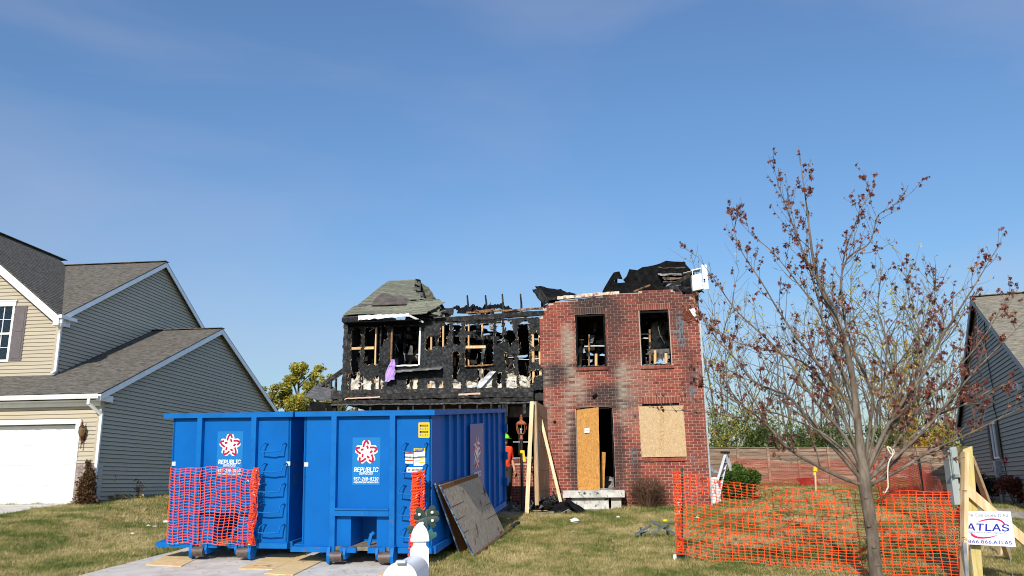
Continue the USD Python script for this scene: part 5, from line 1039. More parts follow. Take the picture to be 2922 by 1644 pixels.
# ---------------------------------------------------------------- orange netting
def net(P, nu, nv, wu, wv, seed=0, sub=3, wob=.0, thick=.004):
    """P(s, t) -> points; nu columns, nv rows of cells; strands are thin flat strips with thicker knots."""
    r = np.random.default_rng(seed); mb = MB()
    S = np.linspace(0, 1, nu * sub + 1); T = np.linspace(0, 1, nv + 1)
    def strip(pts, side, w):
        n = len(pts); side = side / np.maximum(np.linalg.norm(side, axis=1, keepdims=True), 1e-9); tn = np.gradient(pts, axis=0); nn = np.cross(tn, side); nn /= np.maximum(np.linalg.norm(nn, axis=1, keepdims=True), 1e-9)
        w = np.broadcast_to(w, n)[:, None] / 2; h = nn * thick / 2
        v = np.concatenate([pts - side * w - h, pts + side * w - h, pts + side * w + h, pts - side * w + h]); i = np.arange(n - 1)
        f = np.concatenate([np.stack([c * n + i, c * n + i + 1, ((c + 1) % 4) * n + i + 1, ((c + 1) % 4) * n + i], -1) for c in range(4)]); mb.add(v, f)
    dq = 1e-3
    for t in T:
        tt = np.full_like(S, t) + wob * (meshkit.noise(np.stack([S * nu * .35, 0 * S + t * nv * .6, 0 * S + seed], -1), seed) - .5) / nv
        p = P(S, tt); strip(p, P(S, np.minimum(tt + dq, 1)) - P(S, np.minimum(tt + dq, 1) - 2 * dq), wu * np.where(np.arange(len(S)) % sub == 0, 1.5, 1.0) * r.uniform(.85, 1.2))
    T2 = np.linspace(0, 1, nv * 2 + 1)
    for k in range(nu + 1):
        sk = np.full_like(T2, k / nu) + wob * .5 * (meshkit.noise(np.stack([T2 * nv * .3, 0 * T2 + k * .7, 0 * T2 + seed], -1), seed + 5) - .5) / nu
        p = P(sk, T2); strip(p, P(np.minimum(sk + dq, 1), T2) - P(np.minimum(sk + dq, 1) - 2 * dq, T2), wv * np.where(np.arange(len(T2)) % 2 == 0, 1.25, 1.0))
    return mb
def local(M, p): return M[:3, 3] + p[..., :1] * M[:3, 0] + p[..., 1:2] * M[:3, 1] + p[..., 2:3] * M[:3, 2]
def on_front(M, q, x, y, off=0.0):                     # photo pixel -> a dumpster's own coordinates on its front plane
    o = M[:3, 3] + M[:3, 1] * (q['yF'] - off); r = ray(x, y); p = EYE + r * (((o - EYE) @ M[:3, 1]) / (r @ M[:3, 1])) - M[:3, 3]; return np.array([p @ M[:3, 0], p @ M[:3, 1], p @ M[:3, 2]])
c = [on_front(M1, q1, x, y, .16) for x, y in ((487, 1333), (737, 1338), (724, 1553), (477, 1550))]
def P(s, t):
    s_, t_ = s[:, None], t[:, None]; s2 = 1 - (1 - s_) ** 1.25 if False else s_
    p = c[0] * (1 - s2) * (1 - t_) + c[1] * s2 * (1 - t_) + c[2] * s2 * t_ + c[3] * (1 - s2) * t_
    p = p + np.stack([0 * s, -.04 * np.sin(s * 7 + t * 3) * s - .03 * np.sin(t * 9) * s, -.018 * np.sin(s * 9) * (1 - t) - .014 * np.sin(s * 23)], -1)
    return p
N1 = Thing('orange_netting', 'orange plastic safety netting hung across the lower front of the left dumpster', 'netting', M1)
N1.part('mesh_panel', net(P, 17, 27, .007, .011, 3, wob=.5), net_orange)
e0 = .94
def Pb(s, t):                                          # its gathered right edge
    s_, t_ = s, t; b = c[1] * (1 - t_[:, None]) + c[2] * t_[:, None]
    return b + np.stack([.05 * np.sin(s * 13 + t * 5) - .04 * s, -.05 - .05 * np.cos(s * 11 + t * 19), .02 * np.sin(s * 9 + t * 40)], -1)
N1.part('gathered_edge', net(Pb, 5, 27, .010, .013, 4), net_orange)
for k, (x, y) in enumerate(((706, 1370), (721, 1378), (737, 1379))): p = on_front(M1, q1, x, y, .17); N1.part('white_tie', MB().bar(p, p + [.03, 0, -.02], .02, .01), ink_white)
N2 = Thing('orange_netting', 'bunched roll of orange safety netting hanging down the ladder of the right dumpster', 'netting', M2)
for (xa, xb, y0, y1, rr, seed, nm) in ((1178, 1195, 1349, 1588, .062, 1, 'netting_fold'), (1204, 1206, 1347, 1470, .03, 2, 'netting_fold')):
    a, b = on_front(M2, q2, (xa + xb) / 2 + 2, y0, .28), on_front(M2, q2, (xa + xb) / 2 - 8 * (seed == 1), y1, .28)
    mb = MB(); n = 30 if seed == 1 else 16; r = np.random.default_rng(seed)
    for k in range(n):
        t = k / (n - 1); cpt = a * (1 - t) + b * t + [r.normal(0, .006), 0, 0]; ang = np.linspace(0, 2 * np.pi, 15); ru = rr * r.uniform(.85, 1.2)
        mb.tube(np.stack([cpt[0] + ru * np.cos(ang), cpt[1] + ru * .8 * np.sin(ang), cpt[2] + .012 * np.sin(ang * 2 + k) + .02 * np.cos(ang)], -1), .0125 if seed == 1 else .008, 5)
    for k in range(14 if seed == 1 else 7):
        g = k * 2.4; t = np.linspace(0, 1, 60); q = r.uniform(.3, .95); cc = a[None] * (1 - t[:, None]) + b[None] * t[:, None]; mb.tube(cc + np.stack([rr * q * np.cos(g + t * 2) + .008 * np.sin(t * 90 + k), rr * .8 * q * np.sin(g + t * 2), 0 * t], -1), .011 if seed == 1 else .006, 4)
    N2.part(nm, mb, net_orange)
# front fence: steel stake at the left, tied to the pole at the right
FP = gnd(1949, 1600); POLE = np.array([*at(2762, 1500, 12.0)[:2], 0]); POLE[2] = gz(POLE[0], POLE[1])
fl = np.array([[1945, 1347], [2029, 1362], [2100, 1373], [2162, 1380], [2278, 1394], [2400, 1400], [2495, 1402], [2600, 1402], [2742, 1404]]); fb = np.array([[1943, 1580], [2033, 1598], [2100, 1603], [2211, 1609], [2344, 1622], [2478, 1633], [2600, 1640], [2742, 1650]])
fx0, fx1 = np.array([FP[0], FP[1]]), np.array([POLE[0] - .1, POLE[1] - .02])
def Pf(s, t):
    s, t = np.asarray(s, float), np.asarray(t, float)
    xy = fx0[None] * (1 - s[:, None]) + fx1[None] * s[:, None]; nrm = np.array([-(fx1 - fx0)[1], (fx1 - fx0)[0]]); nrm = nrm / np.linalg.norm(nrm)
    bow = .05 * np.sin(s * 6.2 + t * 1.3) * np.minimum(1, 6 * s * (1 - s)) + .02 * np.sin(s * 31 + t * 6)
    px = 1945 + (2742 - 1945) * s; d = xy[:, 1]
    zt = np.interp(px, fl[:, 0], fl[:, 1]); zb = np.interp(px, fb[:, 0], fb[:, 1])
    zz = lambda py: np.array([at(a, b, c_)[2] for a, b, c_ in zip(px, py, d)])
    top, botz = zz(zt), zz(zb)
    z = top * (1 - t) + botz * t
    return np.column_stack([xy + nrm[None] * bow[:, None], z])
FN = Thing('orange_safety_fence', 'orange plastic mesh safety fence across the lawn in front of the tree', 'fence', base_at(FP))
FN.part('mesh_panel', net(Pf, 40, 27, .0072, .0105, 8, wob=.55), net_orange, world=True)
green_steel = mat('dark_green_stake', [(.35, srgb(34, 46, 40)), (.65, srgb(52, 66, 58))], 9.0, .6, .2)
sp = np.array([FP[0] - .03, FP[1] + .03, gz(*FP[:2])]); tp_ = at(1947, 1335, sp[1])
FN.part('steel_stake', MB().bar(sp - [0, 0, .25], tp_, .035, .012, up=(0, 1, 0)).bar(sp - [0, -.015, .25], tp_ + [0, .015, 0], .01, .035, up=(0, 1, 0)).box(sp + [-.1, -.01, -.06], sp + [.1, .005, .08]), green_steel, world=True)
FN.part('white_tag', MB().box(sp + [-.13, -.05, .0], sp + [-.08, -.04, .1]), ink_white, world=True)
def Pe(s, t): 
    b = Pf(np.zeros_like(s) + .002, t); return b + np.stack([-.05 + .06 * np.sin(s * 11 + t * 9), -.03 + .04 * np.cos(s * 9 + t * 17), .01 * np.sin(t * 40 + s * 9)], -1)
FN.part('gathered_edge', net(Pe, 4, 27, .008, .011, 9), net_orange, world=True)
# far net along the board fence and back up the right-hand side
SB, SC = gnd(2655, 1500), gnd(2525, 1450)
line = [at(2075, 1330, 30.5), at(2300, 1330, 31.0), at(2505, 1330, 31.6), at(2660, 1330, 31.8)]
BNET = Thing('orange_safety_fence', 'far run of orange mesh safety fence standing in front of the weathered board fence', 'fence', base_at([*line[0][:2], gz(*line[0][:2])]))
lx = np.array([l[:2] for l in line])
def along(s, pts):
    s = np.asarray(s); k = np.linspace(0, 1, len(pts)); return np.column_stack([np.interp(s, k, pts[:, 0]), np.interp(s, k, pts[:, 1])])
def Pfar(s, t):
    xy = along(s, lx); xy = xy + np.column_stack([0 * s, .1 * np.sin(s * 19)]); g = ground_z(xy[:, 0], xy[:, 1]); px = proj(np.column_stack([xy, g + 1]))[:, 0]
    top = np.array([at(a, 1316 + 8 * math.sin(a * .02), d)[2] for a, d in zip(px, xy[:, 1])]); return np.column_stack([xy, top * (1 - t) + (g + .05) * t])
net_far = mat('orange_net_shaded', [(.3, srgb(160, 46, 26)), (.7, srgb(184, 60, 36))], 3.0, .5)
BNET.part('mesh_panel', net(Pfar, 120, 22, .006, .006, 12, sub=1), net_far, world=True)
SIDE = Thing('orange_safety_fence', 'orange mesh safety fence running back from the power pole along two slanted stakes', 'fence', base_at([*SB[:2], gz(*SB[:2])]))
sx = np.array([POLE[:2] + [.12, .1], SB[:2], SC[:2], line[3][:2]])
kk = np.r_[0, np.cumsum(np.linalg.norm(np.diff(sx, axis=0), axis=1))]; kk /= kk[-1]
def Pside(s, t):
    xy = np.column_stack([np.interp(s, kk, sx[:, 0]), np.interp(s, kk, sx[:, 1])]); g = ground_z(xy[:, 0], xy[:, 1]); return np.column_stack([xy + np.column_stack([.06 * np.sin(s * 40), 0 * s]), g + (1.25 - .12 * np.sin(s * 9)) * (1 - t) + .06 * t])
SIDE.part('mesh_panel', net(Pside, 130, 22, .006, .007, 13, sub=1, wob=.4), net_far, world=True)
for (p, top, m) in ((SB, (2620, 1302), black_plastic), (SC, (2489, 1308), mat('orange_stake', [srgb(150, 50, 26), srgb(176, 62, 34)], 9.0, .6))):
    g_ = np.array([p[0], p[1], gz(p[0], p[1])]); SIDE.part('stake', MB().bar(g_ - [0, 0, .2], at(*top, p[1] - .05), .04, .04, up=(0, 1, 0)), m, world=True)
rc_ = np.array([POLE[0] + .18, POLE[1] + .5])
def Pcr(s, t):
    xy = np.column_stack([rc_[0] + .5 * s + .05 * np.sin(t * 13), rc_[1] + .75 * s + .1 * np.sin(s * 12 + t * 7)]); g = ground_z(xy[:, 0], xy[:, 1]); return np.column_stack([xy, g + (1.22 - .1 * s + .05 * np.sin(s * 14)) * (1 - t) + (.1 + .25 * s) * t + .04 * np.sin(s * 31 + t * 21)])
CR = Thing('orange_netting', 'crumpled loose end of orange netting piled behind the company sign and pole', 'netting', base_at([rc_[0], rc_[1], gz(*rc_)]))
CR.part('mesh_panel', net(Pcr, 22, 30, .011, .014, 21, wob=1.4), net_orange, world=True)
HEAP = gnd(2312, 1388); HEAP[1] += 0
v, f = sheet((-.4, -.2, .0), (.4, -.2, .0), (.3, .3, .26), (-.35, .3, .3), 14, 10, .08, 3.0, 17, .01, rag=.12)
solo('red_tarp', (v + HEAP + [0, 0, .02], f), mat('red_tarp', [srgb(130, 34, 24), srgb(158, 46, 30)], 4.0, .6), 'small crumpled red tarp lying before the board fence near the taped stake', 'tarp')
# ---------------------------------------------------------------- the maple in front
bark = mat('maple_bark', [(.3, srgb(70, 60, 52)), (.5, srgb(104, 92, 80)), (.7, srgb(136, 124, 110))], 9.0, .9, .7, 26, stretch=(1, 1, .35), dist=.012)
leaf_m = colmat('autumn_leaf', .6, .2, 30.0, 0, .35, translucent=.3)
TD = 12.0
def tp(x, y, dd=0.0): return at(x, y, TD + dd)
tr_ = np.random.default_rng(42)
BASE = tp(2500, 1652); BASE[2] = gz(BASE[0], BASE[1])
MT = Thing('maple_tree', 'young maple with grey bark and sparse dark red leaves behind the orange fence', 'tree', base_at(BASE))
def smooth_line(pts, n=18):
    pts = np.asarray(pts, float); k = np.r_[0, np.cumsum(np.linalg.norm(np.diff(pts, axis=0), axis=1))]; q = np.linspace(0, k[-1], n)
    from scipy.interpolate import PchipInterpolator
    return PchipInterpolator(k, pts)(q)
twigs_all, LEAFSPOTS = [], []
def grow(mb, p0, d0, L, r0, depth, upw=.22, leafy=1.0):
    n = max(5, int(L / .09)); p = np.array(p0, float); d = np.array(d0, float); d /= np.linalg.norm(d); pts = [p.copy()]
    for k in range(n):
        d = d + tr_.normal(0, .10, 3) + np.array([0, 0, upw / n * 2]); d /= np.linalg.norm(d); p = p + d * L / n; pts.append(p.copy())
    pts = np.array(pts); rr = np.linspace(r0, max(.0022, r0 * .28), len(pts)); mb.tube(pts, rr, 5 if r0 > .006 else 4, cap=False)
    if depth <= 0:
        for k in range(1, len(pts)):
            if tr_.uniform() < .5 * leafy: LEAFSPOTS.append((pts[k], pts[k] - pts[k - 1]))
            if tr_.uniform() < .25: mb.tube([pts[k], pts[k] + tr_.normal(0, .02, 3) + [0, 0, .015]], [.0028, .0045], 3, cap=False)
        return
    for k in range(2, len(pts)):
        if tr_.uniform() < (.52 if depth == 1 else .62):
            s = np.cross(d0, tr_.normal(0, 1, 3)); s /= np.linalg.norm(s); dd = pts[k] - pts[k - 1]; dd /= np.linalg.norm(dd)
            a = tr_.uniform(.6, 1.0); grow(mb, pts[k], dd * (1.15 - .4 * a) + s * a + [0, 0, .2], L * tr_.uniform(.22, .5) * (1.1 - .45 * k / len(pts)), rr[k] * .6, depth - 1, upw, leafy)
        if depth == 1 and tr_.uniform() < .16 * leafy: LEAFSPOTS.append((pts[k], pts[k] - pts[k - 1]))
def limb(name, px, dd, r0, r1, depth=2, dens=.5, leafy=1.0, sub=.75, start=.22):
    z = np.linspace(0, 1, len(px)); pts = smooth_line([tp(x, y, dd * (q ** 1.2) + (0 if q == 0 else tr_.normal(0, .03))) for (x, y), q in zip(px, z)], 22)
    rr = r0 * (1 - np.linspace(0, 1, 22)) ** .9 + r1; mb = MB(); mb.tube(pts, rr, 9 if r0 > .03 else 7, cap=False)
    L = np.linalg.norm(np.diff(pts, axis=0), axis=1).sum()
    for k in range(int(22 * start), 22):
        for _ in range(2):
            if tr_.uniform() < dens:
                d = pts[min(k + 1, 21)] - pts[k - 1]; d /= np.linalg.norm(d); s = np.cross(d, tr_.normal(0, 1, 3)); s /= np.linalg.norm(s); a = tr_.uniform(.55, .95)
                grow(mb, pts[k], d * (1.2 - a * .5) + s * a + [0, 0, .22], sub * tr_.uniform(.35, 1.0) * (1.15 - .6 * k / 22), max(rr[k] * .5, .004), depth - 1, .3, leafy)
    for k in range(13, 22):
        if tr_.uniform() < .5 * leafy: LEAFSPOTS.append((pts[k], pts[k] - pts[k - 1]))
    v, f = mb.arrays(); MT.part(name, (v, f), bark, world=True, smooth=True)
trunk = smooth_line([BASE + [0.0, 0, -.15], tp(2499, 1640), tp(2492, 1550), tp(2481, 1470), tp(2470, 1400), tp(2462, 1340), tp(2456, 1290), tp(2445, 1180), tp(2430, 1060), tp(2412, 985), tp(2395, 930), tp(2374, 890, .05), tp(2335, 800, .1), tp(2316, 710, .1), tp(2303, 600, .12), tp(2288, 490, .1), tp(2279, 414, .1)], 60)
tr_r = np.interp(np.arange(60) / 59, [0, .03, .1, .2, .24, .3, .45, .6, .8, 1], [.105, .09, .083, .085, .09, .06, .045, .033, .014, .003])
mb = MB().tube(trunk, tr_r, 14, cap=False)
for k in range(26, 57):
    if tr_.uniform() < .85:
        d = trunk[k + 1] - trunk[k]; d /= np.linalg.norm(d); s = np.cross(d, tr_.normal(0, 1, 3)); s /= np.linalg.norm(s); grow(mb, trunk[k], d + s * .7, tr_.uniform(.3, .8) * (1.2 - k / 70), max(tr_r[k] * .4, .004), 1, .35, 1.2)
for k, (x, y, s) in enumerate(((2478, 1500, .03), (2492, 1560, .035), (2500, 1612, .03), (2470, 1420, .03))):
    c = trimesh.creation.icosphere(2, 1.0); c.apply_scale((s, s * .6, s * .8)); c.apply_translation(tp(x - 4, y) + [0, -.075, 0]); mb.mesh(c)
MT.part('trunk', mb, bark, world=True, smooth=True)
for px, dd, r0, r1, de in (
    ([(2462, 1385), (2420, 1371), (2329, 1328), (2248, 1279), (2190, 1215), (2130, 1165), (2060, 1125), (2000, 1100)], -.5, .030, .004, 2),
    ([(2460, 1372), (2400, 1300), (2300, 1190), (2248, 1130), (2160, 1095), (2095, 1020), (2040, 960), (1995, 880)], -.35, .034, .004, 2),
    ([(2462, 1350), (2420, 1260), (2330, 1150), (2250, 1030), (2180, 960), (2100, 885), (2040, 800), (1990, 732)], .5, .030, .003, 2),
    ([(2452, 1230), (2400, 1120), (2310, 1010), (2230, 900), (2170, 800), (2110, 705), (2088, 625)], -.25, .024, .003, 2),
    ([(2440, 1140), (2380, 1000), (2340, 900), (2270, 800), (2200, 715), (2140, 665), (2105, 625)], .7, .020, .003, 2),
    ([(2420, 1010), (2390, 900), (2310, 760), (2262, 640), (2232, 560), (2205, 462)], -.3, .018, .003, 1),
    ([(2450, 1240), (2420, 1120), (2360, 960), (2330, 840), (2262, 620), (2245, 540)], .35, .016, .003, 1),
    ([(2466, 1340), (2480, 1230), (2490, 1130), (2440, 1010), (2404, 880), (2405, 750), (2440, 640), (2475, 560), (2497, 518)], .2, .026, .003, 2),
    ([(2400, 830), (2420, 735), (2480, 695), (2510, 610), (2545, 590), (2596, 553)], -.2, .014, .003, 1),
    ([(2470, 1330), (2500, 1200), (2522, 1090), (2530, 980), (2505, 880), (2520, 760)], -.7, .022, .003, 2),
    ([(2474, 1345), (2520, 1240), (2580, 1140), (2640, 1060), (2690, 960), (2740, 880), (2790, 800), (2846, 705)], -.35, .036, .003, 2),
    ([(2685, 965), (2690, 900), (2668, 850), (2664, 782)], -.2, .012, .003, 1),
    ([(2474, 1372), (2560, 1300), (2640, 1225), (2720, 1130), (2800, 1040), (2880, 960), (2940, 900)], .4, .030, .004, 2),
    ([(2474, 1388), (2560, 1345), (2660, 1285), (2760, 1240), (2860, 1190), (2940, 1150)], -.5, .024, .004, 2),
    ([(2476, 1395), (2540, 1335), (2650, 1200), (2760, 1150), (2860, 1100), (2950, 1085)], .7, .022, .004, 2),
    ([(2472, 1350), (2540, 1230), (2600, 1100), (2640, 980), (2600, 880), (2585, 790)], .6, .026, .003, 2),
    ([(2468, 1380), (2540, 1290), (2620, 1170), (2700, 1085), (2790, 985), (2880, 830)], .15, .022, .003, 2),
    ([(2463, 1365), (2380, 1260), (2270, 1200), (2190, 1175), (2110, 1190), (2000, 1175), (1895, 1170)], -.8, .018, .0035, 1),
    ([(2455, 1310), (2370, 1130), (2300, 1040), (2200, 1000), (2110, 980), (2030, 930), (1985, 905)], .9, .020, .003, 2)):
    limb('limb', px, dd, r0 * .88, r1 * .8, de, dens=.68, leafy=1.0)
def maple_leaf(seed):
    r = np.random.default_rng(seed); pts = []
    prof = [(-90, .12), (-60, .42), (-35, .3), (-5, .62), (18, .36), (45, .78), (68, .46), (90, 1.0)]
    for a, q in prof: pts.append((q * math.cos(math.radians(a)), q * math.sin(math.radians(a))))
    full = pts + [(-x, y) for x, y in pts[-2:0:-1]]
    v = np.array([(0, .18, 0)] + [(x, y, 0) for x, y in full]); c1, c2 = r.uniform(.3, 1.3), r.uniform(-.7, .9)
    v[:, 2] = -c1 * np.abs(v[:, 0]) ** 1.4 + c2 * v[:, 1] ** 2 * .5 + r.normal(0, .04, len(v)); n = len(full)
    return v, np.array([[0, 1 + i, 1 + (i + 1) % n] for i in range(n)])
LV = [maple_leaf(k) for k in range(6)]
PAL = np.array([srgb(108, 54, 48), srgb(132, 70, 58), srgb(92, 50, 46), srgb(150, 102, 80), srgb(126, 88, 70), srgb(172, 122, 100), srgb(150, 72, 56), srgb(112, 50, 50), srgb(120, 84, 66)])
idx = tr_.permutation(len(LEAFSPOTS)); NL = min(len(LEAFSPOTS), 3400); leaves = []
for i in idx[:NL]:
    p, d = LEAFSPOTS[i]
    for _ in range(1 if tr_.uniform() < .6 else 3):
        v, f = LV[tr_.integers(6)]; s = tr_.uniform(.026, .054) * (1.35 if tr_.uniform() < .12 else 1)
        y = np.array([tr_.normal(0, .7), tr_.normal(0, .7), -1 + tr_.normal(0, .5)]); y /= np.linalg.norm(y); x = np.cross(y, tr_.normal(0, 1, 3)); x /= np.linalg.norm(x); z = np.cross(x, y)
        o = p + tr_.normal(0, .015, 3); w = o + s * (v[:, :1] * x + v[:, 1:2] * y + v[:, 2:] * z); leaves.append((w, f, PAL[tr_.integers(len(PAL))] * tr_.uniform(.7, 1.25), s / np.linalg.norm(o - EYE)))
leaves.sort(key=lambda q: -q[3]); mb = MB()
print('leaf spots', len(LEAFSPOTS), 'leaves', len(leaves))
for k, (w, f, c, _) in enumerate(leaves):
    if k < 300: MT.part('leaf', (w, f), leaf_m, world=True, col=np.broadcast_to(c, (len(w), 3)))
    else: mb.add(w, f, c)
MT.part('smaller_leaves', mb, leaf_m, world=True, col=mb.col(), kind='stuff')
rope_m = mat('rope', [srgb(206, 198, 178), srgb(226, 220, 204)], 20.0, .9)
rp = [tp(2537, 1288, -.2), tp(2532, 1275, -.2), tp(2540, 1278, -.22), tp(2548, 1296, -.2), tp(2540, 1310, -.21), tp(2534, 1330, -.2), tp(2533, 1360, -.2), tp(2534, 1390, -.2), tp(2529, 1402, -.2), tp(2532, 1394, -.22), tp(2525, 1406, -.2), tp(2519, 1404, -.2)]
solo('rope', MB().tube(smooth_line(rp, 60), .009, 6).tube(smooth_line([tp(2548, 1282, -.2), tp(2552, 1292, -.2), tp(2545, 1296, -.19), tp(2536, 1284, -.2)], 14), .009, 5), rope_m, 'knotted pale rope hanging from a low branch of the maple', 'rope', smooth=True)

# ---------------------------------------------------------------- board fence, mulch, far plants and trees
fw = [mat(f'weathered_board_{k}', [(.3, srgb(*a)), (.5, srgb(*b)), (.7, srgb(*c))], 3.0, .9, .3, 30, stretch=(.35, 6, 6), rand=.14) for k, (a, b, c) in enumerate((((92, 74, 60), (128, 108, 92), (150, 132, 116)), ((108, 84, 68), (142, 118, 100), (172, 152, 132))))]
fa, fb_ = at(2020, 1330, 33.0), at(2790, 1330, 33.6); n = 9
FO = Thing('board_fence', 'weathered horizontal board fence along the back of the garden', 'fence', base_at([fa[0], fa[1], gz(fa[0], fa[1])]))
ftop = lambda p: at(proj(p)[0], 1279 - .004 * (proj(p)[0] - 2020), p[1])[2]
frng = np.random.default_rng(8)
for i in range(n):
    a = fa + (fb_ - fa) * i / n; b = fa + (fb_ - fa) * (i + 1) / n; g0, g1 = gz(a[0], a[1]), gz(b[0], b[1]); h0, h1 = ftop(a) - g0, ftop(b) - g1
    for k in range(9):
        t0, t1 = (k + .04) / 9, (k + .97) / 9; m = fw[(i + k) % 2]
        pa, pb = np.array([a[0], a[1] + frng.uniform(-.008, .008), 0]), np.array([b[0], b[1] + frng.uniform(-.008, .008), 0])
        v = np.array([[*(q[:2] + [0, dy]), g + h * t] for dy in (0, .025) for (q, g, h, t) in ((pa, g0, h0, t0), (pb, g1, h1, t0), (pb, g1, h1, t1), (pa, g0, h0, t1))]) + [0, 0, frng.normal(0, .004)]
        FO.part('plank', (v, np.array([[0, 1, 2, 3], [7, 6, 5, 4], [0, 4, 5, 1], [1, 5, 6, 2], [2, 6, 7, 3], [3, 7, 4, 0]])), m, world=True)
    FO.part('fence_post', MB().bar((a[0], a[1] - .04, g0 - .2), (a[0], a[1] - .04, g0 + h0 + .02), .09, .06, up=(0, 1, 0)), fw[1], world=True)
FO.part('cap_rail', MB().bar([fa[0], fa[1], ftop(fa) + .012], [fb_[0], fb_[1], ftop(fb_) + .012], .1, .025), fw[1], world=True)
mulch = mat('red_mulch', [(.3, srgb(74, 34, 28)), (.5, srgb(112, 54, 42)), (.7, srgb(140, 76, 60))], 16.0, .95, .9, 60, dist=.04)
mc = at(2620, 1375, 29.5); mc[2] = gz(mc[0], mc[1]); mb = MB(); q = np.random.default_rng(4)
mb.add(*sheet((-1.7, -.8, 0), (1.5, -.8, 0), (1.5, .8, 0), (-1.7, .8, 0), 40, 16, .08, 2.0, 44, .02, fold=lambda s, t: np.stack([0 * s, 0 * s, .42 * np.sin(np.pi * s) ** .6 * np.sin(np.pi * t)], -1)))
for _ in range(900):
    a, b = q.uniform(0, 1), q.uniform(0, 1); c = np.array([-1.7 + 3.2 * a, -.8 + 1.6 * b, .42 * math.sin(math.pi * a) ** .6 * math.sin(math.pi * b) + .02]); e = q.normal(0, .05, 3); mb.bar(c - e, c + e, .03, .012)
v, f = mb.arrays(); solo('mulch_pile', (v + mc, f), mulch, 'low pile of reddish brown mulch chips before the board fence', 'mulch', kind='stuff')
def leaf_cloud(centres, radii, n, size, pal, seed, shell=.5, squash=1.0, clump=0):
    """Leaf-sized faces through a set of lobes, thinned towards each lobe's heart, as one mesh with colours."""
    r = np.random.default_rng(seed); centres = np.asarray(centres, float); radii = np.asarray(radii, float); w = radii ** 2; k = r.choice(len(centres), n, p=w / w.sum())
    d = r.normal(0, 1, (n, 3)); d /= np.linalg.norm(d, axis=1, keepdims=True); rad = radii[k] * (shell + (1 - shell) * r.uniform(0, 1, n)) * r.uniform(.75, 1.12, n)
    p = centres[k] + d * rad[:, None] * [1, 1, squash]
    if clump: p = p + (meshkit.noise(p * clump, seed)[:, None] - .5) * d * radii[k][:, None] * .7
    s = size * r.uniform(.6, 1.4, n)[:, None]; a = r.normal(0, 1, (n, 3)); a /= np.linalg.norm(a, axis=1, keepdims=True); b = np.cross(a, r.normal(0, 1, (n, 3))); b /= np.linalg.norm(b, axis=1, keepdims=True)
    v = np.stack([p - a * s * .9, p + b * s * .42, p + a * s, p - b * s * .42], 1).reshape(-1, 3); f = np.arange(4 * n).reshape(n, 4)
    pal = np.asarray(pal); c = pal[r.integers(len(pal), size=n)] * (r.uniform(.7, 1.3, (n, 1))) * (.75 + .5 * meshkit.noise(p * 1.3, seed + 3)[:, None])
    return v, f, np.repeat(c, 4, 0)
foliage = colmat('foliage', .7, .12, 8.0, 0, .3, translucent=.35)
grey_bark = mat('grey_bark', [(.3, srgb(84, 76, 66)), (.6, srgb(118, 108, 96)), (.75, srgb(138, 128, 116))], 5.0, .9, .4, 30)
G_YEL = [srgb(178, 168, 62), srgb(154, 150, 66), srgb(194, 176, 70), srgb(132, 136, 68)]; G_GRN = [srgb(76, 92, 44), srgb(96, 112, 52), srgb(62, 78, 38), srgb(116, 126, 60)]; G_GOLD = [srgb(190, 150, 40), srgb(170, 134, 44), srgb(206, 168, 60), srgb(128, 108, 50)]; G_PALE = [srgb(186, 182, 108), srgb(166, 166, 96), srgb(200, 188, 116), srgb(146, 146, 90)]
def bare_tree(name, label, base, H_, seed, stems, leaves, pal, group, spread=.35, dens=1.0, size=.09, r0=.07):
    r = np.random.default_rng(seed); T = Thing(name, label, 'tree', base_at(base), group=group); spots = []
    wood, tw = MB(), MB()
    def br(mb, p, d, L, rad, depth):
        n = 6; pts = [np.array(p, float)]; d = np.array(d, float)
        for k in range(n): d = d + r.normal(0, .11, 3) + [0, 0, .06]; d /= np.linalg.norm(d); pts.append(pts[-1] + d * L / n)
        pts = np.array(pts); mb.tube(pts, np.linspace(rad, max(rad * .35, .006), n + 1), 5 if rad > .03 else 3, cap=False)
        if depth == 0: spots.extend(pts[2:]); return
        for k in range(1, n + 1):
            for _ in range(2):
                if r.uniform() < .62 * dens: 
                    s = r.normal(0, 1, 3); s -= d * (s @ d); s /= np.linalg.norm(s); br(tw, pts[k], d * .8 + s * r.uniform(.5, .95), L * r.uniform(.28, .5), max(rad * .42, .008), depth - 1)
    for k in range(stems):
        a = r.uniform(0, 6.28); br(wood, r.normal(0, .12, 3) * [1, 1, 0], [spread * math.cos(a) * r.uniform(.3, 1), spread * math.sin(a) * r.uniform(.3, 1), 1], H_ * r.uniform(.75, 1), r0 * r.uniform(.7, 1.1), 2)
    T.part('trunk', wood, grey_bark); T.part('twigs', tw, grey_bark, kind='stuff')
    if leaves and spots:
        sp = np.array(spots); w = meshkit.noise(sp * .7, seed) ** 2 + .02; c = sp[r.choice(len(sp), min(leaves, 3 * len(sp)), p=w / w.sum())]
        v, f, col = leaf_cloud(c, np.full(len(c), .22), leaves, size, pal, seed, 0)
        T.part('crown', (v, f), foliage, col=col, kind='stuff')
    return T
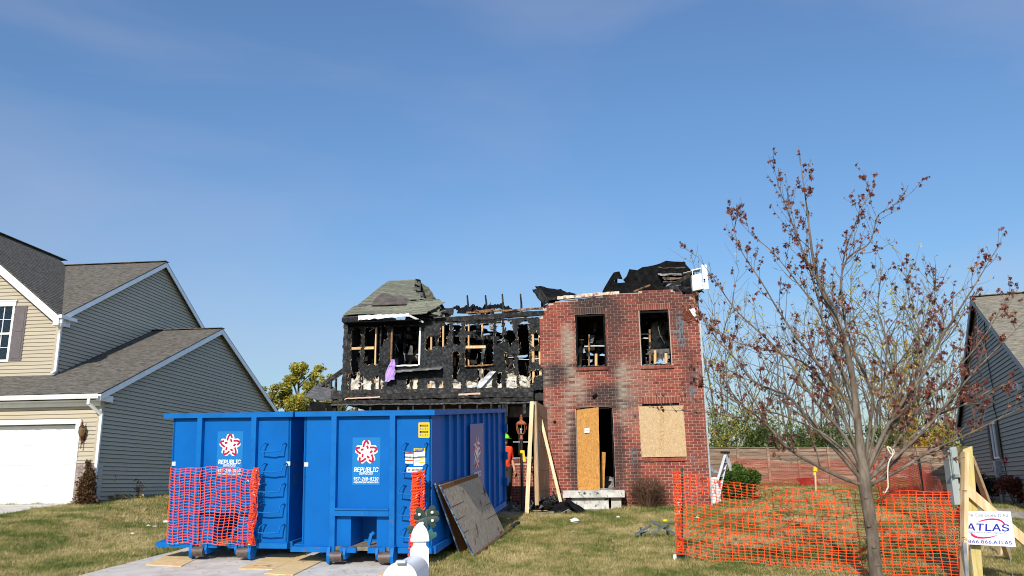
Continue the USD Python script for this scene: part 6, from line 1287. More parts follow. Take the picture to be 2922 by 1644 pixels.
def crown_tree(name, label, base, H_, W_, seed, n, pal, group, size=.12, trunk_h=.35):
    r = np.random.default_rng(seed); T = Thing(name, label, 'tree', base_at(base), group=group); cs, rs = [], []
    for k in range(34):
        t = r.uniform(0, 1) ** .7; a = r.uniform(0, 6.28); q = math.sqrt(r.uniform()) * W_ * .5 * (1 - .5 * t ** 2.2); cs.append((q * math.cos(a), q * math.sin(a), H_ * (trunk_h * .8 + (.97 - trunk_h * .8) * t) - .3)); rs.append(W_ * r.uniform(.08, .15) * (1.1 - .45 * t))
    w = MB().tube([(0, 0, -.3), (.05, 0, H_ * .4), (0, .05, H_ * .85)], [.16, .11, .03], 8)
    for c in cs: w.tube([(0, 0, max(.3, c[2] - .9)), (c[0] * .5, c[1] * .5, c[2] - .35), c], [.05, .03, .01], 4, cap=False)
    T.part('trunk', w, grey_bark); v, f, col = leaf_cloud(cs, rs, n, size, pal, seed, .25, .8, 1.2); T.part('crown', (v, f), foliage, col=col, kind='stuff'); return T
def far(x, y, d):
    p = at(x, y, d); p[2] = gz(p[0], p[1]); return p
htop = lambda x, y, d: at(x, y, d)[2]
for k, (x, d, yt, w, n, pal, lab) in enumerate((
    (762, 44, 1080, 3.4, 9000, G_YEL, 'low rounded yellow green tree beside the beige house gable'), (842, 45, 1018, 4.6, 21000, G_YEL, 'tallest full yellow green tree behind the dumpsters'), (906, 47, 1040, 3.0, 8000, G_PALE, 'thin olive yellow tree left of the burnt side roof'), (968, 49, 1046, 2.6, 5000, G_PALE, 'sparse pale tree half hidden behind the charred corner'))):
    b = far(x, 1300, d); crown_tree('yellowing_tree', lab, b, htop(x, yt, d) - b[2], w, 60 + k, n, pal, 'yellowing trees behind the houses', .085)
for k, (x, d, yt, st, lv, pal, lab, sd) in enumerate((
    (2030, 43, 930, 4, 900, G_YEL, 'leafy stemmed tree close to the brick corner with yellow tufts', .3), (2080, 45, 960, 4, 120, G_PALE, 'almost bare many stemmed tree right of the brick corner', .4), (2170, 46, 950, 4, 260, G_YEL, 'bare grey tree above the left end of the hedge', .4),
    (2265, 44, 905, 5, 900, G_YEL, 'grey stemmed tree with scattered yellow leaves left of the maple trunk', .35), (2345, 47, 935, 4, 500, G_PALE, 'thin pale tree just left of the maple leader', .3), (2440, 45, 915, 4, 500, G_YEL, 'thin grey tree directly behind the maple fork', .3),
    (2520, 44, 900, 5, 900, G_PALE, 'pale leaved tree right of the maple leader', .35), (2600, 43, 880, 6, 1600, G_PALE, 'tall pale yellow tree between the maple and the grey house', .35), (2680, 45, 910, 5, 900, G_PALE, 'grey twiggy tree nearest the grey house gable', .35), (2640, 39, 1060, 4, 1500, G_GOLD, 'golden small tree in front of the bare trees', .45), (2725, 41, 1010, 3, 700, G_YEL, 'narrow yellow tree against the grey house corner', .3))):
    b = far(x, 1300, d); bare_tree('bare_tree', lab, b, htop(x, yt, d) - b[2], 100 + k, st, lv, pal, 'bare autumn trees beyond the back fence', sd, .95, .085)
tpole = far(2399, 1300, 52); solo('utility_pole', MB().tube([tpole - [0, 0, .3], [tpole[0], tpole[1], htop(2399, 1040, 52)]], [.16, .13], 8), mat('dark_pole', [srgb(78, 80, 84), srgb(98, 100, 104)], 4.0, .9), 'dark bare utility pole far behind the maple', 'pole', smooth=40)
for k, (x, d, yt, w, n, pal, lab) in enumerate((
    (2040, 36.5, 1195, 2.4, 3000, G_YEL, 'yellow green hedge shrub beside the brick corner'), (2105, 37.2, 1150, 2.4, 3000, G_YEL, 'tall yellow leaved shrub behind the fence left end'), (2165, 36.4, 1200, 2.2, 2600, G_GRN, 'dark green hedge shrub with yellow patches above the stepladder'), (2235, 36.6, 1208, 2.4, 3000, G_GRN, 'dense green hedge shrub in the middle of the hedge'),
    (2310, 36.4, 1205, 2.4, 3000, G_GRN, 'dark green hedge shrub left of the maple limbs'), (2385, 36.6, 1212, 2.4, 2800, G_GRN, 'dark hedge shrub just left of the maple trunk'), (2460, 36.5, 1215, 2.2, 2400, G_GRN, 'green hedge shrub hidden behind the maple fork'), (2530, 36.6, 1205, 2.2, 2400, G_GRN, 'green hedge shrub right of the maple trunk'), (2590, 36.4, 1218, 2.0, 2400, G_GOLD, 'bright golden shrub above the fence'), (2650, 36.5, 1210, 2.2, 2600, G_GOLD, 'golden brown shrub near the power pole'), (2715, 36.3, 1205, 2.4, 2600, G_YEL, 'olive shrub at the right end of the hedge'))):
    b = far(x, 1300, d); h = htop(x, yt, d) - b[2]; r = np.random.default_rng(300 + k); T = Thing('hedge_shrub', lab, 'shrub', base_at(b), group='hedge behind the board fence')
    cs = [(r.uniform(-.5, .5) * w * .8, r.uniform(-.5, .5), h * q) for q in np.linspace(.15, .86, 14)]; rs = [w * r.uniform(.2, .34) for _ in cs]; wd = MB()
    for c in cs: wd.tube([(c[0] * .3, c[1] * .3, -.1), (c[0] * .7, c[1], c[2] * .6), c], [.03, .02, .006], 4, cap=False)
    T.part('stems', wd, grey_bark); v, f, col = leaf_cloud(cs, rs, n, .07, pal + (G_GRN if pal is G_YEL else []), 300 + k, .3, 1, 1.5); v[:, 2] = np.minimum(v[:, 2], h * 1.04); T.part('leaves', (v, f), foliage, col=col, kind='stuff')
for k, (x, d, w) in enumerate(((740, 40, 5.0), (900, 41, 5.0))):
    b = far(x, 1350, d); cs = [(q, 0, .6) for q in np.linspace(-w / 2, w / 2, 9)]; v, f, col = leaf_cloud(cs, [.8] * 9, 2500, .09, G_GRN, 400 + k, .3); T = Thing('hedge_shrub', ('low dark shrub row behind the beige house', 'low dark shrub row behind the left dumpster')[k], 'shrub', base_at(b)); T.part('leaves', (v, f), foliage, col=col, kind='stuff'); T.part('stems', MB().tube([(-1, 0, -.1), (-1, 0, .6)], .03, 4).tube([(1, 0, -.1), (1, 0, .6)], .03, 4), grey_bark)
# ---------------------------------------------------------------- shrubs near the houses
b = gnd(2113, 1428); hb = at(2113, 1330, b[1])[2] - b[2]; T = Thing('round_bush', 'clipped round bright green evergreen bush right of the brick wall', 'bush', base_at(b))
mb = MB(); v, f, col = leaf_cloud([(0, 0, hb * .5)], [hb * .54], 11000, .035, [srgb(64, 92, 30), srgb(84, 112, 38), srgb(48, 72, 26), srgb(100, 128, 48)], 7, .72, 1, 3.0); v[:, :2] *= 1.06; T.part('leaves', (v, f), foliage, col=col, kind='stuff'); T.part('stem', MB().tube([(0, 0, -.1), (0, 0, hb * .5)], [.05, .03], 6), grey_bark)
def spray(T, name, n, h, w, m, seed, r0=.006, lean=.6):
    r = np.random.default_rng(seed); mb = MB()
    for _ in range(n):
        a = r.uniform(0, 6.28); q = r.uniform(.2, 1) * w; L = h * r.uniform(.5, 1); p0 = np.array([.08 * math.cos(a), .08 * math.sin(a), -.05]); p2 = np.array([q * math.cos(a), q * math.sin(a), L * (1 - .3 * q / w)]); p1 = (p0 + p2) / 2 + [0, 0, L * .12] + r.normal(0, .04, 3)
        mb.tube([p0, p1, p2], [r0, r0 * .8, r0 * .4], 3, cap=False)
        for _ in range(4):
            t = r.uniform(.35, 1); c = p1 * (1 - t) + p2 * t; mb.tube([c, c + r.normal(0, .08, 3) + [0, 0, .03]], [r0 * .5, r0 * .25], 3, cap=False)
    T.part(name, mb, m, kind='stuff')
dead = mat('dead_twig', [(.3, srgb(66, 44, 34)), (.6, srgb(104, 76, 58)), (.75, srgb(132, 102, 80))], 8.0, .95, rand=.1)
b = gnd(1850, 1441); b[1] = min(b[1], 22.2); b[0] = at(1850, 1441, b[1])[0]; b[2] = gz(b[0], b[1]); T = Thing('dead_bush', 'dead brown twiggy bush before the brick wall right of the step', 'bush', base_at(b)); spray(T, 'twigs', 260, .95, .62, dead, 5, .007)
v, f, col = leaf_cloud([(0, 0, .4), (.2, 0, .5), (-.25, 0, .45)], [.4, .3, .3], 900, .022, [srgb(84, 58, 42), srgb(108, 78, 56), srgb(66, 46, 36)], 12, .1); T.part('dead_leaves', (v, f), foliage, col=col, kind='stuff')
b = at(243, 1438, 22.15); b[2] = gz(b[0], b[1]); T = Thing('columnar_evergreen', 'narrow browned evergreen beside the white garage door', 'shrub', base_at(b)); hh = at(250, 1312, 22.15)[2] - b[2]
cs = [(.03 * math.sin(k), 0, hh * t) for k, t in enumerate(np.linspace(.06, .93, 12))]; rs = [.25 * (1 - t) ** .6 + .06 for t in np.linspace(.0, .93, 12)]
v, f, col = leaf_cloud(cs, rs, 5200, .036, [srgb(96, 62, 42), srgb(122, 84, 56), srgb(78, 54, 38), srgb(84, 82, 44)], 21, .35, 1, 3.0); T.part('needles', (v, f), foliage, col=col, kind='stuff'); T.part('stem', MB().tube([(0, 0, -.1), (0, 0, hh * .9)], [.03, .01], 6), grey_bark)
dry = colmat('dry_leaf', .8, .2, 20.0, translucent=.3)
def hosta(label, x, y, n, s, pal, seed, stalks=2):
    b = gnd(x, y); r = np.random.default_rng(seed); T = Thing('withered_plant', label, 'plant', base_at(b), group='withered plants by the beige house'); mb = MB()
    for _ in range(n):
        a = r.uniform(0, 6.28); q = r.uniform(.1, 1) * s; L = s * r.uniform(.35, .6); c = np.array([q * math.cos(a), q * math.sin(a) * .7, s * .35 * r.uniform(.2, 1.2)]); d = np.array([math.cos(a), math.sin(a), -.4]); e = np.cross(d, [0, 0, 1]); pts = [c - d * L * .5, c + e * L * .28 + [0, 0, .03], c + d * L * .5, c - e * L * .28 + [0, 0, .03]]
        mb.add(pts, [[0, 1, 2, 3]], np.array(pal[r.integers(len(pal))]) * r.uniform(.8, 1.2))
    T.part('leaves', mb, dry, col=mb.col(), kind='stuff')
    for k in range(stalks):
        e = np.array([r.uniform(-.3, .5) * s, 0, s * r.uniform(1.4, 2.6)]); mb = MB().tube([(0, 0, 0), e * .5 + [-.03, 0, .05], e], [.008, .006, .003], 4)
        for _ in range(9): t = r.uniform(.4, 1); c = e * t; mb.tube([c, c + r.normal(0, .05, 3)], [.006, .012], 3)
        T.part('stalk', mb, dead)
STRAW = [srgb(196, 176, 110), srgb(176, 150, 84), srgb(210, 192, 132), srgb(150, 132, 76)]
hosta('withered yellow hosta beside the downspout', 318, 1432, 60, .42, STRAW, 1, 3); hosta('dry upright plant further along the shaded house wall', 392, 1426, 26, .3, STRAW, 2, 5)
DARKG = [srgb(44, 52, 34), srgb(58, 62, 40), srgb(36, 42, 30)]
def small_shrub(name, label, x, y, d, w, h, n, pal, seed, size=.05):
    b = far(x, y, d); T = Thing(name, label, 'shrub', base_at(b)); r = np.random.default_rng(seed); cs = [(r.uniform(-.5, .5) * w * .7, r.uniform(-.3, .3), h * r.uniform(.3, .72)) for _ in range(8)]
    v, f, col = leaf_cloud(cs, [w * .3] * 8, n, size, pal, seed, .3, .8, 2.0); T.part('leaves', (v, f), foliage, col=col, kind='stuff'); wd = MB()
    for c in cs: wd.tube([(0, 0, -.05), c], [.02, .006], 4, cap=False)
    T.part('stems', wd, grey_bark)
small_shrub('dark_shrub', 'dark green low shrub at the foot of the grey house', 2822, 1440, 25.5, 1.3, 1.0, 2500, DARKG, 1)
small_shrub('red_shrub', 'vivid crimson shrub at the right edge by the grey house', 2962, 1440, 23.5, 1.2, 1.9, 3000, [srgb(190, 26, 64), srgb(214, 50, 86), srgb(160, 22, 48)], 2)
small_shrub('brown_shrub', 'low reddish brown shrub below the meter conduit', 2900, 1440, 22.5, 1.0, .95, 2000, [srgb(104, 52, 40), srgb(128, 72, 52), srgb(88, 48, 38)], 3)
stone_m = mat('edging_stone', [srgb(112, 106, 98), srgb(150, 144, 134)], 6.0, .9, .4); q = np.random.default_rng(6)
for k in range(7):
    b = gnd(2800 + 18 * k, 1468 - 2 * (k % 3) + k * 2); c = trimesh.creation.icosphere(2, 1.0); v = c.vertices * [.22, .15, .1] * q.uniform(.8, 1.3, 3) + (meshkit.noise(c.vertices * 2 + k, 3)[:, None] - .5) * .06
    solo('edging_stone', (v + b + [0, 0, .04], c.faces), stone_m, ('leftmost', 'second from left', 'third from left', 'middle', 'third from right', 'second from right', 'rightmost')[k] + ' rough grey edging stone of the row by the grey house bed', 'stone', 'edging stones by the grey house', smooth=60)
b = gnd(2829, 1412); solo('garden_spotlight', MB().box(b + [-.06, -.05, 0], b + [.06, .05, .16]).bar(b + [-.1, -.1, .18], b + [.1, -.02, .24], .14, .1), blind_white, 'small white and dark garden light in the dark shrub bed', 'light')
# ---------------------------------------------------------------- boards fixed or leaning at the burnt house
def local_box(T, name, pts, th, m=None, world=False, **k):
    """A board from four corner points with thickness th."""
    p = np.asarray(pts, float); n = np.cross(p[1] - p[0], p[3] - p[0]); n /= np.linalg.norm(n); v = np.vstack([p, p - n * th])
    f = np.array([[0, 1, 2, 3], [7, 6, 5, 4], [0, 4, 5, 1], [1, 5, 6, 2], [2, 6, 7, 3], [3, 7, 4, 0]])
    return T.part(name, (v, f), m, world=world, **k) if T else (v, f)
def HW(x, y, d): return H.W(H.L(x, y, d))
wb = [HW(1831, 1305, -.03), HW(1960, 1303, -.03), HW(1949, 1157, -.03), HW(1822, 1160, -.03)]
WB = Thing('window_board', 'pale strand board nailed over the ground floor window of the brick front', 'board', base_at(wb[0]))
osb_pale = mat('osb_board_pale', [(.25, srgb(160, 126, 86)), (.45, srgb(186, 156, 116)), (.6, srgb(196, 170, 132)), (.8, srgb(214, 194, 160))], 20.0, .85, .2, 40, stretch=(1.0, 1, .6), detail=3.0, distort=1.8)
local_box(WB, 'board', wb, .016, osb_pale, world=True)
q = np.random.default_rng(3); mb = MB()
for k in range(120):                                  # broken line of grade stamps down the middle of the sheet
    x, y = 1885 + q.uniform(-7, 7) + .02 * k, 1166 + 132 * q.uniform(); p = HW(x, y, -.0335); w = q.uniform(.012, .05); mb.bar(p, p + H.u * w, .006, .001, up=tuple(-H.d))
WB.part('grade_stamp', mb, mat('faded_stamp', [srgb(190, 140, 92)], rough=.9), world=True, kind='stuff')
WB.part('nail', MB().mesh(trimesh.creation.icosphere(1, .008).apply_translation(HW(1826, 1164, -.034))).mesh(trimesh.creation.icosphere(1, .008).apply_translation(HW(1955, 1300, -.034))), galv, world=True, kind='stuff')
db = [HW(1650, 1401, -.05), HW(1712, 1402, -.10), HW(1708, 1162, -.06), HW(1645, 1170, -.03)]
DB = Thing('door_board', 'tall golden strand board covering the left half of the front doorway with a white notice', 'board', base_at(db[0]))
local_box(DB, 'board', db, .016, osb_gold, world=True)
nt = [HW(1668, 1236, -.085), HW(1682, 1235, -.085), HW(1682, 1221, -.085), HW(1668, 1222, -.085)]; pn = local_box(DB, 'notice', nt, .002, ink_white, world=True)
mb = MB()
for k in range(6): a, b = HW(1670, 1224 + 1.9 * k, -.089), HW(1680 - (k % 3), 1223.6 + 1.9 * k, -.089); mb.bar(a, b, .004, .001, up=tuple(-H.d))
DB.part('notice_print', mb, ink_grey, parent=pn, world=True)
ply_grey = mat('weathered_plywood', [(.3, srgb(150, 132, 112)), (.5, srgb(192, 174, 152)), (.7, srgb(216, 200, 180))], 18.0, .9, .3, 50, stretch=(1, 1, .5), distort=1.4, spots=(srgb(112, 92, 72), 2.0, .62))
ply_red = mat('red_brown_plywood', [(.3, srgb(116, 70, 36)), (.6, srgb(150, 96, 52))], 8.0, .9, .3, stretch=(1, 1, .3))
edge_blue = mat('blue_painted_edge', [(.45, srgb(58, 92, 140)), (.55, srgb(150, 190, 200)), (.6, srgb(58, 92, 140))], 6.0, .7)
pine = mat('pale_pine', [(.3, srgb(198, 164, 118)), (.5, srgb(220, 190, 148)), (.7, srgb(232, 208, 172))], 2.0, .7, .1, 40, stretch=(9, 9, .8), rand=.08)
# upright panel closing the recess, its stud and the two lumber props
pf = [H.W(H.L(1539, 1430, -1.25)), H.W(H.L(1568, 1421, -.06)), H.W(H.L(1560, 1163, -.06)), H.W(H.L(1531, 1146, -1.25))]
PT = Thing('plywood_partition', 'grey brown plywood partition on a lumber frame standing out from the brick corner', 'partition', base_at([*pf[0][:2], gz(*pf[0][:2])]))
local_box(PT, 'plywood_sheet', pf, .016, mat('brown_plywood', [(.3, srgb(140, 112, 84)), (.6, srgb(170, 140, 110)), (.75, srgb(184, 158, 130))], 7.0, .9, .25, 40, stretch=(1, 1, .4)), world=True)
mb = MB()
for t in (.09, .3, .55, .7, .86): mb.bar(pf[0] * (1 - t) + pf[3] * t + H.u * .003, pf[1] * (1 - t) + pf[2] * t + H.u * .003, .003, .008)
PT.part('seam', mb, dead, world=True, kind='stuff')
PT.part('frame_stud', MB().bar(pf[0] - H.u * .06 - [0, 0, .1], pf[3] - H.u * .06, .1, .05, up=tuple(H.d)), mat('stained_stud', [(.3, srgb(150, 122, 92)), (.7, srgb(196, 166, 130))], 3.0, .85, .2, stretch=(8, 8, 1)), world=True)
PT.part('frame_strip', MB().bar(pf[0] + H.u * .02 - H.d * .02, pf[3] + H.u * .02 - H.d * .02, .03, .02, up=tuple(H.d)), black_plastic, world=True)
b0 = H.W(H.L(1503, 1449, -1.75)); b0[2] = gz(b0[0], b0[1]); b1 = H.W(H.L(1518, 1146, -1.4)); solo('leaning_lumber', MB().bar(b0, b1, .1, .04, up=tuple(H.d)), pine, 'long pale lumber leaning upright against the plywood partition stud', 'lumber')
b0 = H.W(H.L(1607, 1442, -1.3)); b0[2] = gz(b0[0], b0[1]); b1 = H.W(H.L(1544, 1199, -.72)); solo('leaning_lumber', MB().bar(b0, b1, .075, .04, up=tuple(H.d)), pine, 'slanting lumber prop from the partition face down to the debris', 'lumber')
# two sheets leaning on the right dumpster
XP = q2['X1'] + .09
def on_side(x, y):
    o = M2[:3, 3] + M2[:3, 0] * XP; r = ray(x, y); return EYE + r * (((o - EYE) @ M2[:3, 0]) / (r @ M2[:3, 0]))
def on_ground(x, y, up=.03): p = gnd(x, y); p[2] += up; return p
s1 = [on_ground(1350, 1590), on_ground(1440, 1521), on_side(1362, 1351), on_side(1254, 1384)]
PS = Thing('leaning_plywood', 'weathered grey plywood sheet with dark seams leaning on the right dumpster', 'plywood sheet', base_at(s1[0]))
pp = local_box(PS, 'sheet', s1, .018, ply_grey, world=True)
nrm = np.cross(s1[1] - s1[0], s1[3] - s1[0]); nrm /= np.linalg.norm(nrm); mb = MB()
for t in (.32, .51, .69): mb.bar(s1[0] * (1 - t) + s1[3] * t + nrm * .002, s1[1] * (1 - t) + s1[2] * t + nrm * .002, .012, .003, up=tuple(nrm))
PS.part('seam', mb, dead, world=True, kind='stuff'); PS.part('painted_edge', MB().bar(s1[0] + nrm * .002 - [0, 0, .0], s1[3] + nrm * .002, .035, .022, up=tuple(nrm)), edge_blue, world=True)
PS.part('bare_strip', MB().bar(s1[3] * .96 + s1[0] * .04 + nrm * .001, s1[2] * .97 + s1[1] * .03 + nrm * .001, .07, .004, up=tuple(nrm)), ply_red, world=True)
mb = MB()
for k in range(3): p = s1[1] * .82 + s1[0] * .16 + s1[2] * .02 + (s1[1] - s1[0]) * .03 * k + nrm * .004; mb.bar(p, p + (s1[2] - s1[1]) * .02 + (s1[1] - s1[0]) * .03, .03, .002, up=tuple(nrm))
PS.part('red_mark', mb, ink_red, world=True)
off = -M2[:3, 0] * .05; s2 = [on_ground(1312, 1585), on_ground(1395, 1530), on_side(1355, 1354) + off, on_side(1250, 1382) + off]
PS2 = Thing('leaning_plywood', 'red brown plywood sheet with blue edge tucked behind the grey leaning sheet', 'plywood sheet', base_at(s2[0])); local_box(PS2, 'sheet', s2, .018, ply_red, world=True); n2 = np.cross(s2[1] - s2[0], s2[3] - s2[0]); n2 /= np.linalg.norm(n2)
PS2.part('painted_edge', MB().bar(s2[0], s2[3], .03, .02, up=tuple(n2)), edge_blue, world=True)
a, b = on_ground(1351, 1593, .02), on_ground(1460, 1512, .03); solo('lumber_offcut', MB().bar(a, b, .05, .04), dead, 'thin dark lumber strip on the grass along the leaning sheet', 'lumber')
a, b = on_ground(1458, 1512, .05), on_ground(1480, 1498, .06); solo('lumber_offcut', MB().bar(a, b, .08, .04), char, 'short charred lumber offcut on the grass right of the leaning sheets', 'lumber')
ply_new = mat('ground_plywood', [(.3, srgb(190, 156, 104)), (.5, srgb(212, 182, 130)), (.7, srgb(226, 202, 156))], 4.0, .8, .15, 30, stretch=(1.5, 8, 4), rand=.05, spots=(srgb(150, 122, 84), 3.0, .64))
for pts, lab in (([(417, 1611), (517, 1615), (600, 1575), (500, 1574)], 'plywood sheet on the driveway under the left dumpster left wheel'), ([(681, 1622), (778, 1624), (890, 1572), (800, 1574)], 'plywood sheet on the driveway between the two dumpsters'), ([(755, 1636), (836, 1640), (950, 1585), (864, 1584)], 'plywood sheet on the driveway before the right dumpster left wheel'), ([(1072, 1643), (1112, 1640), (1130, 1632), (1096, 1632)], 'plywood corner on the driveway behind the mailbox')):
    w = []
    for x, y in pts:
        r = ray(x, y); t = np.linspace(5, 40, 9000); p = EYE + r * t[:, None]; i = np.argmax(p[:, 2] < ground_z(p[:, 0], p[:, 1]) + .038); w.append(p[i])
    solo('plywood_sheet', local_box(None, '', w, .014), ply_new, lab, 'plywood sheet', 'plywood sheets laid on the driveway')
# ---------------------------------------------------------------- lamp post
lb = at(1491, 1466, 21.4); lb[2] = gz(lb[0], lb[1]); LP = Thing('lamp_post', 'black lamp post with a rusty copper lantern and yellow tape before the garage', 'lamp post', base_at(lb))
zt = lambda y: at(1493, y, lb[1])[2] - lb[2]
rustc = mat('rusty_copper', [(.3, srgb(128, 66, 36)), (.6, srgb(176, 100, 62)), (.75, srgb(194, 124, 84))], 14.0, .55, .15)
LP.part('post', MB().tube([(0, 0, -.2), (.0, 0, zt(1254))], .04, 12), black_plastic, smooth=40)
z0, z1, z2, z3 = zt(1254), zt(1239), zt(1211), zt(1183); LP.part('collar', MB().lathe([(.045, z0), (.05, z0 + .02), (.034, z0 + .05), (.034, z1 - .02), (.075, z1), (.08, z1 + .02)], 14), rustc, smooth=40)
mb = MB()
for k in range(8): a = k * math.pi / 4; mb.tube([(.075 * math.cos(a), .075 * math.sin(a), z1), (.125 * math.cos(a), .125 * math.sin(a), (z1 + z2) / 2), (.13 * math.cos(a), .13 * math.sin(a), z2)], .008, 5)
LP.part('cage', mb, rustc); LP.part('lantern_cap', MB().lathe([(.135, z2 - .01), (.14, z2 + .01), (.1, z2 + .06), (.04, z2 + .1), (.03, z2 + .13), (.05, z2 + .15), (.028, z2 + .18), (.018, z2 + .2), (.026, z2 + .22), (.004, z3)], 16), rustc, smooth=35)
LP.part('bulb', MB().mesh(trimesh.creation.icosphere(2, .03).apply_translation((0, 0, z1 + .12))).tube([(0, 0, z1), (0, 0, z1 + .1)], .018, 8), blind_white, smooth=True)
yel = mat('yellow_tape', [srgb(214, 182, 24), srgb(232, 204, 48)], 9.0, .5); zy = zt(1289)
LP.part('tape', MB().lathe([(.044, zy - .04), (.05, zy - .02), (.046, zy + .02), (.05, zy + .04)], 12).mesh(sheet((.03, -.05, zy - .25), (.1, -.06, zy - .25), (.07, -.06, zy + .03), (.02, -.05, zy + .03), 3, 8, .02, 9, 3, .004)), yel)
# ---------------------------------------------------------------- debris at the doorstep
q = np.random.default_rng(14)
def rubble(name, label, centre, sx, sy, h, n, mats, seed, cat='debris'):
    T = Thing(name, label, cat, base_at(centre)); r = np.random.default_rng(seed); mbs = [MB() for _ in mats]
    T.part('heap', sheet((-sx, -sy, 0), (sx, -sy, 0), (sx, sy, 0), (-sx, sy, 0), 18, 10, h * .35, 3.0, seed, .02, rag=.05, fold=lambda s, t: np.stack([0 * s, 0 * s, h * .6 * np.sin(np.pi * s) * np.sin(np.pi * t)], -1)), mats[0])
    for k in range(n):
        c = np.array([r.normal(0, sx * .45), r.normal(0, sy * .45), 0]); c[2] = max(0, h * .6 * (1 - abs(c[0]) / sx)) * r.uniform(.3, 1.2) + .02; d = r.normal(0, 1, 3) * [1, 1, .5]; d *= r.uniform(.05, .2) / np.linalg.norm(d); i = r.integers(len(mats))
        if i % 2: mbs[i].mesh(sheet(c - d, c + d, c + d + r.normal(0, .08, 3), c - d + r.normal(0, .08, 3), 3, 3, .03, 9, k, .006, rag=.03))
        else: mbs[i].bar(c - d, c + d, .03, .02)
    for mb, m in zip(mbs, mats):
        if mb.v: T.part('scraps', mb, m, kind='stuff')
def hg(x, d): p = H.W(np.array([x, d, 0])); p[2] = gz(p[0], p[1]); return p
rubble('debris_heap', 'heap of black charred debris at the foot of the plywood partition', hg(.25, -.75), .62, .42, .42, 150, [soot_black, plaster, char, char_board], 1)
rubble('debris_heap', 'spill of ash and grey scraps on the walk left of the lamp post', hg(-.75, -1.0), .6, .35, .16, 90, [ash_ground, plaster, char, plaster], 2)
rubble('debris_heap', 'silvery and black wreckage between dumpster end and brick pier', hg(-1.35, -.55), .35, .4, .5, 90, [char, plaster, soot_black, galv], 3)
a, b = gnd(1430, 1459), gnd(1562, 1462); solo('loose_board', local_box(None, '', [a + [0, -.15, .05], b + [0, -.1, .05], b + [-.05, .5, .06], a + [.1, .45, .06]], .018), mat('dirty_board', [(.35, srgb(124, 104, 80)), (.6, srgb(168, 148, 112))], 5.0, .9), 'dirty board lying flat on the walk behind the lamp post', 'board')
sh0 = gnd(1612, 1466); T = Thing('black_scrap', 'folded black burnt foam cushion with a silver rod on the grass edge', 'debris', base_at(sh0))
T.part('lump', sheet((-.28, -.1, .0), (.05, -.12, .0), (.02, .25, .28), (-.26, .25, .26), 10, 8, .07, 4, 5, .12, rag=.05), soot_black, smooth=50)
T.part('lump', sheet((.0, -.05, .3), (.18, -.15, .26), (.52, -.1, .03), (.45, .25, .02), 12, 8, .05, 3, 7, .1, fold=lambda s, t: np.stack([0 * s, 0 * s, .08 * np.sin(s * 3.1)], -1)), soot_black, smooth=50)
T.part('rod', MB().bar((-.12, -.22, .02), (.1, -.2, .12), .03, .012), galv)
sc = gnd(1868, 1535); T = Thing('metal_scrap', 'tangle of dark green grey metal strips on the lawn left of the fence', 'scrap', base_at(sc)); bl = mat('slate_metal', [(.3, srgb(58, 66, 70)), (.6, srgb(88, 98, 102))], 6.0, .5, .1); q = np.random.default_rng(2)
for (x0, y0, x1, y1, z0_, z1_) in ((1856, 1486, 1932, 1526, .3, .02), (1812, 1526, 1858, 1500, .05, .28), (1858, 1528, 1905, 1496, .05, .26), (1812, 1527, 1880, 1508, .02, .16), (1828, 1504, 1832, 1555, .3, .0), (1905, 1496, 1904, 1536, .28, .0), (1790, 1536, 1804, 1532, .0, .03), (1830, 1545, 1862, 1546, .02, .02), (1862, 1547, 1875, 1532, .0, .05), (1905, 1492, 1940, 1497, .2, .18), (1840, 1526, 1852, 1546, .1, .0)):
    T.part('strip', MB().bar(at(x0, y0, sc[1] + q.uniform(-.15, .15)), at(x1, y1, sc[1] + q.uniform(-.15, .15)), q.uniform(.02, .055), .012, up=(.3, -.9, .3)), bl, world=True)
T.part('yellow_tool', MB().mesh(trimesh.creation.icosphere(2, 1.0).apply_scale((.05, .03, .03)).apply_translation(at(1898, 1486, sc[1] + .4))), yel, world=True)
white_m = blind_white; q = np.random.default_rng(77)
LIT = [(1764, 1480, .05, 'white crumpled scrap on the lawn below the step'), (1640, 1493, .11, 'flat white scrap on the lawn below the black cushion'), (1990, 1482, .05, 'white scrap on the grass just inside the fence'), (1636, 1522, .04, 'white chip on the lawn in front of the door'), (475, 1494, .07, 'white chunk on the lawn beside the left dumpster'), (442, 1508, .06, 'brown and white chunk nearest the left dumpster lawn edge'), (423, 1504, .04, 'small white crumb on the left lawn'), (378, 1527, .04, 'tiny white crumb farther out on the left lawn'), (1451, 1484, .04, 'white chip beside the dirty board'), (1700, 1462, .04, 'pale chip on straw below the step'), (1960, 1530, .06, 'tan scrap behind the fence stake'), (2310, 1455, .05, 'dark curled leaf on the fenced lawn')]
for k, (x, y, s, lab) in enumerate(LIT):
    p = gnd(x, y); c = trimesh.creation.icosphere(1, 1.0); v = c.vertices * [s, s * .7, s * .45] * (1 + (meshkit.noise(c.vertices * 2 + k, k)[:, None] - .5) * .8); solo('litter', (v + p + [0, 0, s * .3 + .02], c.faces), (dead if 'dark' in lab else house_brick if 'tan' in lab or 'brown' in lab else white_m), lab, 'litter')
p = gnd(1985, 1552); solo('litter_board', MB().bar(p + [-.12, 0, .05], p + [.14, -.1, .05], .07, .015), bl, 'dark blue grey scrap strip lying inside the fence by the stake', 'litter')
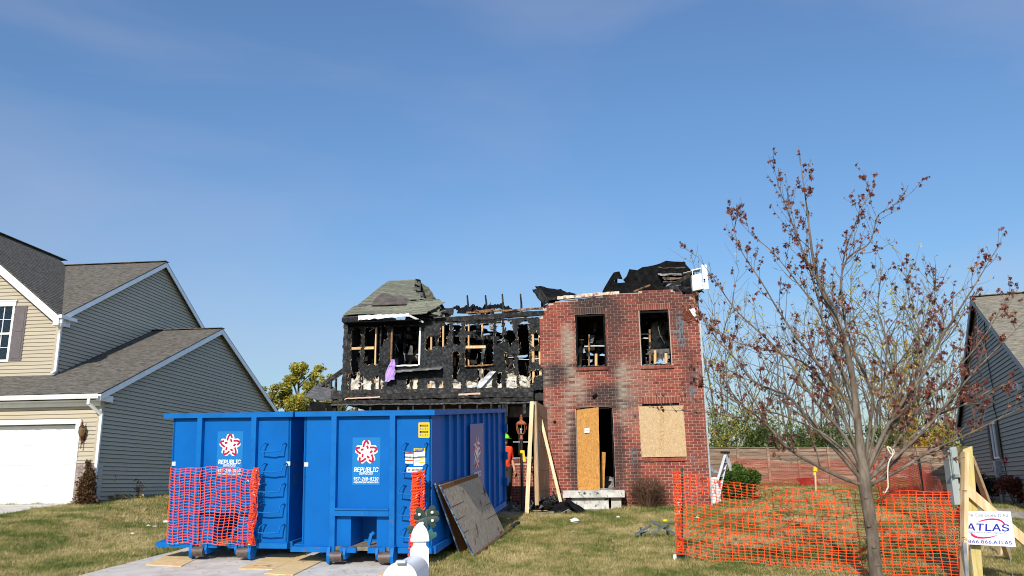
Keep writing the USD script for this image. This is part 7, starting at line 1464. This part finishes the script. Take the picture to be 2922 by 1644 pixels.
# ---------------------------------------------------------------- purple cloth on the sill
c0, c1 = H.L(1121, 1025, -.16), H.L(1094, 1094, -.14)
cl = [H.L(1096, 1093, -.13), H.L(1126, 1082, -.16), H.L(1130, 1044, -.18), H.L(1108, 1044, -.12)]
PC = Thing('purple_cloth', 'lilac purple cloth hanging out of the second upstairs window', 'cloth', H.M()); purple = mat('lilac_cloth', [(.3, srgb(158, 122, 200)), (.6, srgb(188, 156, 224)), (.75, srgb(206, 180, 236))], 4.0, .85, .1, 40)
fold_ = lambda s, t: np.stack([.015 * np.sin(t * 9 + s * 3), -.05 * np.abs(np.sin(s * 9 + t * 2)), .015 * np.sin(s * 12) * (1 - t)], -1)
PC.part('drape', sheet(cl[0], cl[1], cl[2], cl[3], 22, 22, .02, 6.0, 5, .006, fold=fold_), purple, smooth=60)
PC.part('drape', sheet(cl[3] + [.02, -.03, -.02], cl[2] + [0, -.03, -.02], H.L(1128, 1030, -.05), H.L(1117, 1028, -.05), 10, 8, .03, 6.0, 6, .006, fold=lambda s, t: np.stack([0 * s, -.04 * np.sin(s * 8), .04 * np.sin(s * 3.1) * t], -1)), purple, smooth=60)
# ---------------------------------------------------------------- temporary power pole, sign
green_post = mat('treated_post', [(.3, srgb(170, 150, 90)), (.5, srgb(196, 178, 116)), (.7, srgb(212, 196, 140))], 2.0, .8, .15, 40, stretch=(9, 9, .8))
pz = POLE.copy(); PP = Thing('temporary_power_pole', 'treated post with grey electric box, braced by pale new lumber, at the right', 'power pole', base_at(pz))
pt, pb_ = tp(2753, 1274, .12), tp(2783, 1660, .12); pb_[2] = min(pb_[2], pz[2]) - .1
PP.part('post', MB().bar(pb_, pt, .14, .14, up=(0, 1, 0)), green_post, world=True)
PP.part('front_board', MB().bar(tp(2748, 1700, -.12), tp(2751, 1290, -.12), .038, .11, up=(0, 1, 0)), pine, world=True)
PP.part('front_board', MB().bar(tp(2748, 1700, -.13) + [.045, .02, 0], tp(2751, 1290, -.13) + [.045, .02, 0], .05, .04, up=(0, 1, 0)), pine, world=True)
PP.part('brace', MB().bar(tp(2738, 1380, .0), at(2955, 1570, 12.0), .13, .04, up=(0, 1, 0)), pine, world=True)
bf = gnd(2882, 1596); PP.part('brace', MB().bar(tp(2768, 1300, .12), bf + [0, 0, -.05], .04, .1, up=(0, 1, 0)), pine, world=True)
bf2 = gnd(2870, 1590); PP.part('brace_stake', MB().bar(bf2 + [-.06, .1, -.1], bf2 + [.02, .0, .62], .035, .09, up=(0, 1, 0)), pine, world=True)
ebox = mat('grey_electric_box', [srgb(142, 152, 152), srgb(160, 168, 168)], 4.0, .5, .05)
a, b = tp(2697, 1276, .02), tp(2724, 1362, .02); w = b[0] - a[0]
bx = PP.part('meter_box', MB().box((a[0], pz[1] - .1, b[2]), (b[0] + .02, pz[1] + .08, a[2])), ebox, world=True); PP.part('box_lid', MB().box((a[0] + .01, pz[1] - .115, b[2] + .02), (b[0], pz[1] - .1, a[2] - .03)), ebox, bx, world=True)
a, b = tp(2708, 1362, .0), tp(2737, 1440, .0); PP.part('disconnect_box', MB().box((a[0], pz[1] - .06, b[2]), (b[0], pz[1] + .1, a[2] + .38)), ebox, world=True)
PP.part('screw', MB().mesh(trimesh.creation.icosphere(1, .008).apply_translation(tp(2708, 1290, -.115))).mesh(trimesh.creation.icosphere(1, .008).apply_translation(tp(2714, 1340, -.115))), galv, world=True, kind='stuff')
PP.part('conduit', MB().bar(tp(2751, 1548, -.2), tp(2764, 1700, -.2), .05, .035, up=(0, 1, 0)), galv, world=True)
PP.part('tie_wire', MB().tube([tp(2744, 1535, -.2), tp(2752, 1533, -.22), tp(2760, 1540, -.2)], .004, 4).tube([tp(2744, 1402, -.2), tp(2752, 1400, -.2), tp(2760, 1401, -.2)], .004, 4), black_plastic, world=True)
SD = 11.955; sgn = [at(2741, 1552, SD), at(2899, 1561, SD - .05), at(2884, 1460, SD - .05), at(2739, 1458, SD)]
su = sgn[1] - sgn[0]; SWI = np.linalg.norm(su); su /= SWI; sv = sgn[3] - sgn[0]; SH = np.linalg.norm(sv); sv -= su * (sv @ su); sv /= np.linalg.norm(sv); sn = np.cross(su, sv)
SM = np.eye(4); SM[:3, 0], SM[:3, 1], SM[:3, 2], SM[:3, 3] = su, sv, sn, sgn[0]
SG = Thing('company_sign', 'white company sign with blue and crimson lettering tied to the power pole', 'sign', SM)
sw = mat('sign_white', [srgb(232, 236, 240)], rough=.45); s_blue = mat('sign_blue', [srgb(38, 42, 160)], rough=.45); s_dark = mat('sign_dark_blue', [srgb(58, 64, 116)], rough=.5)
shp = [np.array([(p - sgn[0]) @ su, (p - sgn[0]) @ sv]) for p in sgn]
bd = SG.part('panel', MB().poly(sg.Polygon(shp), np.array([[1, 0, 0, 0], [0, 1, 0, 0], [0, 0, 1, -.006], [0, 0, 0, 1.0]]), .006), sw)
def sign_pt(x, y): r = ray(x, y); p = EYE + r * (((sgn[0] - EYE) @ sn) / (r @ sn)) - sgn[0]; return np.array([p @ su, p @ sv])
def sign_text(text, x0, y0, x1, y1, hpx, m, bold=True, slant=0.0):
    a, b = sign_pt(x0, y0), sign_pt(x1, y1); L = np.linalg.norm(b - a); h = hpx * SD / F * .98; v, f = letters(text, h, bold, L, slant); d = (b - a) / L; n_ = np.array([-d[1], d[0]]); v2 = np.column_stack([a[0] + v[:, 0] * d[0] + v[:, 1] * n_[0], a[1] + v[:, 0] * d[1] + v[:, 1] * n_[1], .001 + v[:, 2] * .6]); SG.part('lettering', (v2, f), m, bd)
sz = (2740, 1440, .1408); S_ = lambda x, y: (sz[0] + sz[2] * x, sz[1] + sz[2] * y)
sign_text('One Call Does It All', *S_(88, 240), *S_(972, 252), 8.2, s_dark, False); sign_text('ATLAS', *S_(122, 518), *S_(1003, 543), 18.5, s_blue, True, .1); sign_text('Restoration & Remodeling, Inc.', *S_(148, 570), *S_(990, 600), 5.0, s_dark, False); sign_text('1.866.866.ATLAS', *S_(60, 772), *S_(1052, 808), 8.6, s_blue, True)
def swoosh(pts): return sg.Polygon([sign_pt(*S_(x, y)) for x, y in pts])
red_s = mat('sign_crimson', [srgb(206, 20, 92)], rough=.45)
for pts in ([(310, 375), (420, 318), (540, 285), (660, 277), (770, 288), (850, 322), (895, 362), (910, 398), (870, 394), (846, 360), (790, 330), (700, 312), (580, 313), (460, 332), (380, 354)], [(198, 578), (240, 578), (275, 612), (350, 645), (470, 660), (600, 652), (700, 628), (785, 602), (700, 645), (600, 678), (480, 692), (370, 690), (280, 668), (225, 630)], [(196, 495), (188, 545), (205, 545)]):
    SG.part('swoosh', MB().poly(swoosh(pts), np.array([[1, 0, 0, 0], [0, 1, 0, 0], [0, 0, 1, .001], [0, 0, 0, 1.0]]), .0012), red_s, bd)
SG.part('wire_leg', MB().tube([sgn[0] + su * .12, sgn[0] + su * .12 - [0, 0, .75]], .004, 5).tube([sgn[1] - su * .1, sgn[1] - su * .1 - [0, 0, .75]], .004, 5), galv, world=True)
# yellow-taped survey stake on the far lawn
ys = gnd(2327, 1404); g = np.array([ys[0], ys[1], gz(*ys[:2])]); top = at(2325, 1324, ys[1]); SK = Thing('survey_stake', 'thin wooden stake with yellow tape on the far lawn', 'stake', base_at(g)); SK.part('stake', MB().bar(g - [0, 0, .2], top, .05, .03, up=(0, 1, 0)), pine, world=True)
SK.part('tape', MB().bar(at(2325, 1345, ys[1]) + [0, -.02, 0], at(2325, 1334, ys[1]) + [0, -.02, 0], .12, .08, up=(0, 1, 0)).bar(at(2326, 1328, ys[1]), at(2325, 1322, ys[1]), .08, .05, up=(0, 1, 0)), yel, world=True)
SK.part('tape_tail', sheet(at(2321, 1356, ys[1] - .03), at(2324, 1356, ys[1] - .03), at(2326, 1340, ys[1] - .03), at(2322, 1340, ys[1] - .03), 2, 6, .02, 5, 3, .005), yel, world=True)
for k, (x, y) in enumerate(((2222, 1477), (2272, 1505))):
    a = gnd(x, y); v, f = sheet(a + [-.12, -.05, .07], a + [.1, -.1, .07], a + [.14, .06, .07], a + [-.1, .08, .07], 6, 4, .01, 5, k, .004, rag=.03); solo('marking_paint', (v, f), yel, ('first', 'second')[k] + (' yellow marking blotch on the fenced grass, farther from the street' if k == 0 else ' yellow marking blotch on the fenced grass, closer to the street'), 'marking')
# ---------------------------------------------------------------- stepladder and fallen siding by the brick corner
alu = mat('aluminium', [srgb(196, 198, 200), srgb(220, 222, 224)], 8.0, .4, .05, metallic=.2)
LDY = 24.2; ld = at(2060, 1425, LDY); ld[2] = gz(ld[0], ld[1]); LD = Thing('stepladder', 'white aluminium stepladder standing open behind the round bush', 'ladder', base_at(ld))
apx = at(2070, 1294, LDY); f1, f2 = at(2038, 1400, LDY - .4), at(2102, 1400, LDY + .5)
for (a, b, dy) in ((apx, f1, 0), (apx, f2, 0), (apx + [.12, .25, 0], f1 + [.25, .35, 0], 0), (apx + [.1, .25, 0], f2 + [.1, .3, 0], 0)):
    d = (b - a) / np.linalg.norm(b - a); LD.part('rail', MB().bar(a, b + d * .45, .07, .03, up=(0, 1, 0)), alu if dy == 0 else pine, world=True)
for t in np.linspace(.25, 1.2, 6): LD.part('step', MB().bar(apx + (f1 - apx) * t, apx + (f1 - apx) * t + [.2, .35, 0], .08, .02), alu, world=True)
LD.part('top_cap', MB().bar(apx + [-.08, -.05, .03], apx + [.12, .25, .03], .16, .06), black_plastic, world=True)
DSD = 23.4
for k, (x0, y0, x1, y1, w) in enumerate(((2028, 1332, 2046, 1350, .12), (2042, 1362, 2034, 1425, .16), (2046, 1380, 2052, 1430, .1), (2032, 1400, 2046, 1440, .14))):
    a, b = at(x0, y0, DSD - .1 * k), at(x1, y1, DSD - .1 * k); v, f = sheet(a - [w, 0, 0], a + [w * .4, .05, 0], b + [w * .6, .1, 0], b - [w * .8, 0, 0], 4, 8, .05, 4, k + 3, .01, rag=.06); solo('siding_scrap', (v, f), vinyl_white if k else galv, ('bent grey flashing leaning at the brick corner above the fence', 'tall torn white vinyl strip beside the brick corner', 'narrow torn white vinyl strip next to the stepladder foot', 'low crumpled white vinyl heap at the brick corner foot')[k], 'siding scrap', 'torn vinyl by the brick corner')
# ---------------------------------------------------------------- mailbox, its post and the clover ornament
white_gloss = mat('white_plastic', [srgb(226, 228, 232), srgb(234, 236, 240)], 3.0, .35)
MD = 5.4; mbx = at(1197, 1600, MD); MP = Thing('mailbox', 'white mailbox on a white vinyl post with a pointed cap, in the foreground', 'mailbox', base_at([mbx[0], mbx[1], 0.0], -.12))
zz = lambda y: at(1197, y, MD)[2]; w = .0575
def frustum(sections):                                # square sections (half width, height)
    mb = MB(); v, f = [], []
    for h_, z_ in sections: v += [(-h_, -h_, z_), (h_, -h_, z_), (h_, h_, z_), (-h_, h_, z_)]
    n_ = len(sections)
    for k in range(n_ - 1): f += [[4 * k + j, 4 * k + (j + 1) % 4, 4 * k + 4 + (j + 1) % 4, 4 * k + 4 + j] for j in range(4)]
    return mb.add(v, f)
MP.part('post', frustum([(w, -.3), (w, zz(1572)), (w * 1.0, zz(1566)), (w * .68, zz(1556)), (w * .68, zz(1546))]), white_gloss)
MP.part('post_cap', frustum([(w * .66, zz(1547)), (w * 1.0, zz(1543)), (w * 1.0, zz(1538)), (w * .9, zz(1522)), (w * .68, zz(1508)), (w * .36, zz(1497)), (.004, zz(1491))]), white_gloss)
ax = np.array([math.sin(.034), math.cos(.034), 0]); rx = np.array([ax[1], -ax[0], 0])
fc = at(1143, 1640, 4.72); half, L_ = .088, .50
zt_ = at(1143, 1607, 4.72)[2]; zb_ = zt_ - .24
prof = [(-half, zb_)] + [(half * math.cos(a), zt_ - .088 + .088 * math.sin(a)) for a in np.linspace(math.pi, 0, 16)] + [(half, zb_)]
prof = sg.Polygon(prof); m = np.eye(4); m[:3, 0], m[:3, 1], m[:3, 2], m[:3, 3] = rx, [0, 0, 1], -ax, [fc[0] + ax[0] * L_, fc[1] + ax[1] * L_, 0]
MP.part('box', MB().poly(prof, m, L_), white_gloss, world=True, smooth=35)
m2 = m.copy(); m2[:3, 3] = [fc[0] + ax[0] * .03, fc[1] + ax[1] * .03, 0]; dr = MP.part('box_door', MB().poly(prof.buffer(.008), m2, .05), white_gloss, world=True, smooth=35)
MP.part('door_tab', MB().box((fc[0] - .02, fc[1] - .05, zt_ + .004), (fc[0] + .03, fc[1] + .01, zt_ + .016)), white_gloss, dr, world=True)
MP.part('arm', MB().bar([fc[0] + ax[0] * .05, fc[1] + ax[1] * .05, zb_ - .05], [mbx[0], mbx[1], zb_ - .05], .1, .1), white_gloss, world=True)
MP.part('flag', MB().box((0, 0, 0), (.002, .1, .05)), ink_red) if False else MP.part('red_sticker', MB().poly(sg.box(.02, -.03, .075, .02).buffer(.004), (lambda k: (k.__setitem__((slice(0, 3), 0), ax), k.__setitem__((slice(0, 3), 1), [0, 0, 1]), k.__setitem__((slice(0, 3), 2), rx), k.__setitem__((slice(0, 3), 3), fc + ax * .2 + rx * (half + .001) + [0, 0, zt_ - .14 - fc[2]]), k)[4])(np.eye(4)), .001), mat('faded_red', [srgb(190, 70, 90)], rough=.6), world=True)
CD = 5.9; cg = at(1222, 1500, CD); CO = Thing('clover_ornament', 'dark green clover garden ornament with a clear glass ball behind the mailbox post', 'ornament', base_at([cg[0], cg[1], 0.0])); clover = mat('clover_green', [srgb(34, 52, 46), srgb(48, 70, 60)], 9.0, .3, .05, spec=.5)
CO.part('stem', MB().tube([(cg[0] - .03, cg[1], 0), (cg[0] - .02, cg[1], cg[2] - .25), (cg[0] - .01, cg[1], cg[2] + .0), at(1215, 1482, CD)], .005, 6), mat('green_wire', [srgb(90, 100, 92)], rough=.4), world=True)
heart = [(0, 0), (.32, .3), (.5, .66), (.42, .95), (.16, 1.0), (0, .82), (-.16, 1.0), (-.42, .95), (-.5, .66), (-.32, .3)]
def petal(c, ang, s, tilt=.25):
    v = np.array([(0, .55, .18)] + [(x, y, 0) for x, y in heart]); n_ = len(heart); f = np.array([[0, 1 + i, 1 + (i + 1) % n_] for i in range(n_)]); ca, sa_ = math.cos(ang), math.sin(ang)
    p = np.column_stack([v[:, 0] * ca - v[:, 1] * sa_, -v[:, 2] * .3 - tilt * v[:, 1] * .3, v[:, 0] * sa_ + v[:, 1] * ca]) * s + c; return np.vstack([p, p + [0, .004, 0]]), np.vstack([f, f[:, ::-1] + len(p)])
cc = at(1217, 1475, CD)
for k, a in enumerate((1.25, -.95, -2.1, 2.6)):
    pp_ = CO.part('clover_leaf', petal(cc, a, .088), clover, world=True, smooth=True); tip = cc + np.array([-math.sin(a), -.3, math.cos(a)]) * .05; CO.part('glass_bead', MB().mesh(trimesh.creation.icosphere(2, .011).apply_translation(tip)), ink_white, pp_, world=True, smooth=True)
CO.part('clover_leaf', petal(at(1222, 1540, CD), -.6, .07), mat('clover_dull', [srgb(40, 84, 84), srgb(50, 100, 96)], 9.0, .4), world=True, smooth=True); CO.part('clover_leaf', petal(at(1186, 1506, CD), 1.9, .06), clover, world=True, smooth=True)
glass = usdkit.material(stage, '/World/Looks/clear_glass', {'p': ('principled_bsdf', {'base_color': (.95, .9, .9), 'roughness': .02, 'transmission_weight': 1.0, 'ior': 1.45})}, [], surface='p.BSDF')
CO.part('glass_ball', MB().mesh(trimesh.creation.icosphere(4, .034).apply_translation(at(1227, 1465, CD + .06))), glass, world=True, smooth=True)
# ---------------------------------------------------------------- the worker at the garage
import manifold3d as m3
def body(joints, bones, step=.022, it=10):
    tot = m3.Manifold()
    for a, b in bones:
        (pa, ra_), (pb2, rb_) = joints[a], joints[b]; tot = tot + m3.Manifold.batch_hull([m3.Manifold.sphere(ra_, 20).translate(tuple(map(float, pa))), m3.Manifold.sphere(rb_, 20).translate(tuple(map(float, pb2)))])
    v, f = mesh_arrays(tot.refine_to_length(step)); t = trimesh.Trimesh(v, f); trimesh.smoothing.filter_taubin(t, iterations=it); return t
PY = 22.9; pg = at(1440, 1425, PY); pg[2] = 1.07 + .11; PR = Thing('person', 'worker in an orange shirt and lime hard hat standing half behind the right dumpster end', 'person', base_at(pg, -.5))
J = {'hipL': ((-.1, 0, .93), .115), 'hipR': ((.1, 0, .93), .115), 'kneeL': ((-.11, -.02, .5), .062), 'kneeR': ((.11, -.02, .5), .062), 'ankL': ((-.11, .02, .1), .045), 'ankR': ((.11, .02, .1), .045), 'toeL': ((-.12, -.14, .045), .04), 'toeR': ((.12, -.14, .045), .04),
     'belly': ((0, 0, 1.05), .135), 'chestL': ((-.1, .01, 1.32), .12), 'chestR': ((.1, .01, 1.32), .12), 'shL': ((-.185, .01, 1.43), .062), 'shR': ((.185, .01, 1.43), .062), 'neck': ((0, .0, 1.5), .056), 'neck2': ((0, -.03, 1.56), .055), 'skull': ((0, -.02, 1.68), .098), 'jaw': ((0, -.07, 1.6), .062), 'elL': ((-.27, .03, 1.14), .044), 'elR': ((.25, .02, 1.15), .044), 'wrL': ((-.27, -.1, .92), .032), 'wrR': ((.25, -.1, .92), .032), 'palmL': ((-.265, -.13, .85), .036), 'palmR': ((.245, -.13, .85), .036)}
for s_, sx in (('L', -1), ('R', 1)):
    for i, (dx, dl) in enumerate(((-.025, .075), (-.008, .085), (.009, .08), (.024, .065))):
        J[f'k{s_}{i}'] = ((sx * .255 + dx, -.14, .825), .0105); J[f'm{s_}{i}'] = ((sx * .255 + dx, -.152, .825 - dl * .55), .0095); J[f't{s_}{i}'] = ((sx * .255 + dx * .9, -.14, .825 - dl), .008)
    J[f'h{s_}0'] = ((sx * .235, -.15, .87), .012); J[f'h{s_}1'] = ((sx * .215, -.185, .83), .009)
B = [('hipL', 'hipR'), ('hipL', 'kneeL'), ('kneeL', 'ankL'), ('ankL', 'toeL'), ('hipR', 'kneeR'), ('kneeR', 'ankR'), ('ankR', 'toeR'), ('hipL', 'belly'), ('hipR', 'belly'), ('belly', 'chestL'), ('belly', 'chestR'), ('chestL', 'chestR'), ('chestL', 'shL'), ('chestR', 'shR'), ('shL', 'shR'), ('shL', 'neck'), ('shR', 'neck'), ('neck', 'neck2'), ('neck2', 'skull'), ('neck2', 'jaw'), ('skull', 'jaw'), ('shL', 'elL'), ('elL', 'wrL'), ('wrL', 'palmL'), ('shR', 'elR'), ('elR', 'wrR'), ('wrR', 'palmR')]
for s_ in 'LR':
    for i in range(4): B += [(f'palm{s_}', f'k{s_}{i}'), (f'k{s_}{i}', f'm{s_}{i}'), (f'm{s_}{i}', f't{s_}{i}')]
    B += [(f'palm{s_}', f'h{s_}0'), (f'h{s_}0', f'h{s_}1')]
skin = mat('skin', [srgb(176, 128, 104), srgb(192, 146, 120)], 6.0, .6)
t = body(J, B, .012, 8); hd = MB().mesh(t)
hd.mesh(trimesh.creation.icosphere(2, .016).apply_translation((0, -.125, 1.645))); [hd.mesh(trimesh.creation.icosphere(2, 1).apply_scale((.012, .022, .032)).apply_translation((sx * .1, -.02, 1.65))) for sx in (-1, 1)]
PR.part('body', hd, skin, smooth=True)
for sx in (-1, 1): PR.part('eye', MB().mesh(trimesh.creation.icosphere(1, .011).apply_translation((sx * .034, -.108, 1.665))), black_plastic, smooth=True)
fat = lambda names, d: {k: (J[k][0], J[k][1] + d) for k in names}
sj = fat(['belly', 'chestL', 'chestR', 'shL', 'shR', 'neck'], .02); sj |= {'waistL': ((-.08, 0, .93), .125), 'waistR': ((.08, 0, .93), .125), 'slL': ((-.25, .025, 1.22), .062), 'slR': ((.235, .02, 1.22), .062)}
PR.part('shirt', body(sj, [('waistL', 'waistR'), ('waistL', 'belly'), ('waistR', 'belly'), ('belly', 'chestL'), ('belly', 'chestR'), ('chestL', 'chestR'), ('chestL', 'shL'), ('chestR', 'shR'), ('shL', 'shR'), ('shL', 'slL'), ('shR', 'slR')], .02), mat('orange_shirt', [srgb(226, 62, 22), srgb(244, 82, 36)], 6.0, .8, .2, 20), smooth=True)
pj = fat(['hipL', 'hipR', 'kneeL', 'kneeR', 'ankL', 'ankR'], .018); PR.part('trousers', body(pj, [('hipL', 'hipR'), ('hipL', 'kneeL'), ('kneeL', 'ankL'), ('hipR', 'kneeR'), ('kneeR', 'ankR')], .02), mat('dark_trousers', [srgb(44, 42, 40), srgb(60, 56, 52)], 8.0, .9), smooth=True)
bt = {'aL': ((-.11, .02, .1), .06), 'tL': ((-.12, -.16, .05), .05), 'hL': ((-.11, .05, .05), .05), 'aR': ((.11, .02, .1), .06), 'tR': ((.12, -.16, .05), .05), 'hR': ((.11, .05, .05), .05)}
PR.part('boots', body(bt, [('aL', 'tL'), ('aL', 'hL'), ('hL', 'tL'), ('aR', 'tR'), ('aR', 'hR'), ('hR', 'tR')], .02, 5), black_plastic, smooth=True)
PR.part('hair', MB().mesh(trimesh.creation.icosphere(3, 1).apply_scale((.103, .1, .09)).apply_translation((0, .004, 1.68))), dead, smooth=True)
lime = mat('lime_helmet', [srgb(120, 214, 40), srgb(140, 230, 60)], 4.0, .35); v, f = MB().lathe([(.19, 1.7), (.192, 1.706), (.135, 1.715), (.132, 1.75), (.11, 1.8), (.06, 1.835), (.001, 1.845)], 24).arrays(); v[:, 1] = v[:, 1] * 1.12 - .03 - np.where(v[:, 1] < -.1, .03, 0); PR.part('hard_hat', (v, f), lime, smooth=35)

# ---------------------------------------------------------------- grass
tuft_r = np.random.default_rng(9)
def tuft(seed, n=11, h=.05, w=.05):
    r = np.random.default_rng(seed); mb = MB()
    for _ in range(n):
        a = r.uniform(0, 6.28); p = r.normal(0, w * .5, 2); L = h * r.uniform(.5, 1.25); b = r.uniform(.2, .9) * L; s = .0035 * r.uniform(.8, 1.5); e = np.array([math.cos(a + 1.57), math.sin(a + 1.57), 0]) * s; o = np.array([p[0], p[1], -.008]); d = np.array([math.cos(a), math.sin(a), 0])
        m_ = o + d * b * .3 + [0, 0, L * .6]; t_ = o + d * b + [0, 0, L]; mb.add([o - e, o + e, m_ + e * .8, m_ - e * .8, t_], [[0, 1, 2], [0, 2, 3], [3, 2, 4]])
    return mb.arrays()
grass_m = usdkit.material(stage, '/World/Looks/grass_blade', {'g': ('geometry', {}), 'n1': ('noise_texture', {'scale': .8, 'detail': 5.0, 'roughness': .65}), 'n2': ('noise_texture', {'scale': 6.0, 'detail': 3.0}),
    'ad': ('math', {'math_type': 'multiply_add', 'value2': .42}), 'oi': ('object_info', {}), 'mr': ('map_range', {'from_min': 0.0, 'from_max': 1.0, 'to_min': -.02, 'to_max': .56}),
    'r': ('rgb_ramp', {'ramp': [(.52, srgb(94, 112, 54)), (.64, srgb(132, 138, 74)), (.73, srgb(172, 160, 104)), (.86, srgb(208, 190, 138))]}), 'p': ('principled_bsdf', {'roughness': .75, 'specular_ior_level': .25}), 't': ('translucent_bsdf', {}), 'mc': ('mix_closure', {'fac': .3})},
    [('g.position', 'n1.vector'), ('g.position', 'n2.vector'), ('oi.random', 'mr.value'), ('n2.fac', 'ad.value1'), ('n1.fac', 'ad.value3'), ('ad.value', 'm2.value1'), ('mr.result', 'm2.value2'), ('m2.value', 'r.fac'), ('r.color', 'p.base_color'), ('r.color', 't.color'), ('p.BSDF', 'mc.closure1'), ('t.BSDF', 'mc.closure2')] if False else
    [('g.position', 'n1.vector'), ('g.position', 'n2.vector'), ('n2.fac', 'ad.value1'), ('n1.fac', 'ad.value3'), ('ad.value', 'r.fac'), ('r.color', 'p.base_color'), ('r.color', 't.color'), ('p.BSDF', 'mc.closure1'), ('t.BSDF', 'mc.closure2')], surface='mc.closure')
gp_ = path_of('/World', 'grass'); inst = UsdGeom.PointInstancer.Define(stage, gp_)
protos = []
for k in range(5):
    pth = f'{gp_}/blades' + (f'_{k:03d}' if k else ''); put(pth, tuft(20 + k, 12, .05 + .008 * (k % 3), .06), grass_m); protos.append(pth)
inst.CreatePrototypesRel().SetTargets([Sdf.Path(p) for p in protos])
pts = []
drive = sg.Polygon(DRIVE_L + DRIVE_R[::-1]).buffer(.03); drive2 = sg.Polygon([(-19, 18.0), (-18.5, 22.65), (-11.75, 22.55), (-12.6, 18.4)]); walk = sg.Polygon([(-.6, 21.2), (-.3, 22.7), (2.9, 22.4), (2.5, 21.75)])
hpoly = sg.Polygon([tuple(H.W(np.array([a, b, 0]))[:2]) for a, b in ((-6.8, -.05), (4.4, -.05), (4.4, 8.2), (-6.8, 8.2))]); lpoly = sg.Polygon([tuple(G.W(np.array([a, b, 0]))[:2]) for a, b in ((-9, -.1), (.2, -.1), (.2, 14), (-9, 14))])
import shapely
forb = unary_union([drive, drive2, walk, hpoly, lpoly, sg.Point(mc[0], mc[1]).buffer(1.2)])
for (y0, y1, dens) in ((11.2, 15, 430), (15, 19, 300), (19, 24, 200), (24, 33, 75)):
    x0, x1 = -.66 * y1 - .5, .66 * y1 + .8; n = int((x1 - x0) * (y1 - y0) * dens); p = np.column_stack([tuft_r.uniform(x0, x1, n), tuft_r.uniform(y0, y1, n)])
    p = p[np.abs(p[:, 0]) < .66 * p[:, 1] + .8]; p = p[~shapely.contains_xy(forb, p[:, 0], p[:, 1])]; pts.append(p)
pts = np.vstack(pts); n = len(pts); print('grass tufts', n)
bare = meshkit.fbm(np.column_stack([pts, 0 * pts[:, 0]]) * 1.1, 3, 31); keep = tuft_r.uniform(size=n) < np.clip(1.25 - ss(.5, .75, bare) * .7, 0, 1); pts = pts[keep]; n = len(pts)
ang = tuft_r.uniform(0, 2 * np.pi, n); sc_ = tuft_r.uniform(.6, 1.35, n) * (1 + .35 * (pts[:, 1] > 21.2)) 
inst.CreateProtoIndicesAttr(Vt.IntArray.FromNumpy(tuft_r.integers(0, 5, n).astype(np.int32))); inst.CreatePositionsAttr(Vt.Vec3fArray.FromNumpy(np.column_stack([pts, ground_z(pts[:, 0], pts[:, 1])]).astype(np.float32)))
inst.CreateOrientationsAttr(Vt.QuathArray([Gf.Quath(float(math.cos(a / 2)), 0, 0, float(math.sin(a / 2))) for a in ang])); inst.CreateScalesAttr(Vt.Vec3fArray.FromNumpy(np.repeat(sc_[:, None], 3, 1).astype(np.float32)))
tag(inst.GetPrim(), 'short patchy grass, green and straw coloured, over the lawn', 'grass', kind='stuff')
q = np.random.default_rng(55); mb = MB()                # fallen leaves
for k in range(420):
    x, y = q.uniform(-9, 9), q.uniform(12, 23)
    if shapely.contains_xy(forb, x, y) and not shapely.contains_xy(drive, x, y): continue
    v, f = LV[q.integers(6)]; s = q.uniform(.02, .035); a = q.uniform(0, 6.28); R2 = np.array([[math.cos(a), -math.sin(a), 0], [math.sin(a), math.cos(a), 0], [0, 0, 1]]); mb.add((v * [1, 1, .5]) @ R2.T * s + [x, y, gz(x, y) + .045], f, PAL[q.integers(len(PAL))])
solo('fallen_leaves', mb, leaf_m, 'small dry leaves scattered over the grass and driveway', 'leaves', kind='stuff', col=mb.col())
